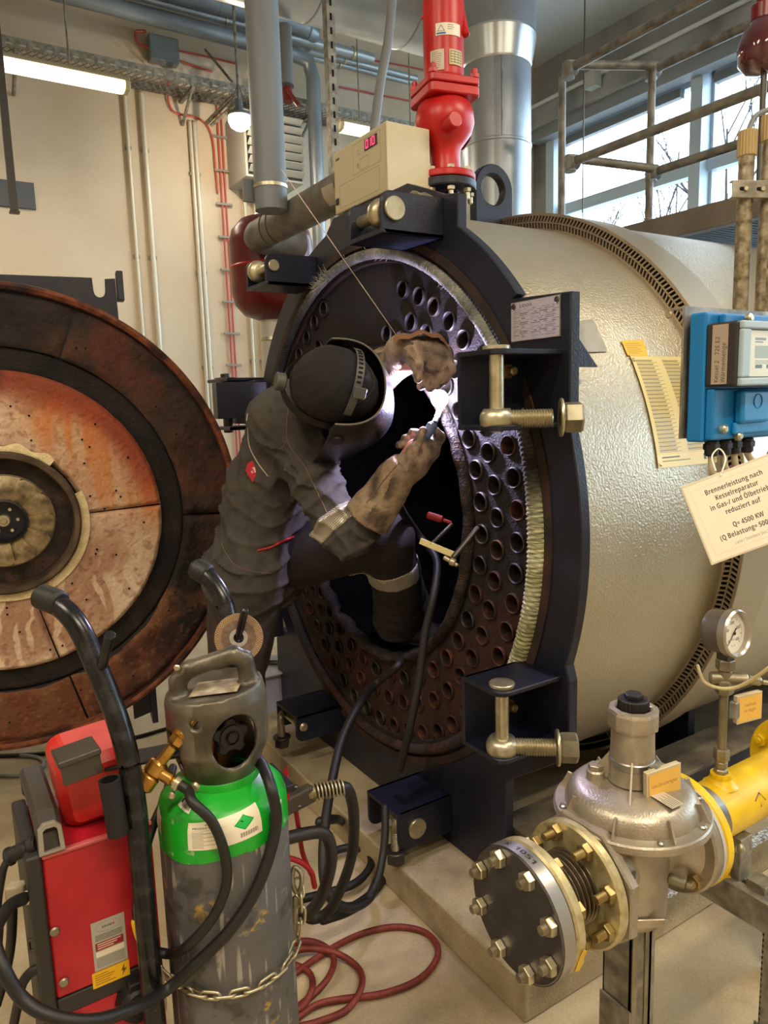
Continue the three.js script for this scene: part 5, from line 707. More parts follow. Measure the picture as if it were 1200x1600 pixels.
  // the laminated notice
  const note = canvasTex(1024, 700, (g) => { g.fillStyle = '#f1e9d8'; g.fillRect(0, 0, 1024, 700); g.strokeStyle = '#ddd2bd'; g.lineWidth = 4; g.strokeRect(60, 50, 904, 600); g.fillStyle = '#3b3734'; g.textAlign = 'center'; g.font = 'bold 60px sans-serif'; ['Brennerleistung nach', 'Kesselreparatur', 'in Gas-/ und Ölbetrieb', 'reduziert auf'].forEach((l, i) => g.fillText(l, 505, 128 + i * 72)); g.fillText('Q= 4500 KW', 505, 470); g.fillText('(Q Belastung= 5000 KW)', 505, 548); g.fillStyle = '#8a8378'; g.font = '36px sans-serif'; g.fillText('Land / Steinbeck Dez.2021', 505, 616); });
  const tl = [1.478,1.36,0.343], bl = [1.505,1.24,0.333], tr = [1.559,1.411,0.237], c = lerp3(bl, tr, 0.5), X = nrm3(sub3(tr, tl)), Y0 = sub3(tl, bl), Y = nrm3(add3(Y0, X, -dot3(Y0, X))), Z = crs3(X, Y), w = Math.hypot(...sub3(tr, tl)), h = dot3(sub3(tl, bl), Y);
  const n = thing('paper_notice', 'laminated white notice about reduced burner output hanging askew below the blue meter', 'notice', c);
  part(n, 'laminate', basis(box([0, 0, 0], [w, h, 0.0022], 0.0008), c, X, Y, Z), std({ color: 0xd9d0bc, roughness: 0.25 }));
  part(n, 'print', basis(new THREE.PlaneGeometry(w * 0.965, h * 0.95), add3(c, Z, 0.0015), X, Y, Z), phy({ map: note, roughness: 0.5, clearcoat: 0.5, clearcoatRoughness: 0.15 }), { uv: true });
  const lp = [1.509,1.373,0.309]; part(n, 'wire_loop', pipe([lp, [1.492,1.395,0.273], [1.461,1.406,0.243], [1.469,1.397,0.271], [1.498,1.379,0.305]], 0.0012, 6, 30), M.white);
  // upright conduits with fluted end caps, held by a short strut
  const pA = [1.135,1.858,-0.318], pB = [1.162,1.856,-0.36];
  const con = (p, y0, y1, label) => { const k = thing('conduit_pipe', label, 'conduit', [p[0], y0, p[2]], { group: 'galvanised conduits above the meter' }); part(k, 'tube', rodc([p[0], y0, p[2]], [p[0], y1, p[2]], 0.0165, 24), std({ map: blotch([[88, 80, 64], [142, 132, 108], [172, 164, 144]], { n: 256, size: 0.12, f: 10, o: 4, s: 141, grain: 20 }), metalness: 0.6, roughness: 0.42 })); const fl = []; for (let i = 0; i < 18; i++) fl.push(rod([p[0] + 0.018 * Math.cos(i / 18 * 2 * PI), y1 - 0.03, p[2] + 0.018 * Math.sin(i / 18 * 2 * PI)], [p[0] + 0.018 * Math.cos(i / 18 * 2 * PI), y1 + 0.022, p[2] + 0.018 * Math.sin(i / 18 * 2 * PI)], 0.0026, 6)); part(k, 'end_cap', [lat([[0.0165, -0.032], [0.0185, -0.03], [0.0185, 0.022], [0.0, 0.024]], [p[0], y1, p[2]], [0, 1, 0], 24), ...fl], std({ color: 0xb09a6c, roughness: 0.6 })); return k; };
  con(pA, 1.5, 2.03, 'left galvanised conduit with a fluted beige end cap, the shorter one above the meter'); con(pB, 1.5, 2.06, 'right galvanised conduit with a fluted end cap, at the picture edge above the meter');
  solo('conduit_wire', 'grey wire arching out of the left conduit cap', 'cable', pipe([[pA[0], 2.05, pA[2]], [pA[0] + 0.005, 2.085, pA[2] - 0.02], [pB[0], 2.11, pB[2] - 0.02], [pB[0] + 0.03, 2.2, pB[2] - 0.02]], 0.006, 8, 30), M.greyPaint);
  const st = thing('short_strut', 'short galvanised strut with slots clamping the two conduits', 'strut', lerp3(pA, pB, 0.5)); const sx = nrm3(sub3(pB, pA)), sc = add3(lerp3(pA, pB, 0.6), [0.845, 0, 0.53], 0.022); sc[1] = 1.925; const sZ = nrm3(crs3(sx, [0, 1, 0]));
  part(st, 'channel', [basis(box([0, 0, 0], [0.14, 0.036, 0.003], 0.001), sc, sx, [0, 1, 0], sZ), basis(box([0, 0.017, -0.008], [0.14, 0.003, 0.016], 0.001), sc, sx, [0, 1, 0], sZ), basis(box([0, -0.017, -0.008], [0.14, 0.003, 0.016], 0.001), sc, sx, [0, 1, 0], sZ)], M.galv);
  for (const d of [-0.045, -0.008, 0.03]) { part(st, 'slot', basis(ext(shape(rrect(-0.009, -0.004, 0.009, 0.004, 0.0039)), 0.0006, 0.0001), add3(sc, sZ, 0.0014), add3([0, 0, 0], sx), [0, 1, 0], sZ).translate(...sx.map((q) => q * d)), M.soot); part(st, 'bolt', nut(add3(add3(sc, sx, d + 0.004), sZ, 0.002), sZ, 0.005, 0.004), M.zinc); }
  // information sheet and yellow sticker on the shell
  const patch = (a0, a1, z0, z1, r, skew = 0) => grid(24, 8, (u, v) => { const a = rad(mix(a0, a1, 1 - v)), z = mix(z0, z1, u) + skew * v, q = r; return [q * Math.cos(a), CY + q * Math.sin(a), z]; });
}
{
  const R = 0.9495, flip = (fn) => grid(28, 20, (u, v) => fn(u, 1 - v));
  const onShell = (P, k = 0) => (u, v) => { const [tl, tr, bl, br] = P, ang = (p) => Math.atan2(p[1] - CY, p[0]), a = mix(mix(ang(bl), ang(br), u), mix(ang(tl), ang(tr), u), v), z = mix(mix(bl[2], br[2], u), mix(tl[2], tr[2], u), v); return [(R + k) * Math.cos(a), CY + (R + k) * Math.sin(a), z]; };
  const P = [[0.832,1.59,-0.316], [0.832,1.589,-0.544], [0.933,1.302,-0.31], [0.933,1.301,-0.557]];
  const sheet = canvasTex(512, 1024, (g) => { g.fillStyle = '#d9c886'; g.fillRect(0, 0, 512, 1024); g.fillStyle = '#e3d596'; g.fillRect(0, 0, 512, 110); g.fillStyle = '#7b6a3c'; g.fillRect(40, 50, 240, 9); g.fillStyle = '#453b22'; g.fillRect(40, 80, 150, 12); g.fillRect(400, 40, 22, 50); g.fillRect(430, 44, 60, 10); g.fillRect(430, 64, 60, 10); let s = 5; g.fillStyle = '#8a7a4e'; for (const x0 of [30, 272]) for (let y = 130; y < 990; y += 12) { s = (s * 61 + 17) % 97; if (s % 13 === 0) { g.fillStyle = '#5c4f2e'; g.fillRect(x0, y, 80 + s, 8); g.fillStyle = '#8a7a4e'; } else g.fillRect(x0, y, 150 + (s % 50) * 1.2, 5); } });
  const o = thing('instruction_sheet', 'yellowed instruction sheet in fine print fixed to the boiler shell', 'instruction sheet', [0.9, 1.45, -0.45]);
  part(o, 'sheet', flip(onShell(P, 0.001)), std({ map: sheet, roughness: 0.35 }), { uv: true });
  for (const [u, v] of [[0.03, 0.96], [0.95, 0.96], [0.04, 0.03], [0.95, 0.03]]) { const p = onShell(P, 0)(u, v), d = nrm3([p[0], p[1] - CY, 0]); part(o, 'rivet', rodc(p, add3(p, d, 0.005), 0.005, 12), M.zinc); }
  const Q = [[0.808,1.631,-0.309], [0.806,1.634,-0.399], [0.831,1.591,-0.307], [0.832,1.59,-0.389]];
  const yl = canvasTex(128, 96, (g) => { g.fillStyle = '#e8b418'; g.fillRect(0, 0, 128, 96); g.fillStyle = '#a9781a'; for (let i = 0; i < 6; i++) g.fillRect(12, 14 + i * 12, 60 + (i * 29) % 40, 4); });
  const y = thing('warning_sticker', 'small yellow sticker on the boiler shell above the instruction sheet', 'sticker', [0.87, 1.5, -0.4]); part(y, 'film', flip(onShell(Q, 0.0008)), std({ map: yl, roughness: 0.4 }), { uv: true });
  // sheet-metal lap of the shell round the gusset
  const Lp = [[0.777,1.679,-0.161], [0.771,1.687,-0.242], [0.828,1.596,-0.107], [0.826,1.601,-0.237]]; const lap = thing('cladding_patch', 'stucco metal patch plate around the gusset on the boiler shell', 'cladding', [0.87, 1.6, -0.15]); part(lap, 'patch_sheet', flip(onShell(Lp, 0.001)), M.stucco, { uv: true });
}

// ---------- shielding gas cylinder ----------
{
  const cx = 1.041, cz = 0.918, R = 0.104, t = thing('gas_cylinder', 'scuffed grey gas cylinder with bright green shoulder and a grey cap guard, chained upright', 'gas cylinder', [cx, 0.07, cz]);
  const greyM = std({ map: dataTex(1024, 1024, (u, v) => {
    const n = fbm(u, v, 6, 6, 151), sc = fbm(u * 1, v, 40, 4, 152), streak = pn(u * 90, v * 4, 90, 153) * 0.5 + pn(u * 34, v * 7, 34, 157) * 0.5, g = (hash(Math.floor(u * 1024), Math.floor(v * 1024), 1) - 0.5) * 16;
    let c = mix3([84, 83, 85], [110, 109, 109], n); c = mix3(c, [168, 164, 156], sst(0.66, 0.76, streak) * sst(0.4, 0.55, n) * 0.9); c = mix3(c, [150, 146, 138], sst(0.62, 0.72, sc) * sst(0.45, 0.7, fbm(u, v, 9, 3, 154)) * 0.7); c = mix3(c, [176, 146, 74], sst(0.68, 0.74, fbm(u, v, 7, 3, 159)) * sst(0.5, 0.6, sc) * 0.9); c = mix3(c, [50, 48, 48], sst(0.62, 0.78, fbm(u, v, 13, 4, 155)) * 0.55); return c.map((q) => clamp(q + g, 0, 255));
  }, 0.42), roughness: 0.6, metalness: 0.15, bumpMap: coarseBump, bumpScale: 0.0012 });
  const greenM = std({ map: dataTex(512, 512, (u, v) => { const n = fbm(u, v, 6, 5, 161), sc = fbm(u, v, 30, 4, 162); let c = mix3([12, 150, 32], [24, 172, 44], n); c = mix3(c, [170, 178, 150], sst(0.68, 0.76, sc) * sst(0.55, 0.68, fbm(u, v, 6, 3, 163)) * 0.8); c = mix3(c, [90, 110, 80], sst(0.68, 0.78, fbm(u, v, 20, 3, 164)) * 0.4); return c; }, 0.4), roughness: 0.36, bumpMap: coarseBump, bumpScale: 0.0008 });
  const wrapL = (prof, n = 96) => { const g = latS(prof, [cx, 0, cz], [0, 1, 0], n).toNonIndexed(), q = g.attributes.position, u = g.attributes.uv; for (let i = 0; i < q.count; i++) u.setXY(i, u.getX(i) * 2 * PI * R, q.getY(i)); return g; };
  part(t, 'steel_body', wrapL([[0.0, 0.0705], [0.098, 0.071], [R, 0.08], [R, 0.4], [R, 0.83], [R, 0.834]]), greyM, { uv: true });
  // the green coat ends in an uneven edge
  const edge = (a) => 0.812 + 0.006 * Math.sin(a * 2 + 1) + 0.006 * (fbm((a + 4) / 12, 0.3, 24, 4, 8) - 0.5) * 2;
  const sp = [[0, 0], [0.1046, 0], [0.1046, 0.035], [0.1035, 0.06], [0.099, 0.08], [0.09, 0.095], [0.076, 0.108], [0.058, 0.12], [0.046, 0.127], [0.041, 0.131]];
  part(t, 'green_shoulder', grid(120, 24, (u, v) => { const a = u * 2 * PI, k = v * (sp.length - 2) + 1, i = Math.min(sp.length - 2, Math.floor(k)), f = k - i, r = mix(sp[i][0], sp[i + 1][0], f), y = mix(sp[i][1], sp[i + 1][1], f); const yy = v < 0.12 ? mix(edge(a), 0.819 + 0.0238, v / 0.12) : 0.819 + y * 0.68; return [cx + r * Math.cos(a), yy, cz - r * Math.sin(a)]; }, true), greenM, {});
  part(t, 'neck_ring', [latS([[0.06, 0.889], [0.062, 0.894], [0.062, 0.908], [0.058, 0.914], [0.05, 0.915]], [cx, 0, cz], [0, 1, 0], 56)], greenM);
  // cap guard: a hollow tulip with two windows and a handle loop
  const a0 = nrm3([0.536, 0, -0.844]), t0 = nrm3([0.845, 0, 0.535]), gc = [cx, 0.99, cz], K = (x, y, z) => [gc[0] + a0[0] * x + t0[0] * z, gc[1] + y, gc[2] + a0[2] * x + t0[2] * z];
  const toL = (p) => { const d = sub3(p, gc); return [dot3(d, a0), d[1], dot3(d, t0)]; };
  const handle = [[[-0.052, 0.045, 0.03], [-0.05, 0.082, 0.03], 0.0155, 0.0135], [[-0.05, 0.082, 0.03], [-0.032, 0.1, 0.03], 0.0135, 0.0135], [[-0.032, 0.1, 0.03], [0.034, 0.116, 0.012], 0.0135, 0.0135], [[0.034, 0.116, 0.012], [0.05, 0.106, 0.006], 0.0135, 0.0135], [[0.05, 0.106, 0.006], [0.058, 0.055, 0.004], 0.0135, 0.017]];
  const guard = (p) => {
    const q = toL(p), [x, y, z] = q, r = Math.hypot(x, z);
    const el = (k) => { const R0 = (y > 0.045 ? 0.08 - (y - 0.045) * 0.25 : y > -0.03 ? 0.08 : 0.08 - (-0.03 - y) * 0.42) - k; return r - R0; };
    let d = Math.max(el(0), y - (0.062 + 0.008 * x / 0.08) , -y - 0.084); d = smin(d, bonesD(q, handle, 0.006), 0.012);
    d = Math.max(d, -Math.max(el(0.011), y - 0.05));
    const win = (wx, wy, wz, rx, ry) => { const l = Math.hypot(wx, wz), ux = wx / l, uz = wz / l, s = -uz * x + ux * z, f = ux * x + uz * z; return f < 0 ? 1 : (Math.hypot(s / rx, (y - wy) / ry) - 1) * Math.min(rx, ry); };
    const cut = (w) => { d = -smin(-d, w, 0.006); };
    cut(win(0.55, -0.008, 0.8, 0.036, 0.044)); cut(win(-0.82, -0.03, 0.57, 0.024, 0.036)); cut(win(-0.3, 0, -0.9, 0.034, 0.04)); cut(win(0.8, 0, -0.6, 0.03, 0.04));
    cut((Math.hypot(x + 0.012 + 0.004, y - 0.028) - 0.0075) + (z < 0 ? 1 : 0));
    return d;
  };
  part(t, 'cap_guard', nets(guard, [gc[0] - 0.11, gc[1] - 0.1, gc[2] - 0.11], [gc[0] + 0.11, gc[1] + 0.165, gc[2] + 0.11], 0.0033), std({ map: blotch([[66, 63, 56], [96, 91, 80], [124, 118, 102]], { n: 256, size: 0.25, f: 6, o: 6, s: 171, grain: 10 }), metalness: 0.55, roughness: 0.4 }));
  part(t, 'guard_lid_label', [grid(14, 6, (u, v) => K(mix(-0.03, 0.045, u), 0.0655 + 0.008 * mix(-0.03, 0.045, u) / 0.08 , mix(0.05, -0.01, v)))], std({ map: blotch([[124, 112, 92], [156, 142, 118], [190, 178, 150]], { n: 64, size: 0.06, f: 5, o: 4, s: 172 }), roughness: 0.6 }));
  part(t, 'guard_screw', [rodc(K(-0.026, -0.083, 0.05), K(-0.029, -0.083, 0.058), 0.0085, 16), rodc(K(-0.046, 0.108, 0.042), K(-0.046, 0.108, 0.046), 0.005, 12)], M.zinc);
  // valve inside, with the handwheel looking out of the right window
  part(t, 'valve_body', [rodc(K(0, -0.09, 0), K(0, 0.02, 0), 0.018, 20), rodc(K(0, -0.02, 0), K(-0.05, -0.02, 0.02), 0.014, 16)], M.brass);
  const hw = K(0.03, -0.006, 0.044), hn = nrm3(sub3(K(0.55, 0, 0.8), K(0, 0, 0))), hx = nrm3(crs3([0, 1, 0], hn)), lobes = []; for (let i = 0; i < 60; i++) { const a = i / 60 * 2 * PI, r = 0.027 + 0.004 * Math.sign(Math.sin(a * 5)) * Math.pow(Math.abs(Math.sin(a * 5)), 0.4); lobes.push([r * Math.cos(a), r * Math.sin(a)]); }
  part(t, 'hand_wheel', [basis(ext(shape(lobes), 0.014, 0.002), add3(hw, hn, -0.012), hx, crs3(hn, hx), hn), nut(hw, hn, 0.009, 0.008), lat([[0.012, 0], [0.019, 0.0], [0.019, 0.003], [0.012, 0.003]], add3(hw, hn, 0.002), hn, 30)], M.black);
  // labels, curved to the shoulder
  const onSh = (px, py) => { let y = 0.8; return V0(px, py); };
  const shr = (y) => { const h = (y - 0.819) / 0.68; for (let i = 1; i < sp.length - 1; i++) if (h <= sp[i + 1][1]) return mix(sp[i][0], sp[i + 1][0], clamp((h - sp[i][1]) / (sp[i + 1][1] - sp[i][1] + 1e-9))); return 0.04; };
  const sticker = (d0, d1, y0, y1, sk, nm, map) => { part(t, nm, grid(24, 10, (u, v) => { const d = rad(mix(d0, d1, u)), y = mix(y0, y1, v) + sk * (u - 0.5), r = shr(y) + 0.0009; return [cx + r * Math.cos(d), y, cz - r * Math.sin(d)]; }), std({ map, roughness: 0.5 }), { uv: true }); };
  const lab = canvasTex(640, 360, (g) => { g.fillStyle = '#e4dcc6'; g.fillRect(0, 0, 640, 360); g.fillStyle = '#2f5a40'; g.font = 'bold 34px sans-serif'; g.fillText('air', 150, 46); g.fillText('PRODUCTS', 40, 84); g.fillStyle = '#555'; g.fillRect(40, 100, 300, 2); let s = 3; for (let y = 120; y < 330; y += 17) { s = (s * 61 + 17) % 97; g.fillRect(40, y, 90 + s * 1.8, 5); } g.save(); g.translate(486, 130); g.rotate(PI / 4); g.fillStyle = '#13b04a'; g.fillRect(-66, -66, 132, 132); g.strokeStyle = '#0b6b2c'; g.lineWidth = 4; g.strokeRect(-56, -56, 112, 112); g.fillStyle = '#0d3d1c'; g.fillRect(-46, -8, 34, 12); g.restore(); g.fillStyle = '#6b5a4c'; for (let i = 0; i < 30; i++) g.fillRect(440 + i * 5.4, 250, 1.5 + (i * 7) % 4, 60); });
  sticker(-50, 14, 0.836, 0.878, 0.012, 'paper_label', lab);
  const bar = canvasTex(160, 48, (g) => { g.fillStyle = '#e2dccb'; g.fillRect(0, 0, 160, 48); g.fillStyle = '#333'; g.fillRect(6, 8, 30, 20); for (let i = 0; i < 24; i++) g.fillRect(44 + i * 4.4, 10, 1.4 + (i * 5) % 3, 26); });
  sticker(-70, -52, 0.884, 0.893, -0.005, 'barcode_label', bar);
  sticker(-98, -84, 0.838, 0.868, -0.01, 'torn_label', canvasTex(8, 8, (g) => { g.fillStyle = '#b9b3a4'; g.fillRect(0, 0, 8, 8); }));
  sticker(24, 44, 0.83, 0.872, 0.004, 'white_print', canvasTex(64, 128, (g) => { g.fillStyle = '#1ea33a'; g.fillRect(0, 0, 64, 128); g.fillStyle = '#e8efe6'; g.save(); g.translate(32, 64); g.rotate(0.6); g.fillRect(-8, -50, 14, 100); g.restore(); }));
  // brass flow regulator out of the left window
  const rg = thing('flow_regulator', 'brass flow regulator screwed to the valve of the gas cylinder, pointing down left', 'gas regulator', [1.042,0.956,0.999]);
  const q0 = [1.07,1.004,0.979], q1 = [1.053,0.966,0.988], q2 = [1.052,0.944,1.006], q3 = [1.065,0.934,1.045], dr = nrm3(sub3(q3, q0)), L = Math.hypot(...sub3(q3, q0));
  part(rg, 'union_nut', [nut(q0, dr, 0.0125, 0.026), rodc(add3(q0, dr, -0.04), q0, 0.009, 18), lat([[0.0125, 0.0], [0.0138, 0.002], [0.0138, 0.007], [0.0125, 0.009]], add3(q0, dr, 0.004), dr, 24)], M.brass);
  part(rg, 'barrel', [rodc(add3(q0, dr, 0.028), add3(q0, dr, 0.062), 0.009, 24), rodc(add3(q0, dr, 0.058), add3(q0, dr, L - 0.016), 0.0155, 32), rodc(add3(q0, dr, L - 0.016), add3(q0, dr, L + 0.008), 0.0162, 32)], M.brass);
  const o0 = add3(q0, dr, 0.072), o1 = [1.091,0.933,1.004], od = nrm3(sub3(o1, o0)); part(rg, 'hose_tail', [rodc(add3(o0, od, 0.01), add3(o0, od, 0.032), 0.0095, 20), rodc(add3(o0, od, 0.03), o1, 0.007, 16)], M.brass);
  part(rg, 'hose_clamp', [lat([[0.0085, 0.0], [0.011, 0.001], [0.011, 0.009], [0.0085, 0.01]], add3(o1, od, -0.004), od, 24), rodc(add3(o1, [0, -0.012, 0.006]), add3(o1, [0, -0.022, 0.01]), 0.005, 12)], M.zinc);
  // hoses over the front of the cylinder
  const S = (px, py, k) => null;
  const hs = [o1, add3(o1, od, 0.02), [1.131,0.919,0.994], [1.148,0.89,0.973], [1.151,0.831,0.957], [1.15,0.783,0.957], [1.143,0.734,0.977], [1.127,0.693,1.009], [1.057,0.635,1.03], [1.049,0.653,1.057], [1.037,0.682,1.066], [1.031,0.729,1.063], [1.029,0.783,1.051], [1.011,0.821,1.03], [0.968,0.832,1.001], [0.894,0.819,0.97], [0.857,0.839,0.948]];
  const hose = solo('gas_hose', 'black gas hose looping from the brass regulator across the cylinder and back behind it', 'hose', pipe(hs, 0.0078, 12, 220), M.cable);
  const c2 = [[1.06,0.924,0.866], [1.106,0.922,0.87], [1.149,0.906,0.876], [1.149,0.856,0.871], [1.153,0.8,0.889], [1.157,0.75,0.92], [1.151,0.704,0.959], [1.129,0.658,1.002], [1.1,0.611,1.044], [1.14,0.639,1.106], [1.158,0.665,1.164], [1.149,0.69,1.209], [1.126,0.714,1.239], [1.107,0.758,1.257], [1.076,0.782,1.262], [1.046,0.787,1.251], [1.021,0.787,1.234], [1.009,0.781,1.216], [0.999,0.769,1.197]];
  solo('welding_cable', 'thick black cable sweeping low across the cylinder to the left socket of the red machine', 'cable', pipe(c2, 0.0092, 12, 260), M.cable);
  solo('cable_marker', 'white printed marker sleeve on the cable at the red machine', 'cable marker', rod([1.01,0.782,1.215], [1.002,0.773,1.202], 0.0098, 14), std({ map: canvasTex(64, 32, (g) => { g.fillStyle = '#d8d0b8'; g.fillRect(0, 0, 64, 32); g.fillStyle = '#443'; g.font = 'bold 22px sans-serif'; g.fillText('24K', 8, 24); }), roughness: 0.6 }));
  solo('hose_tape', 'worn yellow tape on the black gas hose left of the cylinder', 'tape', [pipe([[1.035,0.694,1.068], [1.039,0.678,1.066], [1.044,0.664,1.063]], 0.0086, 10, 12)], M.yellow);
  // chain: every link its own part
  const ch = thing('chain', 'zinc plated chain slung round the lower part of the gas cylinder', 'chain', [cx + 0.1, 0.5, cz + 0.06]);
  const path = smooth([[1.043,0.606,1.042], [1.07,0.593,1.025], [1.103,0.591,1.009], [1.129,0.589,0.982], [1.145,0.589,0.949], [1.15,0.588,0.916], [1.145,0.59,0.884], [1.131,0.591,0.855], [1.119,0.601,0.837], [1.098,0.601,0.821]], 120);
  const linkG = (L, w, r) => { const pts = []; for (let i = 0; i < 28; i++) { const a = i / 28 * 2 * PI, c = Math.cos(a), s = Math.sin(a); pts.push([Math.sign(c) * (L - w) + w * c, w * s, 0]); } return pipe(pts, r, 8, 36, true); };
  const runChain = (pts, out, par) => { let acc = 0, k = 0, last = pts[0], prev = null; const step = 0.0222; for (let i = 1; i < pts.length; i++) { const d = Math.hypot(...sub3(pts[i], pts[i - 1])); acc += d; if (acc >= step) { const mid = lerp3(last, pts[i], 0.5), X = nrm3(sub3(pts[i], last)), o = out(mid), Z0 = nrm3(add3(o, X, -dot3(o, X))), Y0 = crs3(Z0, X), tw = k % 2 ? 1.25 : 0.2, Y = add3(Y0.map((q) => q * Math.cos(tw)), Z0, Math.sin(tw)), Z = crs3(X, Y); part(par, 'link', basis(linkG(0.0158, 0.0075, 0.0024), mid, X, Y, Z), M.zinc); last = pts[i]; acc = 0; k++; } } };
  runChain(path, (p) => nrm3([p[0] - cx, 0, p[2] - cz]), ch);
  runChain(smooth([[1.043,0.606,1.042], [1.046,0.577,1.044], [1.051,0.547,1.045], [1.055,0.516,1.048]], 60), () => [0.85, 0, 0.53], ch);
  const ch2 = thing('chain', 'short end of chain and snap hook hanging right of the gas cylinder', 'chain', [1.093,0.634,0.82]); runChain(smooth([[1.079,0.686,0.809], [1.093,0.666,0.812], [1.097,0.623,0.816], [1.098,0.585,0.826]], 60), () => [0.85, 0, 0.53], ch2);
  part(ch2, 'snap_hook', [pipe([[1.073,0.708,0.812], [1.08,0.7,0.804], [1.087,0.684,0.806], [1.085,0.668,0.814], [1.079,0.684,0.819]], 0.0042, 8, 30, true), rodc([1.084,0.663,0.817], [1.095,0.591,0.83], 0.006, 12)], M.zincDull);
}
// ---------- the welding machine on its trolley ----------
{
  const x0 = 0.84, x1 = 1.02, z0 = 1.03, z1 = 1.19, y0 = 0.605, y1 = 0.845, t = thing('welding_machine', 'red welding machine with a dark carrying handle, data label and yellow warning sticker', 'welding machine', [0.77, 0.1, 1.11]);
  const redM = std({ map: blotch([[164, 22, 36], [180, 28, 42], [188, 36, 48]], { n: 256, size: 0.35, f: 5, o: 5, s: 181, grain: 5 }), roughness: 0.42 }), dark = std({ color: 0x2b2927, roughness: 0.55 });
  part(t, 'red_cover', [bx(x0, x1, y0, y1, z0, z1, 0.006)], redM);
  part(t, 'end_frame', [bx(x0 - 0.01, x1 + 0.004, 0.3, y1 + 0.004, z1, z1 + 0.022, 0.005), bx(x0, x1, 0.575, 0.604, z0, z1, 0.003)], dark);
  part(t, 'lower_unit', bx(x0, x1 - 0.004, 0.33, 0.574, z0, z1, 0.006), redM);
  part(t, 'filler_cap', [lat([[0.0, 0.03], [0.026, 0.03], [0.031, 0.02], [0.034, 0.0]], [x1 - 0.004, 0.553, 1.075], [1, 0, 0], 10), bx(x1 - 0.004, x1 + 0.02, 0.575, 0.592, 1.05, 1.09, 0.004)], M.black);
  part(t, 'edge_strip', [bx(x1 - 0.004, x1 + 0.006, y1 - 0.004, y1 + 0.002, z0, z1, 0.002)], std({ color: 0xc05a5a, roughness: 0.4 }));
  for (const [y, z] of [[0.72, 1.183], [0.632, 1.178], [0.56, 1.165]]) part(t, 'cover_screw', rodc([x1, y, z], [x1 + 0.005, y, z], 0.0075, 14), M.zincDull);
  // carrying handle: an arched bar along the top
  const hp = [[0.80, y1], [0.80, y1 + 0.035], [0.815, y1 + 0.05], [0.98, y1 + 0.05], [1.012, y1 + 0.03], [1.022, y1], [0.985, y1], [0.975, y1 + 0.018], [0.96, y1 + 0.024], [0.835, y1 + 0.024], [0.825, y1]];
  part(t, 'carrying_handle', basis(ext(shape(hp), 0.036, 0.006), [0, 0, 1.193], [1, 0, 0], [0, 1, 0], [0, 0, -1]), std({ color: 0x37332f, roughness: 0.5 }));
  part(t, 'handle_end', [basis(ext(shape([[-0.018, 0], [-0.016, 0.036], [-0.008, 0.044], [0.008, 0.044], [0.016, 0.036], [0.018, 0]], [[[-0.012, 0.004], [-0.011, 0.034], [-0.006, 0.038], [0.006, 0.038], [0.011, 0.034], [0.012, 0.004]]]), 0.014, 0.001), [1.018, y1 + 0.002, 1.175], [0, 0, -1], [-0.25, 1, 0], [1, 0.25, 0])], std({ color: 0x8b8378, roughness: 0.5 }));
  const dl = canvasTex(256, 448, (g) => { g.fillStyle = '#aaa79c'; g.fillRect(0, 0, 256, 448); g.strokeStyle = '#6b675f'; g.lineWidth = 2; g.beginPath(); g.ellipse(128, 66, 96, 44, 0, 0, 7); g.stroke(); g.fillStyle = '#2a2524'; g.font = 'bold italic 28px sans-serif'; g.fillText('REHM', 78, 76); g.fillStyle = '#b8402c'; g.fillRect(164, 56, 14, 20); g.fillStyle = '#444'; for (let i = 0; i < 4; i++) g.fillRect(24, 130 + i * 14, 208, 6); g.fillStyle = '#8e2020'; g.fillRect(20, 196, 216, 74); g.fillStyle = '#e0d8c8'; for (let i = 0; i < 3; i++) g.fillRect(36, 208 + i * 20, 180 - i * 30, 8); g.fillRect(20, 278, 216, 50); g.fillStyle = '#98958c'; g.fillRect(20, 336, 216, 90); });
  part(t, 'data_label', basis(new THREE.PlaneGeometry(0.05, 0.083), [x1 + 0.0008, 0.668, 1.108], [0, 0, -1], [0, 1, 0], [1, 0, 0]), std({ map: dl, roughness: 0.45 }), { uv: true });
  const yl = canvasTex(192, 96, (g) => { g.fillStyle = '#eab411'; g.fillRect(0, 0, 192, 96); g.fillStyle = '#5b4410'; for (let i = 0; i < 5; i++) g.fillRect(14, 20 + i * 14, 70 + (i * 31) % 44, 4); g.beginPath(); g.moveTo(168, 12); g.lineTo(148, 52); g.lineTo(160, 52); g.lineTo(150, 86); g.lineTo(178, 42); g.lineTo(164, 42); g.fill(); });
  part(t, 'warning_label', basis(new THREE.PlaneGeometry(0.056, 0.027), [x1 + 0.001, 0.612, 1.11], [0, 0, -1], [0, 1, 0], [1, 0, 0]), std({ map: yl, roughness: 0.45 }), { uv: true });
  part(t, 'rear_panel', bx(x0, x1, 0.06, 0.33, z0, z1, 0.004), M.black);
  part(t, 'base_tray', bx(0.8, 1.16, 0.06, 0.07, 0.74, 1.22, 0.004), M.black);
  for (const [x, z] of [[0.86, 0.8], [0.86, 1.18], [1.08, 0.8], [1.08, 1.18]]) part(t, 'castor', [rodc([x, 0.0301, z - 0.012], [x, 0.0301, z + 0.012], 0.03, 20)], M.rubber);
  part(t, 'bottle_bracket', bx(0.9, 1.0, 0.80, 0.815, 0.77, 0.80, 0.003), M.black); part(t, 'bottle_stop', basis(ext(shape([[-0.03, -0.05], [0.03, 0.02], [0.03, -0.05]]), 0.004, 0.001), [0.904,0.789,0.773], [0.536, 0, -0.844], [0, 1, 0], [0.845, 0, 0.53]), redM);
  // the two bent push handles with rubber grips and hooks
  const tube = std({ map: blotch([[16, 16, 18], [26, 26, 29], [48, 48, 50]], { n: 128, size: 0.12, f: 6, o: 5, s: 182 }), roughness: 0.25, metalness: 0.3 });
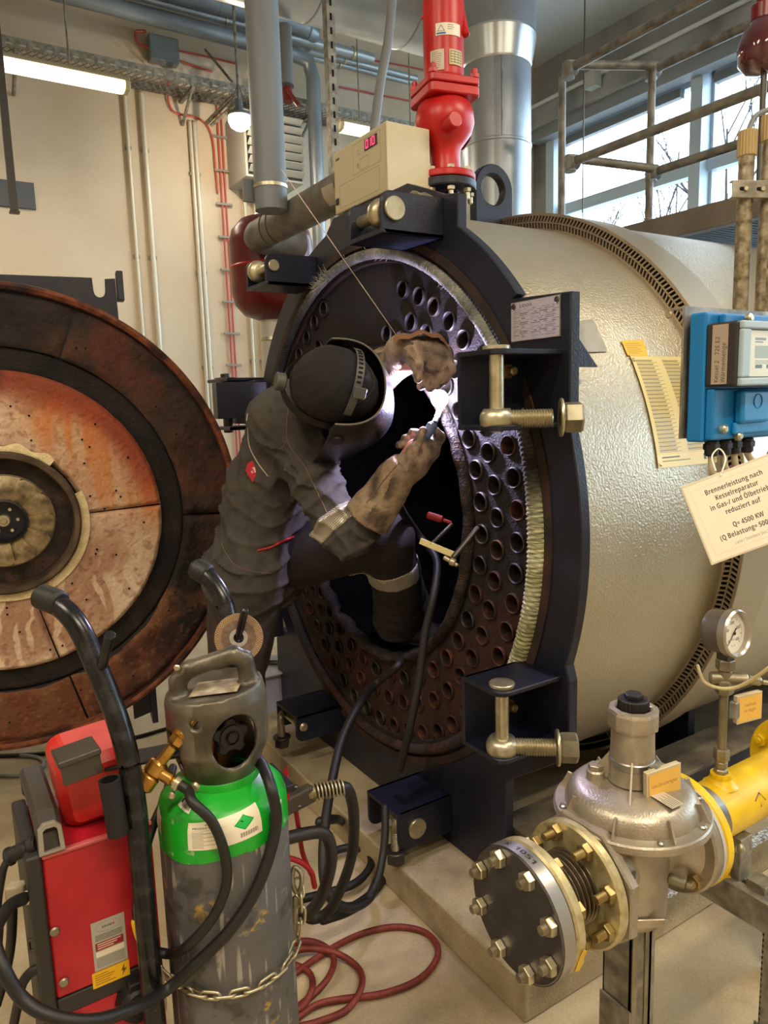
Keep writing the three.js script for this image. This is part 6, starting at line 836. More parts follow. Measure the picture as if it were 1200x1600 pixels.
  const H1 = [[0.933,1.215,1.147], [0.988,1.201,1.111], [1.022,1.122,1.089], [1.059,1.024,1.068], [1.075,0.953,1.062]];
  const b1 = H1[4]; const p1 = part(t, 'push_handle', bent([H1[0], H1[1], H1[3], [b1[0], b1[1] - 0.03, b1[2]], [b1[0], 0.06, b1[2]]], 0.0165, 0.055), tube);
  part(p1, 'grip', rodc(H1[0], [0.97,1.206,1.123], 0.0195, 24, 0.004), M.rubber);
  const H2 = [[0.856,1.206,0.882], [0.901,1.184,0.854], [0.933,1.1,0.847], [0.95,0.999,0.848]];
  const p2 = part(t, 'push_handle', bent([H2[0], H2[1], H2[2], H2[3], [H2[3][0], 0.06, H2[3][2]]], 0.0165, 0.05), tube);
  part(p2, 'grip', rodc(H2[0], [0.881,1.193,0.864], 0.0195, 24, 0.004), M.rubber);
  part(p1, 'hook_peg', [rodc([1.037,1.118,1.085], [1.069,1.174,1.076], 0.0075, 16), rodc([1.068,1.172,1.076], [1.07,1.174,1.076], 0.008, 16)], tube);
  part(p2, 'hook_peg', [rodc([0.95,1.089,0.842], [0.974,1.148,0.834], 0.0068, 16)], tube);
  part(t, 'rod_holder', [lat([[0.0128, 0], [0.0128, 0.085], [0.0155, 0.085], [0.0155, 0.0]], add3([1.082,0.878,1.091], [0, 0, 0]), [-0.05, 1, 0.06], 24)], M.black);
  part(t, 'cross_plate', [basis(box([0, 0, 0], [0.13, 0.006, 0.05], 0.002), [0.996,0.943,1.02], [0.3, 0.05, -0.95], [0, 1, 0], [0.95, 0, 0.3])], M.black);
  // plugs on the left end
  part(t, 'power_plug', [rodc([0.999,0.855,1.192], [0.993,0.851,1.203], 0.0135, 16), rodc([0.993,0.851,1.203], [0.979,0.838,1.228], 0.0115, 16), lat([[0.0115, 0], [0.014, 0.002], [0.014, 0.006], [0.0115, 0.008]], [0.981,0.839,1.225], nrm3(sub3([0.979,0.838,1.228], [0.993,0.851,1.203])), 16)], M.rubber);
  part(t, 'connector_block', [basis(box([0, 0, 0], [0.03, 0.024, 0.02], 0.003), [0.96,0.766,1.223], [0.536, 0.1, -0.844], [-0.1, 1, 0], [0.845, 0, 0.53])], std({ color: 0xa79c84, roughness: 0.6 }));
  part(t, 'cable_clip', [basis(ext(shape(rrect(-0.011, -0.011, 0.011, 0.011, 0.002), [rrect(-0.007, -0.007, 0.007, 0.007, 0.001)]), 0.004, 0.0005), [1.004,0.699,1.209], [0.536, 0.05, -0.844], [0, 1, 0], [0.845, 0, 0.53])], M.steelDark);
  const CB = (nm, label, pts, r, m = M.cable) => solo(nm, label, 'cable', pipe(pts, r, 10, pts.length * 12), m);
  CB('power_cable', 'grey power lead drooping from the plug at the left end of the red machine', [[0.98,0.838,1.227], [0.987,0.831,1.236], [0.977,0.798,1.244], [0.947,0.74,1.251], [0.92,0.69,1.251], [0.872,0.583,1.263]], 0.0055, M.rubber);
  CB('control_cable', 'black lead hanging down from the connector block at the red machine', [[0.956,0.761,1.23], [0.949,0.723,1.233], [0.932,0.67,1.238], [0.881,0.582,1.249], [0.858,0.515,1.267]], 0.0075);
  CB('earth_cable', 'black lead curving out of the lower left socket of the red machine', [[1.014,0.664,1.203], [1.006,0.659,1.218], [1,0.643,1.231], [0.979,0.603,1.238], [0.948,0.54,1.248]], 0.0075);
  // things on and at the trolley
  const tb = thing('plastic_case', 'bright red plastic case with a grey latch strap on top of the welding machine', 'case', [0.95, 0.85, 1.1]);
  const cs = basis(ext(shape(rrect(-0.058, 0, 0.062, 0.118, 0.026)), 0.13, 0.014, 16), [0.985, 0.848, 1.09], [0.1, 0.12, -1], [0.12, 1, 0.1], [-1, 0.05, 0]);
  part(tb, 'shell', cs, std({ map: blotch([[168, 26, 24], [190, 40, 34], [198, 56, 46]], { n: 128, size: 0.2, f: 5, o: 4, s: 183 }), roughness: 0.35 }));
  part(tb, 'latch_strap', [basis(box([0, 0, 0], [0.055, 0.03, 0.004], 0.0015), [1.053,0.977,1.128], [0.1, 0.16, -1], [-0.05, 1, 0.1], [1, 0.1, 0]), basis(box([0, 0.018, -0.03], [0.06, 0.01, 0.07], 0.003), [1.053,0.977,1.128], [0.1, 0.16, -1], [-0.05, 1, 0.1], [1, 0.1, 0])], std({ color: 0x4a4742, metalness: 0.5, roughness: 0.35 }));
  const dn = nrm3([0.85, 0.18, 0.5]), dc = [0.955,1.092,0.842], dd = thing('cutting_disc', 'worn brown cutting disc hung on a hook of the trolley handle', 'cutting disc', dc);
  const discTex = dataTex(256, 256, (u, v) => { const x = u - 0.5, y = v - 0.5, r = Math.hypot(x, y) * 2, a = Math.atan2(y, x), w = (Math.sin(a * 60 + r * 40) + Math.sin(a * 60 - r * 40)) * 0.5; let c = mix3([92, 74, 62], [132, 112, 94], fbm(u, v, 16, 4, 5)); if (r > 0.72) c = mix3(c, [196, 156, 104], clamp(w * 0.7 + 0.3)); return c; }); discTex.wrapS = discTex.wrapT = THREE.ClampToEdgeWrapping;
  const dX = nrm3(crs3([0, 1, 0], dn)), dY = crs3(dn, dX);
  const dg = ext(shape(circ(0, 0, 0.0425, 64), [{ x: 0, y: 0, r: 0.009 }]), 0.003, 0.0004, 24), uvd = dg.attributes.uv, pd = dg.attributes.position; for (let i = 0; i < uvd.count; i++) uvd.setXY(i, pd.getX(i) / 0.085 + 0.5, pd.getY(i) / 0.085 + 0.5);
  part(dd, 'abrasive', basis(dg, dc, dX, dY, dn), std({ map: discTex, roughness: 0.9 }), { uv: true });
  part(dd, 'centre_ring', [basis(ext(shape(circ(0, 0, 0.016, 32), [{ x: 0, y: 0, r: 0.0092 }]), 0.001, 0.0002, 24), add3(dc, dn, 0.003), dX, dY, dn)], std({ color: 0xb9b5ae, metalness: 0.5, roughness: 0.4 }));
}
// ---------- torch, leads and hoses on the floor ----------
{
  const g = thing('electrode_holder', 'dark electrode holder with a zinc sleeve and bend spring resting behind the gas cylinder', 'electrode holder', [0.809,0.663,0.674]);
  const a = [0.833,0.673,0.729], b = [0.833,0.683,0.669], c = [0.838,0.686,0.651], d = [0.856,0.685,0.593];
  part(g, 'handle', [basis(box([0, 0, 0], [Math.hypot(...sub3(b, a)) + 0.05, 0.036, 0.028], 0.006), lerp3(a, b, 0.3), sub3(b, a), nrm3(crs3(nrm3([0.845, 0, 0.53]), nrm3(sub3(b, a)))), crs3(nrm3(sub3(b, a)), nrm3(crs3(nrm3([0.845, 0, 0.53]), nrm3(sub3(b, a))))))], std({ color: 0x38302a, roughness: 0.6 }));
  part(g, 'sleeve', threads(b, c, 0.016, 0.004, 20), M.zinc);
  const sx = nrm3(sub3(d, c)), sy = nrm3(crs3([0, 1, 0], sx)), sz = crs3(sx, sy), Ls = Math.hypot(...sub3(d, c)), hel = []; for (let i = 0; i <= 120; i++) { const s = i / 120; hel.push(add3(add3(add3(c, sx, s * Ls), sy, 0.0165 * Math.cos(s * 8 * 2 * PI)), sz, 0.0165 * Math.sin(s * 8 * 2 * PI))); }
  part(g, 'spring', pipe(hel, 0.0022, 6, 260), M.zinc);
  for (const k of [[0.836,0.706,0.696], [0.844,0.666,0.694]]) part(g, 'screw', rodc(k, add3(k, [0, 0.008, 0]), 0.006, 10), M.steelDark);
  const C = (nm, label, cat, pts, r, m, n) => solo(nm, label, cat, pipe(pts, r, 10, n || pts.length * 12), m);
  C('welding_cable', 'black cable running out of the spring and down in a loop to the floor', 'cable', [c, lerp3(c, d, 0.6), d, [0.827,0.628,0.56], [0.789,0.526,0.537], [0.76,0.437,0.533], [0.721,0.337,0.547], [0.687,0.273,0.562], [0.67,0.256,0.593], [0.669,0.288,0.625]], 0.0125, M.rubber, 120);
  C('welding_cable', 'long black cable hanging from the boiler opening over the front plate to the floor', 'cable', [[0.13, 0.66, -0.3], [0.16, 0.65, -0.1], [0.19, 0.645, 0.0], [0.233,0.644,0.045], [0.142,0.564,0.07], [0.233,0.544,0.199], [0.301,0.489,0.297], [0.382,0.426,0.376], [0.468,0.365,0.447], [0.534,0.304,0.493], [0.568,0.26,0.508], [0.597,0.233,0.507], [0.588,0.179,0.461], [0.538,0.131,0.364], [0.484,0.131,0.299]], 0.0135, M.rubber, 160);
  C('welding_cable', 'black cable lying in a wide coil on the floor beside the plinth', 'cable', [[0.345,0.03,0.501], [0.384,0.013,0.439], [0.403,0.013,0.353], [0.379,0.013,0.249], [0.306,0.013,0.153], [0.198,0.013,0.099], [0.113,0.02,0.111], [0.048,0.03,0.15], [0.395,0.308,0.389], [0.46,0.358,0.462]], 0.0135, M.rubber, 120);
  C('welding_cable', 'second turn of black cable lying inside the coil on the floor', 'cable', [[0.318,0.04,0.467], [0.33,0.035,0.388], [0.341,0.035,0.294], [0.289,0.035,0.205], [0.216,0.035,0.18], [0.168,0.035,0.23], [0.162,0.035,0.299]], 0.0125, M.rubber, 90);
  C('welding_cable', 'black cable dropping from the lower right clamp bracket into the coil', 'cable', [[0.425,0.303,0.229], [0.457,0.249,0.251], [0.484,0.194,0.279], [0.515,0.157,0.317], [0.538,0.136,0.363], [0.562,0.141,0.438], [0.56,0.147,0.514]], 0.0115, M.rubber, 80);
  const tg = thing('torch_handle', 'bent black torch handle hooked over the cable beside the gas cylinder', 'welding torch', [0.799,0.549,0.628]); part(tg, 'grip', pipe([[0.844,0.61,0.73], [0.83,0.595,0.68], [0.831,0.586,0.643], [0.828,0.566,0.624], [0.825,0.52,0.615], [0.81,0.452,0.62], [0.796,0.397,0.639], [0.787,0.372,0.659]], 0.0135, 12, 80), std({ color: 0x262220, roughness: 0.5 })); part(tg, 'trigger_cover', basis(box([0, 0, 0], [0.085, 0.018, 0.02], 0.006), [0.834,0.599,0.682], nrm3(sub3([0.831,0.586,0.643], [0.844,0.61,0.73])), [0, 1, 0], [0.845, 0, 0.53]), std({ color: 0x2f2a26, roughness: 0.5 }));
  const redC = std({ color: 0xa01a26, roughness: 0.5 }), hoseR = std({ map: blotch([[88, 28, 24], [112, 38, 32], [132, 58, 48]], { n: 64, size: 0.2, f: 5, o: 4, s: 191 }), roughness: 0.6 });
  C('red_cable', 'short red cable among the black leads beside the gas cylinder', 'cable', [[0.81,0.54,0.708], [0.816,0.524,0.684], [0.813,0.49,0.66], [0.805,0.446,0.649]], 0.006, redC);
  C('red_cable', 'red cable hanging from the electrode holder down to the coil', 'cable', [[0.823,0.656,0.693], [0.807,0.588,0.68], [0.783,0.516,0.663], [0.78,0.461,0.645]], 0.0055, redC);
  C('air_hose', 'dull red air hose in loose loops on the concrete floor', 'hose', [[0.679,0.012,0.695], [0.66,0.012,0.591], [0.677,0.012,0.537], [0.724,0.012,0.433], [0.737,0.012,0.334], [0.709,0.012,0.258], [0.67,0.012,0.225], [0.61,0.012,0.222], [0.55,0.012,0.269], [0.517,0.012,0.345], [0.51,0.012,0.424], [0.525,0.014,0.531], [0.544,0.012,0.616]], 0.0085, hoseR, 220);
  C('air_hose', 'dull red air hose making two tight loops on the floor right of the cylinder', 'hose', [[0.426,0.012,0.58], [0.449,0.012,0.513], [0.503,0.014,0.481], [0.565,0.022,0.49], [0.617,0.026,0.537], [0.634,0.014,0.605], [0.645,0.012,0.68], [0.658,0.024,0.634], [0.623,0.026,0.584], [0.551,0.012,0.56], [0.499,0.012,0.585], [0.474,0.012,0.602], [0.483,0.024,0.548], [0.543,0.028,0.482], [0.611,0.014,0.446], [0.685,0.026,0.474], [0.715,0.014,0.531], [0.708,0.012,0.607], [0.681,0.014,0.696]], 0.0085, hoseR, 280);
  // bar clamp on the tube ends
  const cl = thing('bar_clamp', 'small bar clamp with a red handle gripping the rim of the boiler opening', 'clamp', [0.555,1.093,0.101]);
  const e0 = [0.522,1.112,0.148], e1 = [0.618,1.079,0.099], j0 = [0.55,1.102,0.135], j1 = [0.548,1.152,0.056], k0 = [0.621,1.075,0.114], k1 = [0.626,1.15,0.028];
  part(cl, 'bar', [basis(box([0, 0, 0], [Math.hypot(...sub3(e1, e0)), 0.017, 0.007], 0.001), lerp3(e0, e1, 0.5), sub3(e1, e0), nrm3(crs3(nrm3([0.845, 0, 0.53]), nrm3(sub3(e1, e0)))), crs3(nrm3(sub3(e1, e0)), nrm3(crs3(nrm3([0.845, 0, 0.53]), nrm3(sub3(e1, e0))))))], std({ color: 0xd8cd9a, metalness: 0.5, roughness: 0.35 }));
  part(cl, 'sliding_jaw', rodc(j0, j1, 0.0055, 10), M.steelDark); part(cl, 'fixed_jaw', [rodc(k0, k1, 0.0075, 10), rodc(lerp3(k0, k1, 0.75), k1, 0.0045, 10)], M.steelDark);
  part(cl, 'jaw_screw', [rodc([0.622,1.07,0.124], [0.635,1.064,0.115], 0.011, 16), rodc([0.608,1.079,0.134], [0.639,1.057,0.11], 0.006, 12)], M.zinc);
  part(cl, 'red_handle', [rodc([0.499,1.178,0.108], [0.529,1.163,0.075], 0.0105, 18, 0.004), rodc([0.529,1.163,0.075], [0.547,1.154,0.058], 0.005, 12)], std({ color: 0x7d1216, roughness: 0.4 }));
}

// ---------- on top of the boiler: control box, safety valve, pipes ----------
{
  const t = thing('control_box', 'beige control box with a red digital display on top of the front plate', 'control box', [-0.02, 2.13, -0.1]), bg = std({ map: blotch([[190, 180, 148], [200, 190, 160], [206, 198, 170]], { n: 128, size: 0.4, f: 4, o: 4, s: 201, grain: 4 }), roughness: 0.5 });
  part(t, 'housing', bx(-0.19, 0.148, 2.135, 2.338, -0.185, -0.022, 0.004), bg);
  const fp = canvasTex(640, 400, (g) => { g.fillStyle = '#bdb291'; g.fillRect(0, 0, 640, 400); g.strokeStyle = '#8b836a'; g.lineWidth = 4; g.strokeRect(250, 20, 330, 190); g.strokeRect(60, 230, 500, 150); g.strokeRect(330, 130, 110, 70); g.fillStyle = '#8b836a'; g.font = '40px sans-serif'; g.fillText('C', 540, 96); g.fillRect(310, 70, 22, 6); g.fillRect(310, 92, 22, 6); g.fillRect(300, 150, 16, 30); g.fillStyle = '#3b382f'; g.fillRect(20, 40, 50, 16); });
  part(t, 'front_panel', basis(new THREE.PlaneGeometry(0.326, 0.194), [-0.021, 2.236, -0.0212], [1, 0, 0], [0, 1, 0], [0, 0, 1]), std({ map: fp, roughness: 0.5 }), { uv: true });
  const dsp = part(t, 'display', bx(0.02, 0.095, 2.285, 2.318, -0.022, -0.0185, 0.001), std({ color: 0x160608, roughness: 0.25 }));
  const segM = new THREE.MeshStandardMaterial({ color: 0x300408, emissive: new THREE.Color(1, 0.03, 0.1), emissiveIntensity: 2.6, roughness: 0.5 });
  const S = { a: [0, 0.022, 0.013, 0.0042], g: [0, 0.011, 0.013, 0.0042], d: [0, 0, 0.013, 0.0042], f: [-0.0065, 0.0165, 0.003, 0.012], b: [0.0065, 0.0165, 0.003, 0.012], e: [-0.0065, 0.0055, 0.003, 0.012], c: [0.0065, 0.0055, 0.003, 0.012] };
  [['0', 'abcdef', 0.037], ['1', 'bc', 0.054], ['0', 'abcdef', 0.076]].forEach(([, s, x]) => part(dsp, 'digit', [...s].map((k) => box([x + S[k][0], 2.2905 + S[k][1], -0.018], [S[k][2], S[k][3], 0.001], 0.0003)), segM));
  part(t, 'key_lock', bx(-0.178, -0.16, 2.165, 2.185, -0.022, -0.017, 0.001), M.black);
  part(t, 'mounting_foot', bx(-0.15, 0.12, 2.115, 2.136, -0.17, -0.03, 0.003), M.navy);
}
{
  const x = 0.115, z = -0.27, t = thing('safety_valve', 'tall red safety valve with square bonnet flange and hand lever standing on the boiler', 'safety valve', [x, 2.08, z]), up = [0, 1, 0], c = [x, 0, z];
  part(t, 'boiler_nozzle', [lat([[0.05, 2.03], [0.05, 2.165], [0.098, 2.168], [0.1, 2.172], [0.1, 2.192], [0.05, 2.194]], c, up, 48)], M.navy);
  part(t, 'inlet_flange', [lat([[0.06, 2.197], [0.096, 2.197], [0.098, 2.2], [0.098, 2.214], [0.095, 2.218], [0.05, 2.22]], c, up, 48)], M.red);
  for (let i = 0; i < 8; i++) { const a = i * PI / 4 + 0.45, p = [x + 0.082 * Math.cos(a), 2.165, z + 0.082 * Math.sin(a)]; part(t, 'flange_bolt', [nut(p, [0, -1, 0], 0.013, 0.012), rodc(add3(p, [0, -0.012, 0]), add3(p, [0, -0.036, 0]), 0.0085, 14), nut(add3(p, [0, 0.053, 0]), up, 0.013, 0.011)], M.zinc); }
  part(t, 'valve_body', [latS([[0.056, 2.215], [0.05, 2.23], [0.048, 2.27], [0.052, 2.3], [0.068, 2.32], [0.088, 2.345], [0.096, 2.375], [0.094, 2.405], [0.085, 2.43], [0.075, 2.44]], c, up, 56), latS([[0.094, 0], [0.094, 0.05], [0.062, 0.1], [0.06, 0.2]], [x - 0.02, 2.385, z - 0.02], nrm3([-0.95, 0.0, -0.3]), 36)], M.red);
  part(t, 'drain_plug', rodc([x + 0.06, 2.347, z + 0.04], [x + 0.115, 2.35, z + 0.045], 0.024, 24), M.red);
  const sq = (y0, y1, w) => basis(ext(shape(rrect(-w, -w, w, w, 0.02)), y1 - y0, 0.003), [x, y0, z], nrm3([0.98, 0, 0.2]), nrm3([0.2, 0, -0.98]), up);
  part(t, 'body_flange', sq(2.44, 2.468, 0.088), M.red); part(t, 'bonnet_flange', sq(2.472, 2.494, 0.088), M.red);
  for (const [i, j] of [[-1, -1], [-1, 1], [1, -1], [1, 1]]) { const p = [x + 0.98 * 0.072 * i + 0.2 * 0.072 * j, 2.494, z + 0.2 * 0.072 * i - 0.98 * 0.072 * j]; part(t, 'bonnet_bolt', [nut(p, up, 0.016, 0.014), rodc(add3(p, [0, 0.012, 0]), add3(p, [0, 0.03, 0]), 0.01, 14)], M.red); }
  part(t, 'bonnet', [latS([[0.07, 2.494], [0.066, 2.5], [0.064, 2.51]], c, up, 48), lat([[0.064, 2.51], [0.066, 2.74], [0.062, 2.752], [0.03, 2.756]], c, up, 56)], M.red);
  part(t, 'top_cap', [lat([[0.038, 2.75], [0.036, 2.86], [0.03, 2.87], [0, 2.872]], c, up, 32)], M.red);
  const L0 = [0.128,2.765,-0.324], L1 = [0.169,2.641,-0.316]; part(t, 'hand_lever', [pipe([[x + 0.02, 2.84, z + 0.03], L0, lerp3(L0, L1, 0.5), L1], 0.011, 10, 30), rodc(L1, add3(L1, nrm3(sub3(L1, L0)), 0.012), 0.014, 12)], M.red);
  const tagC = [0.115,2.705,-0.267], tX = [0.536, -0.03, -0.844], tY = [-0.11, 0.988, -0.106], tZ = crs3(tX, tY); const tgT = canvasTex(128, 128, (g) => { g.fillStyle = '#d8d3c4'; g.fillRect(0, 0, 128, 128); g.fillStyle = '#a9a394'; for (let i = 0; i < 6; i++) g.fillRect(30, 24 + i * 12, 60, 3); });
  part(t, 'seal_tag', basis(ext(shape([[-0.04, 0.06], [0.045, 0.06], [0.04, -0.055], [0.02, -0.066], [-0.045, -0.02], [-0.05, 0.0]]), 0.002, 0.0004), tagC, tX, tY, tZ), std({ map: tgT, roughness: 0.6 }));
  part(t, 'seal_cord', pipe([[0.09,2.689,-0.204], [0.108,2.702,-0.226], [0.115,2.717,-0.242], [0.114,2.764,-0.263]], 0.004, 6, 24), std({ color: 0xcc2030, roughness: 0.5 }));
  // stickers wrapped on the bonnet
  const stick = (px, d0, d1, y0, y1, map, label) => { const g = grid(12, 4, (u, v) => { const a = rad(mix(d0, d1, u)), r = 0.0668; return [x + r * Math.cos(a), mix(y0, y1, v), z - r * Math.sin(a)]; }); part(t, 'sticker', g, std({ map, roughness: 0.45 }), { uv: true, label }); };
  const s1 = canvasTex(256, 120, (g) => { g.fillStyle = '#e6e0cf'; g.fillRect(0, 0, 256, 120); g.strokeStyle = '#2d4a7a'; g.lineWidth = 5; g.beginPath(); g.moveTo(52, 22); g.lineTo(86, 80); g.lineTo(18, 80); g.closePath(); g.stroke(); g.fillStyle = '#2f6db0'; g.fillRect(8, 92, 90, 20); g.fillStyle = '#333'; g.fillRect(116, 20, 60, 5); g.fillRect(116, 40, 66, 5); g.fillRect(116, 60, 50, 5); });
  const s2 = canvasTex(128, 160, (g) => { g.fillStyle = '#cbbfae'; g.fillRect(0, 0, 128, 160); g.fillStyle = '#8a8072'; for (let i = 0; i < 9; i++) g.fillRect(14, 16 + i * 15, 60 + (i * 37) % 40, 5); });
  const s3 = canvasTex(128, 128, (g) => { g.fillStyle = '#c4b48a'; g.fillRect(0, 0, 128, 128); g.fillStyle = '#5f5434'; for (let i = 0; i < 5; i++) g.fillRect(10, 14 + i * 22, 108, 6); for (let i = 0; i < 4; i++) g.fillRect(10 + i * 34, 14, 4, 100); });
  stick(0, -58, 14, 2.615, 2.65, s1, 'white sticker with a blue triangle sign'); stick(0, -76, -36, 2.515, 2.575, s2, 'faded white print sticker'); stick(0, -22, 22, 2.53, 2.575, s3, 'yellowed table sticker');
}
{
  const insul = std({ map: blotch([[92, 88, 80], [116, 110, 100], [132, 126, 114]], { n: 256, size: 0.4, f: 6, o: 5, s: 211, grain: 8 }), roughness: 0.55, metalness: 0.2 });
  const t = thing('insulated_pipe', 'grey lagged pipe running level behind the control box to a bend at the left', 'pipe', [-0.7, 2.27, -0.14]);
  part(t, 'lagging', [bent([[0.1, 2.27, -0.14], [-1.2, 2.265, -0.14], [-1.24, 2.265, -0.4]], 0.068, 0.09, 28)], insul);
  for (const x of [-1.0, -0.93]) part(t, 'tie_wire', pipe(Array.from({ length: 24 }, (_, i) => { const a = i / 24 * 2 * PI; return [x + 0.03 * Math.cos(a), 2.267 + 0.0695 * Math.sin(a), -0.14 + 0.0695 * Math.cos(a)]; }), 0.002, 5, 40, true), M.steelDark);
  part(t, 'pipe_label', grid(10, 4, (u, v) => { const a = rad(mix(-52, 8, v)); return [mix(-0.36, -0.27, u) - 0.02 * v, 2.267 + 0.0695 * Math.sin(a), -0.14 + 0.0695 * Math.cos(a)]; }), std({ color: 0xa89b88, roughness: 0.6 }));
  part(t, 'hanger_strap', [bx(-1.005, -0.985, 2.33, 2.42, -0.16, -0.155, 0.001), bx(-0.95, -0.93, 2.335, 2.39, -0.1, -0.09, 0.002)], M.zinc);
  const v = thing('vent_pipe', 'upright grey vent pipe coming down in front of the cream wall to the lagged pipe', 'pipe', [-0.72, 2.2, -0.25]);
  const b = [-0.714,2.266,-0.02], a = [-0.843,3.189,-0.079]; part(v, 'pipe_wall', rod(b, [b[0], 3.3, b[2]], 0.0655, 40), M.greyPaint);
  part(v, 'clamp_band', [lat([[0.0655, 0], [0.069, 0.001], [0.069, 0.014], [0.0655, 0.015]], [b[0], [-0.728,2.349,-0.022][1], b[2]], [0, 1, 0], 40)], M.zinc); part(v, 'bracket_plate', [box(add3(b, [-0.06, 0.085, 0.06]), [0.012, 0.09, 0.07], 0.003)], M.greyPaint);
  const ev = thing('expansion_vessel', 'dark red expansion vessel behind the front plate under the lagged pipe', 'expansion vessel', [-1.376,1.918,-0.294]), e = [-1.404,2.174,-0.321];
  part(ev, 'tank', latS([[0, -0.26], [0.08, -0.255], [0.15, -0.23], [0.195, -0.18], [0.21, -0.12], [0.21, 0.12], [0.195, 0.18], [0.15, 0.23], [0.08, 0.255], [0, 0.26]], e, [0, 1, 0], 48), std({ map: blotch([[88, 18, 18], [108, 24, 22]], { n: 64, size: 0.5, f: 4, o: 4, s: 212 }), roughness: 0.3 }));
  part(ev, 'seam', lat([[0.21, -0.006], [0.2135, 0], [0.21, 0.006]], e, [0, 1, 0], 48), M.red); part(ev, 'stand', rod([e[0], 0, e[2]], add3(e, [0, -0.25, 0]), 0.075, 24), std({ color: 0xc9c6bc, roughness: 0.4, metalness: 0.3 }));
  part(ev, 'stand_ring', lat([[0.076, 0], [0.08, 0.004], [0.076, 0.02]], add3(e, [0, -0.36, 0]), [0, 1, 0], 24), M.zinc);
}

// ---------- ducts, trays, conduits and fittings at the back ----------
{
  const t = thing('flue_stack', 'tall shiny steel flue with a flared collar behind the boiler', 'flue', [-1.4, 0, -1.9]), c = [-1.439,2.734,-1.851], yb = [-1.524,3.525,-1.942][1];
  const yF0 = [-1.512,3.421,-1.931][1], yF1 = [-1.527,3.591,-1.956][1], R0 = 0.205, R1 = 0.236;
  part(t, 'lower_section', [rod([c[0], 0, c[2]], [c[0], yF0, c[2]], R0, 56, R0, true)], M.silver);
  part(t, 'flared_collar', [lat([[R0, 0], [R0 + 0.004, 0.01], [R1, yF1 - yF0 - 0.01], [R1, yF1 - yF0]], [c[0], yF0, c[2]], [0, 1, 0], 56)], std({ color: 0xccd2d6, metalness: 0.85, roughness: 0.25 }));
  part(t, 'upper_section', [rod([c[0], yF1, c[2]], [c[0], CH, c[2]], R1 - 0.004, 56, R1 - 0.004, true)], M.silver);
  const yj = [-1.466,2.973,-1.877][1]; part(t, 'joint_band', lat([[R0, 0], [R0 + 0.004, 0.004], [R0 + 0.004, 0.016], [R0, 0.02]], [c[0], yj, c[2]], [0, 1, 0], 56), M.silver);
  const sa = Math.atan2(0.53 * R0, 0.845 * R0); part(t, 'seam', rod([c[0] + R0 * Math.cos(sa) * 0.99, yj, c[2] + R0 * Math.sin(sa) * 0.99], [c[0] + R0 * Math.cos(sa) * 0.99, yF0, c[2] + R0 * Math.sin(sa) * 0.99], 0.006, 6), M.steel);
  const d = thing('air_duct', 'broad silver air duct crossing high up behind the red safety valve', 'duct', [-1.5, 3.6, -1]), k = [-1.95,3.841,-1.218];
  part(d, 'duct_wall', rod([-1.95, k[1] + 0.12, -1.95], [-1.95, k[1] + 0.12, 1.2], 0.27, 48, 0.27, true), std({ map: blotch([[176, 180, 182], [198, 201, 202], [212, 214, 214]], { n: 128, size: 0.9, f: 4, o: 4, s: 221, grain: 4 }), metalness: 0.75, roughness: 0.32 }));
  for (const z of [-1.55, -0.9, -0.2]) part(d, 'duct_joint', lat([[0.27, 0], [0.275, 0.004], [0.275, 0.012], [0.27, 0.016]], [-1.95, k[1] + 0.12, z], [0, 0, 1], 48), M.silver);
}
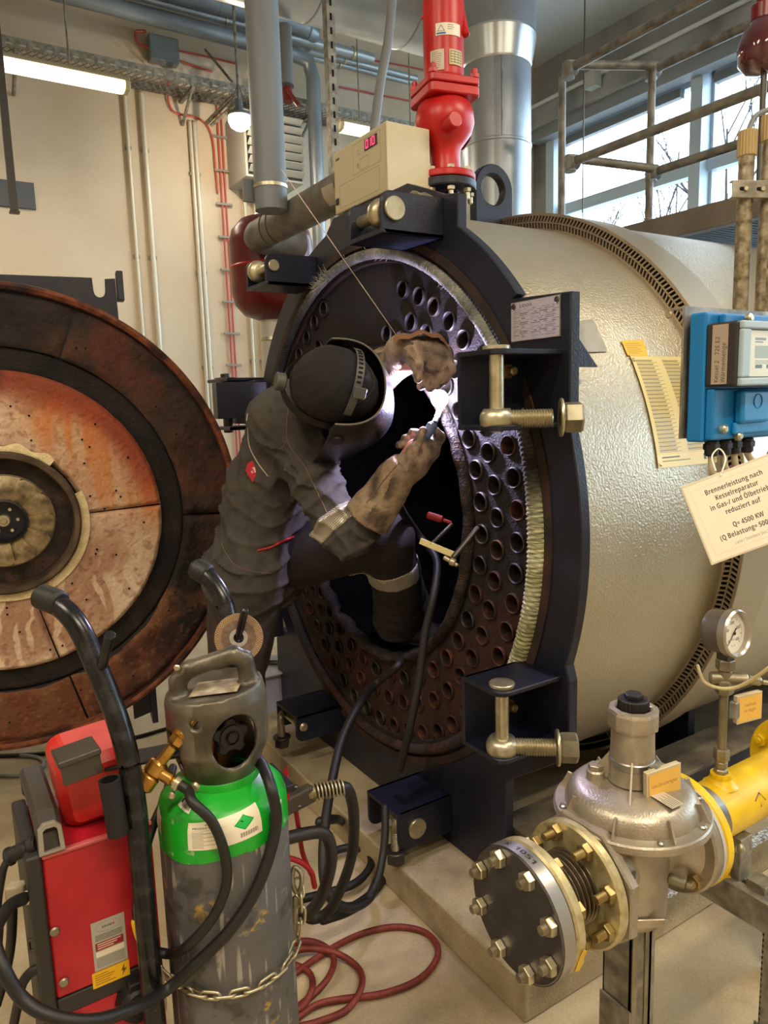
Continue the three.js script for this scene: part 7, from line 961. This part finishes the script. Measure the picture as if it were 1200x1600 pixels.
{
  const WP = WX + 0.001, cond = std({ color: 0xcfc8b4, roughness: 0.5, metalness: 0.3 }), clipM = std({ color: 0x8e8a7e, roughness: 0.5 });
  const pipeSilver = std({ color: 0xa9b0b2, metalness: 0.7, roughness: 0.35 });
  // level pipes under the ceiling
  const run = (px, py, x, r, label, m = pipeSilver, z0 = -3.2, z1 = 3) => { const p = at0(px, py, x); const g = thing('ceiling_pipe', label, 'pipe', [x, p, 0], { group: 'level pipes under the ceiling at the cream wall' }); part(g, 'tube', rod([x, p, z0], [x, p, z1], r, 20), m); for (const z of [-2.4, -1.2, 0, 1.2]) part(g, 'pipe_clip', lat([[r, 0], [r + 0.01, 0.003], [r + 0.01, 0.02], [r, 0.023]], [x, p, z], [0, 0, 1], 20), M.zinc); return p; };
  const at0 = (a, b, x) => b;
  run(0, [-4.25,4.614,-0.627][1], -4.25, 0.032, 'lowest of the level silver pipes along the top of the cream wall'); run(0, [-4.15,4.612,-0.6][1], -4.15, 0.028, 'middle one of the level silver pipes along the top of the cream wall'); run(0, [-4,4.612,-0.914][1], -4.0, 0.045, 'uppermost and thickest of the level silver pipes at the cream wall', pipeSilver, -2.6);
  const dk = std({ map: M.silver.map, color: 0xd6dada, metalness: 0.6, roughness: 0.42 });
  const v1 = thing('spiral_duct', 'grey spiral duct ending in a bend under the ceiling left of the safety valve', 'duct', [-3.9, 4.5, -1.5]), e1 = [-3.9,4.665,-1.877]; part(v1, 'duct_wall', bent([[-3.9, e1[1], 2], [-3.9, e1[1], e1[2] - 0.1], [-4.2, e1[1] - 0.0, e1[2] - 0.12]], 0.075, 0.12, 24), dk);
  for (const z of [-1.9, -1.5, -1.1, -0.7]) part(v1, 'rib', lat([[0.075, 0], [0.08, 0.005], [0.075, 0.01]], [-3.9, e1[1], z], [0, 0, 1], 24), dk);
  const e2 = [-3.95,4.436,-1.927], v2 = thing('spiral_duct', 'grey spiral duct bending down along the wall behind the vent pipe', 'duct', [-3.95, 2, e2[2]]); part(v2, 'duct_wall', bent([[-3.95, [-3.95,4.483,-1.663][1], 0.6], [-3.95, e2[1] + 0.02, e2[2] - 0.02], [-3.95, 0.3, e2[2] - 0.02]], 0.062, 0.13, 24), dk); for (const y of [2.4, 3.1]) part(v2, 'rib', lat([[0.062, 0], [0.068, 0.006], [0.062, 0.012]], [-3.95, y, e2[2] - 0.02], [0, 1, 0], 24), dk);
  // cable tray: punched side rails, mesh bottom
  const ty = [-4.05,4.082,-0.386][1], tr = thing('cable_tray', 'long galvanised cable tray on brackets along the cream wall', 'cable tray', [-4.2, ty, 0]);
  const sl = []; for (let z = -3.9; z < 2.6; z += 0.09) sl.push(rrect(z, 0.02, z + 0.045, 0.034, 0.006)); 
  part(tr, 'side_rail', basis(ext(shape([[-4.0, 0], [2.7, 0], [2.7, 0.075], [-4.0, 0.075]], sl), 0.003, 0), [-4.05, ty, 0], [0, 0, 1], [0, 1, 0], [-1, 0, 0]), M.galv); part(tr, 'side_rail', bx(-4.353, -4.35, ty, ty + 0.075, -4, 2.7, 0), M.galv);
  const mesh = []; for (let z = -4; z < 2.7; z += 0.055) { mesh.push(rod([-4.35, ty + 0.003, z], [-4.05, ty + 0.003, z + 0.16], 0.004, 4)); mesh.push(rod([-4.35, ty + 0.003, z + 0.16], [-4.05, ty + 0.003, z], 0.004, 4)); } part(tr, 'mesh_floor', mesh, M.galv, { kind: 'stuff' });
  for (const z of [-3.2, -2.0, -0.9, 0.4, 1.6]) part(tr, 'wall_bracket', [rod([-4.39, ty - 0.2, z], [-4.07, ty - 0.01, z], 0.014, 6), bx(-4.395, -4.05, ty - 0.03, ty - 0.004, z - 0.015, z + 0.015, 0.002)], M.galv);
  const conduit = (pts, r, label, gname) => { const g = thing('wall_conduit', label, 'conduit', [WX, pts[pts.length - 1][1], pts[0][2]], { group: 'thin conduits on the cream wall' }); part(g, 'tube', pipe(pts, r, 10, pts.length * 6), cond); const n = 4; for (let i = 0; i < n; i++) { const p = lerp3(pts[0], pts[pts.length - 1], (i + 0.5) / n); part(g, 'clip', box([WX + 0.012, p[1], p[2]], [0.024, 0.03, r * 2 + 0.02], 0.003), clipM); } return g; };
  const down = (px, py, yEnd) => { const p = xw(px, py); return p; };
  const W = -4.375;
  const cz = [[-4.375,3.127,-0.427], [-4.375,3.038,-0.563], [-4.375,2.862,-0.962], [-4.375,2.865,-1.002], [-4.375,2.674,-1.423], [-4.375,2.68,-1.524]];
  [['thin conduit running down the cream wall, first from the left', 0.016], ['thicker conduit running down the cream wall, second from the left', 0.024], ['left one of the close pair of conduits on the cream wall', 0.018], ['right one of the close pair of conduits on the cream wall', 0.02], ['thin conduit on the cream wall left of the vent pipe', 0.016], ['conduit on the cream wall half hidden by the vent pipe and vessel', 0.02]].forEach(([l, r], i) => conduit([[W, i === 2 || i === 3 ? [-4.375,3.908,-0.973][1] : ty - 0.02, cz[i][2]], [W, 1.8, cz[i][2]], [W, 0.6, cz[i][2]]], r, l));
  // red fire-alarm wires
  const rc = std({ color: 0xbf5346, roughness: 0.5 }), wire = (label, pts, r = 0.009) => { const g = thing('alarm_wire', label, 'cable', pts[0], { group: 'red wires on the cream wall' }); part(g, 'wire', pipe(pts, r, 8, pts.length * 10), rc); return g; };
  const zA = [-4.375,2.827,-1.212][2], zB = [-4.375,2.83,-1.248][2];
  const wa = wire('left one of the two red wires running down the cream wall', [[W, ty, zA], [W, 2.6, zA], [W, 0.8, zA]]), wb = wire('right one of the two red wires running down the cream wall', [[W, ty, zB], [W, 2.6, zB], [W, 0.8, zB]]);
  for (let i = 0; i < 10; i++) part(wa, 'clip', box([W + 0.004, mix(ty - 0.25, 1.3, i / 9), (zA + zB) / 2], [0.02, 0.02, 0.15], 0.003), clipM);
  wire('red wire dropping from the cable tray and bending along the wall to the lamp bracket', [[-4.37,4.2,-0.795], [-4.37,4.038,-0.788], [-4.37,3.973,-0.822], [-4.37,3.956,-0.897], [-4.37,3.956,-1.02], [-4.37,3.913,-1.107], [-4.37,3.816,-1.152], [-4.37,3.58,-1.166], [-4.37,3.367,-1.175]]);
  wire('upper red wire running level along the wall at the right of the safety valve', [[-4.37,4.765,-2.466], [-4.37,4.779,-2.749], [-4.37,4.809,-3.276], [-4.37,4.821,-3.678]]); wire('lower red wire running level along the wall at the right of the safety valve', [[-4.37,4.469,-2.452], [-4.37,4.476,-2.737], [-4.37,4.491,-3.346]]); wire('red wire running level along the wall beside the grey junction box', [[-4.37,4.463,-0.912], [-4.37,4.468,-1.134], [-4.37,4.466,-1.4]]); wire('red wire along the cable tray beside the junction box', [[-4.37,4.384,-0.917], [-4.37,4.369,-1.043], [-4.37,4.356,-1.183]]);
  const jb = thing('junction_box', 'flat grey junction box on the wall above the cable tray', 'junction box', [-4.32,4.4,-0.753]); { const p = [-4.32,4.41,-0.754]; part(jb, 'lid', box(p, [0.11, 0.19, 0.24], 0.008), std({ color: 0x78807f, roughness: 0.5 })); part(jb, 'cable_bend', pipe([add3(p, [0, 0, 0.12]), add3(p, [0, 0.02, 0.2]), add3(p, [0, 0.1, 0.21]), add3(p, [0, 0.12, 0.14])], 0.012, 8, 20), rc); }
  // louvred air heater
  const lo = thing('air_heater', 'grey wall air heater with a louvred outlet behind the vent pipe', 'heater', [-4.1,3.771,-1.557]), la = [-3.95,3.789,-1.309], lb = [-3.95,3.923,-1.814], lc = [-3.95,3.486,-1.778];
  const yA = [-3.95,3.934,-1.573][1], yB = [-3.95,3.434,-1.544][1]; part(lo, 'housing', [bx(WX, -3.98, yB - 0.02, yA + 0.02, lb[2] - 0.02, la[2] + 0.02, 0.006)], std({ color: 0xa9a79c, roughness: 0.5 }));
  part(lo, 'grille_recess', bx(-3.985, -3.975, yB, yA, lb[2], la[2], 0.001), M.black);
  for (let i = 0; i < 7; i++) { const y = mix(yB + 0.04, yA - 0.03, i / 6); part(lo, 'louvre', box([-3.94, y, (la[2] + lb[2]) / 2], [0.07, 0.008, Math.abs(la[2] - lb[2])], 0.002, [0, 0, 0.6]), std({ color: 0xaaa79a, roughness: 0.45 })); }
  // pendant lamp with its bracket
  const pc = [-3.6,3.713,-1.1], pl = thing('pendant_lamp', 'round lit pendant lamp hanging by the vent pipe', 'ceiling lamp', pc);
  part(pl, 'globe', latS([[0.0, -0.085], [0.04, -0.08], [0.075, -0.058], [0.092, -0.02], [0.09, 0.02]], pc, [0, 1, 0], 32), new THREE.MeshStandardMaterial({ color: 0xffffff, emissive: new THREE.Color(1, 0.88, 0.66), emissiveIntensity: 2.2, roughness: 0.6 })); part(pl, 'rim', latS([[0.09, 0.016], [0.098, 0.02], [0.09, 0.04], [0.05, 0.055], [0.03, 0.06], [0.03, 0.14], [0, 0.14]], pc, [0, 1, 0], 32), M.greyPaint); part(pl, 'hanging_rod', rod(add3(pc, [0, 0.12, 0]), [pc[0], CH, pc[2]], 0.012, 8), M.galv);
  part(pl, 'guard_wire', [0, 1, 2, 3].map((i) => { const a = i * PI / 2 + 0.4; return rod(add3(pc, [0.09 * Math.cos(a), 0.03, 0.09 * Math.sin(a)]), add3(pc, [0, 0.26, 0]), 0.004, 5); }), M.galv, { kind: 'stuff' });
  const pL = new THREE.PointLight(WARM, 1.6, 0, 2); pL.position.set(pc[0] + 0.02, pc[1] - 0.16, pc[2]); scene.add(pL);
  const br = thing('lamp_bracket', 'pair of galvanised strut arms beside the pendant lamp', 'bracket', [-3.9,3.857,-1.066]); part(br, 'arm', rod([-4.2,3.86,-1.046], [-3.7,3.927,-1.109], 0.022, 4), M.galv); part(br, 'arm', rod([-4.1,3.815,-1.053], [-3.65,3.865,-1.118], 0.018, 4), M.galv); part(br, 'arm', rod([-4.2,4.441,-1.075], [-3.7,4.018,-1.094], 0.012, 4), M.galv);
  const ds = [-2.6,3.05,0.695]; const hs = thing('hanging_strut', 'dark strut hanging down at the left edge before the cream wall', 'strut', [-2.6, 2.6, ds[2]]); part(hs, 'channel', [bx(-2.62, -2.58, [-2.6,2.61,0.709][1], 3.62, ds[2] - 0.02, ds[2] + 0.02, 0.002)], M.steelDark); part(hs, 'end_plate', bx(-2.625, -2.575, [-2.6,2.61,0.709][1] - 0.012, [-2.6,2.61,0.709][1], ds[2] - 0.026, ds[2] + 0.026, 0.002), M.steelDark);
  const pn0 = [-4.38,3.146,0.476]; solo('wall_panel', 'dark grey rectangular panel on the cream wall at the left edge', 'panel', bx(-4.399, -4.37, [-4.38,3.058,0.331][1], [-4.38,3.255,0.312][1], [-4.38,3.164,0.321][2], 1.2, 0.003), std({ color: 0x55575a, roughness: 0.6 }));
  // struts and flexible conduit between the vent pipe and the safety valve
  const s1 = [-1.063,2.936,-0.512], s1b = thing('strut_upright', 'upright slotted strut between the vent pipe and the control box', 'strut', [s1[0], 1.9, s1[2]]); part(s1b, 'channel', bx(s1[0] - 0.021, s1[0] + 0.021, 1.9, CH, s1[2] - 0.021, s1[2] + 0.021, 0.002), M.galv); const so = []; for (let y = 2.1; y < 4; y += 0.06) so.push(box([s1[0] + 0.0205, y, s1[2]], [0.002, 0.03, 0.012], 0.0008)); part(s1b, 'slots', so, M.soot, { kind: 'stuff' });
  solo('flexible_conduit', 'grey flexible conduit slanting down behind the control box', 'conduit', pipe([[-0.324,3.007,-0.378], [-0.313,2.82,-0.342], [-0.31,2.657,-0.3], [-0.303,2.482,-0.261]], 0.017, 12, 60), M.greyPaint);
  const s2 = [-2.072,3.476,-0.771]; const dn = thing('drain_pipe', 'short upright grey pipe with a dark red valve behind the vent pipe', 'pipe', s2); part(dn, 'tube', rod([-2.1,3.692,-0.788], [-2.053,3.345,-0.764], 0.045, 20), M.greyPaint); part(dn, 'valve', [rodc([-2.05,3.334,-0.766], [-2.036,3.252,-0.763], 0.03, 14), rod([-1.998,3.305,-0.744], [-1.954,3.211,-0.788], 0.012, 8)], std({ color: 0x7a1f1c, roughness: 0.4 })); 
}
{
  // platform with tube railing before the windows
  const b0 = [-0.444,2.379,-2.003], zP = b0[2], yT = 2.368, t = thing('platform', 'steel platform with grating floor behind the boiler', 'platform', [0.5, yT, zP - 0.4]);
  part(t, 'edge_beam', bx(-0.78, 2.4, 2.255, yT, zP - 0.035, zP + 0.03, 0.004), std({ map: blotch([[104, 96, 84], [124, 116, 104]], { n: 128, size: 0.6, f: 4, o: 4, s: 231 }), roughness: 0.6 }));
  part(t, 'side_beam', bx(-0.80, -0.76, 2.255, yT, zP - 1.3, zP, 0.004), M.galv);
  const gr = []; for (let x = -0.74; x < 2.4; x += 0.034) gr.push(bx(x, x + 0.004, 2.3, 2.335, zP - 1.3, zP - 0.036, 0)); for (let z = zP - 1.28; z < zP - 0.04; z += 0.04) gr.push(bx(-0.76, 2.4, 2.315, 2.335, z, z + 0.004, 0)); part(t, 'grating', gr, std({ color: 0x7c868c, metalness: 0.4, roughness: 0.5 }), { kind: 'stuff' });
  const tubeM = std({ map: blotch([[94, 92, 86], [126, 123, 116], [148, 145, 138]], { n: 128, size: 0.3, f: 6, o: 4, s: 232 }), roughness: 0.5, metalness: 0.4 });
  const p1 = [-0.725,2.437,-1.668], p1t = [-0.805,3.162,-1.748], p2t = [-0.519,3.126,-2.097], rl = thing('guard_rail', 'grey tube guard rail with clamp joints around the platform before the windows', 'railing', [p1[0], yT, zP]);
  part(rl, 'post', rod([p1[0], 1.6, p1[2]], p1t, 0.019, 16), std({ map: tubeM.map, color: 0xffffff, roughness: 0.45, metalness: 0.3 })); part(rl, 'post', rod([b0[0], yT, zP], [b0[0], p2t[1], zP], 0.019, 16), tubeM); part(rl, 'post', rod([1.25, yT, zP], [1.25, p2t[1], zP], 0.019, 16), tubeM);
  const m1 = [-0.586,2.647,-1.62], t1 = [-0.604,3.087,-1.62], m2 = [-0.413,2.606,-2.02], t2 = [-0.428,3.096,-2.02];
  for (const p of [m1, t1, m2, t2]) part(rl, 'rail', rodc([p[0] - 0.06, p[1], p[2]], [2.6, p[1], p[2]], 0.0215, 16), tubeM);
  for (const [a, b] of [[m1, m2], [t1, t2]]) part(rl, 'link_tube', rod([a[0] - 0.03, a[1] + 0.02, a[2]], [b[0], b[1] + 0.01, b[2]], 0.021, 16), tubeM);
  for (const p of [m1, t1, m2, t2]) part(rl, 'clamp_joint', [rodc([p[0] - 0.02, p[1] - 0.005, p[2] - 0.03], [p[0] - 0.02, p[1] - 0.005, p[2] + 0.03], 0.032, 16), rodc([p[0] - 0.035, p[1] - 0.045, p[2]], [p[0] - 0.035, p[1] + 0.035, p[2]], 0.03, 16)], std({ map: blotch([[120, 120, 116], [150, 150, 146]], { n: 64, size: 0.1, f: 4, o: 3, s: 233 }), metalness: 0.5, roughness: 0.5 }));
  // wire hanging at the window, conduit and switch box on the beam
  { const hc = [-1.013,3.014,-2.135]; solo('hanging_line', 'thin cord hanging before the window beside the platform post', 'cord', rod([hc[0], 2.2, hc[2]], [hc[0], CH, hc[2]], 0.004, 5), M.steelDark); }
  const cy = [-3.357,4.627,-4.75][1]; const cd = thing('wall_conduit', 'pale level conduit along the concrete beam above the windows', 'conduit', [-2, cy, -4.75], {}); part(cd, 'tube', rod([-4.3, cy, -4.76], [4, cy, -4.76], 0.02, 10), M.ceiling); part(cd, 'switch_box', box([[-3.279,4.522,-4.72][0], cy - 0.05, -4.72], [0.14, 0.16, 0.1], 0.01), std({ color: 0xb5b4ac, roughness: 0.5 }));
  const rb = [0.809,2.478,-0.889], h = thing('alarm_beacon', 'glossy dark red bulb hanging at the upper right corner', 'beacon', rb); part(h, 'bulb', latS([[0, -0.085], [0.04, -0.078], [0.062, -0.05], [0.066, -0.01], [0.055, 0.03], [0.036, 0.05], [0.03, 0.07]], rb, [0, 1, 0], 36), phy({ color: 0x4a1520, roughness: 0.12, clearcoat: 1 })); part(h, 'collar', lat([[0.03, 0.06], [0.034, 0.062], [0.034, 0.1], [0.02, 0.11], [0.02, 0.2]], rb, [0, 1, 0], 24), std({ color: 0x6a1420, roughness: 0.3 })); part(h, 'stem', rod(add3(rb, [0.01, -0.4, 0]), add3(rb, [0.01, 0.8, 0]), 0.009, 8), M.steelDark);
}
{
  // bare trees in the courtyard
  const bark = std({ color: 0x2a2624, roughness: 0.95 });
  const tree = (x, z, h, s, label) => { seed = s; const t = thing('bare_tree', label, 'tree', [x, 0, z], { group: undefined }); const g = []; const grow = (p, d, L, r, n) => { const q = add3(p, d, L); g.push(rod(p, q, r, 5, r * 0.7)); if (n > 0) for (let i = 0; i < 2 + (n > 2 ? 1 : 0); i++) grow(lerp3(p, q, 0.55 + rnd() * 0.45), nrm3([d[0] + (rnd() - 0.5) * 1.3, d[1] + (rnd() - 0.35) * 0.7, d[2] + (rnd() - 0.5) * 1.3]), L * (0.62 + rnd() * 0.2), r * 0.6, n - 1); }; part(t, 'trunk', rod([x, -0.05, z], [x, h * 0.4, z], 0.07, 8, 0.05), bark); grow([x, h * 0.4, z], [0, 1, 0], h * 0.22, 0.035, 5); part(t, 'branches', g, bark, { kind: 'stuff' }); };
  tree(-8.3, -10.5, 6.2, 11, 'bare tree outside the middle window'); tree(-6.0, -9.6, 6.2, 23, 'bare tree outside the right window'); tree(-4.6, -9.0, 7.0, 31, 'tall bare tree outside the window beside the red bulb');
}
{
  // odds and ends on the floor far behind the welder
  const p = [-0.922,0.3,-0.053], t = thing('tool_tray', 'shallow grey tray holding pliers and a brown rag behind the boiler', 'tray', [p[0], 0, p[2]]);
  part(t, 'tray', [bx(p[0] - 0.12, p[0] + 0.12, 0.28, 0.29, p[2] - 0.16, p[2] + 0.16, 0.003), bx(p[0] - 0.1, p[0] + 0.1, 0.0, 0.28, p[2] - 0.14, p[2] + 0.14, 0.01)], std({ color: 0xb0b4b8, roughness: 0.4, metalness: 0.3 }));
  const q = [p[0] + 0.02, 0.3, p[2] + 0.02]; solo('pliers', 'dark pliers lying in the shallow tray', 'pliers', [rod(q, add3(q, [0.08, 0.01, -0.06]), 0.008, 6), rod(q, add3(q, [0.06, 0.01, -0.09]), 0.008, 6), rod(q, add3(q, [-0.04, 0.0, 0.05]), 0.012, 6)], M.steelDark);
  solo('rag', 'crumpled brown rag on the shallow tray', 'rag', nets((a) => Math.hypot((a[0] - q[0]) / 1.2, (a[1] - 0.325) / 0.7, a[2] - q[2] + 0.11) - 0.06 + 0.03 * n3(a[0] * 18, a[1] * 18, a[2] * 18, 3), [q[0] - 0.12, 0.29, q[2] - 0.24], [q[0] + 0.12, 0.42, q[2] + 0.02], 0.01), std({ color: 0x4a3a30, roughness: 0.9 }));
  const bq = [-1.061,0,-0.062], bn = thing('clear_bin', 'clear plastic bin standing on the floor behind the front plate', 'bin', [bq[0], 0, bq[2]]); part(bn, 'bin_wall', [bx(bq[0] - 0.09, bq[0] + 0.09, 0.0, 0.2, bq[2] - 0.09, bq[2] - 0.085, 0.001), bx(bq[0] - 0.09, bq[0] + 0.09, 0.0, 0.2, bq[2] + 0.085, bq[2] + 0.09, 0.001), bx(bq[0] + 0.085, bq[0] + 0.09, 0.0, 0.2, bq[2] - 0.09, bq[2] + 0.09, 0.001)], std({ color: 0xd9d8ce, roughness: 0.3 }));
  solo('floor_cable', 'thin black cable curving over the floor below the open door', 'cable', pipe([[-1.351,0.008,1.176], [-1.242,0.008,0.984], [-1.172,0.008,0.785], [-1.152,0.008,0.566], [-1.159,0.008,0.44]], 0.009, 6, 50), M.cable);
  solo('floor_cable', 'thin grey cable loop on the floor at the left edge under the door', 'cable', pipe([[-1.142,0.008,1.167], [-1.074,0.008,1.054], [-1.114,0.008,0.981], [-1.203,0.008,0.989], [-1.28,0.008,1.056]], 0.008, 6, 50), M.greyPaint);
}

scene.traverse((o) => { if (o.isMesh) { o.castShadow = true; o.receiveShadow = true; } });
renderer.render(scene, camera);
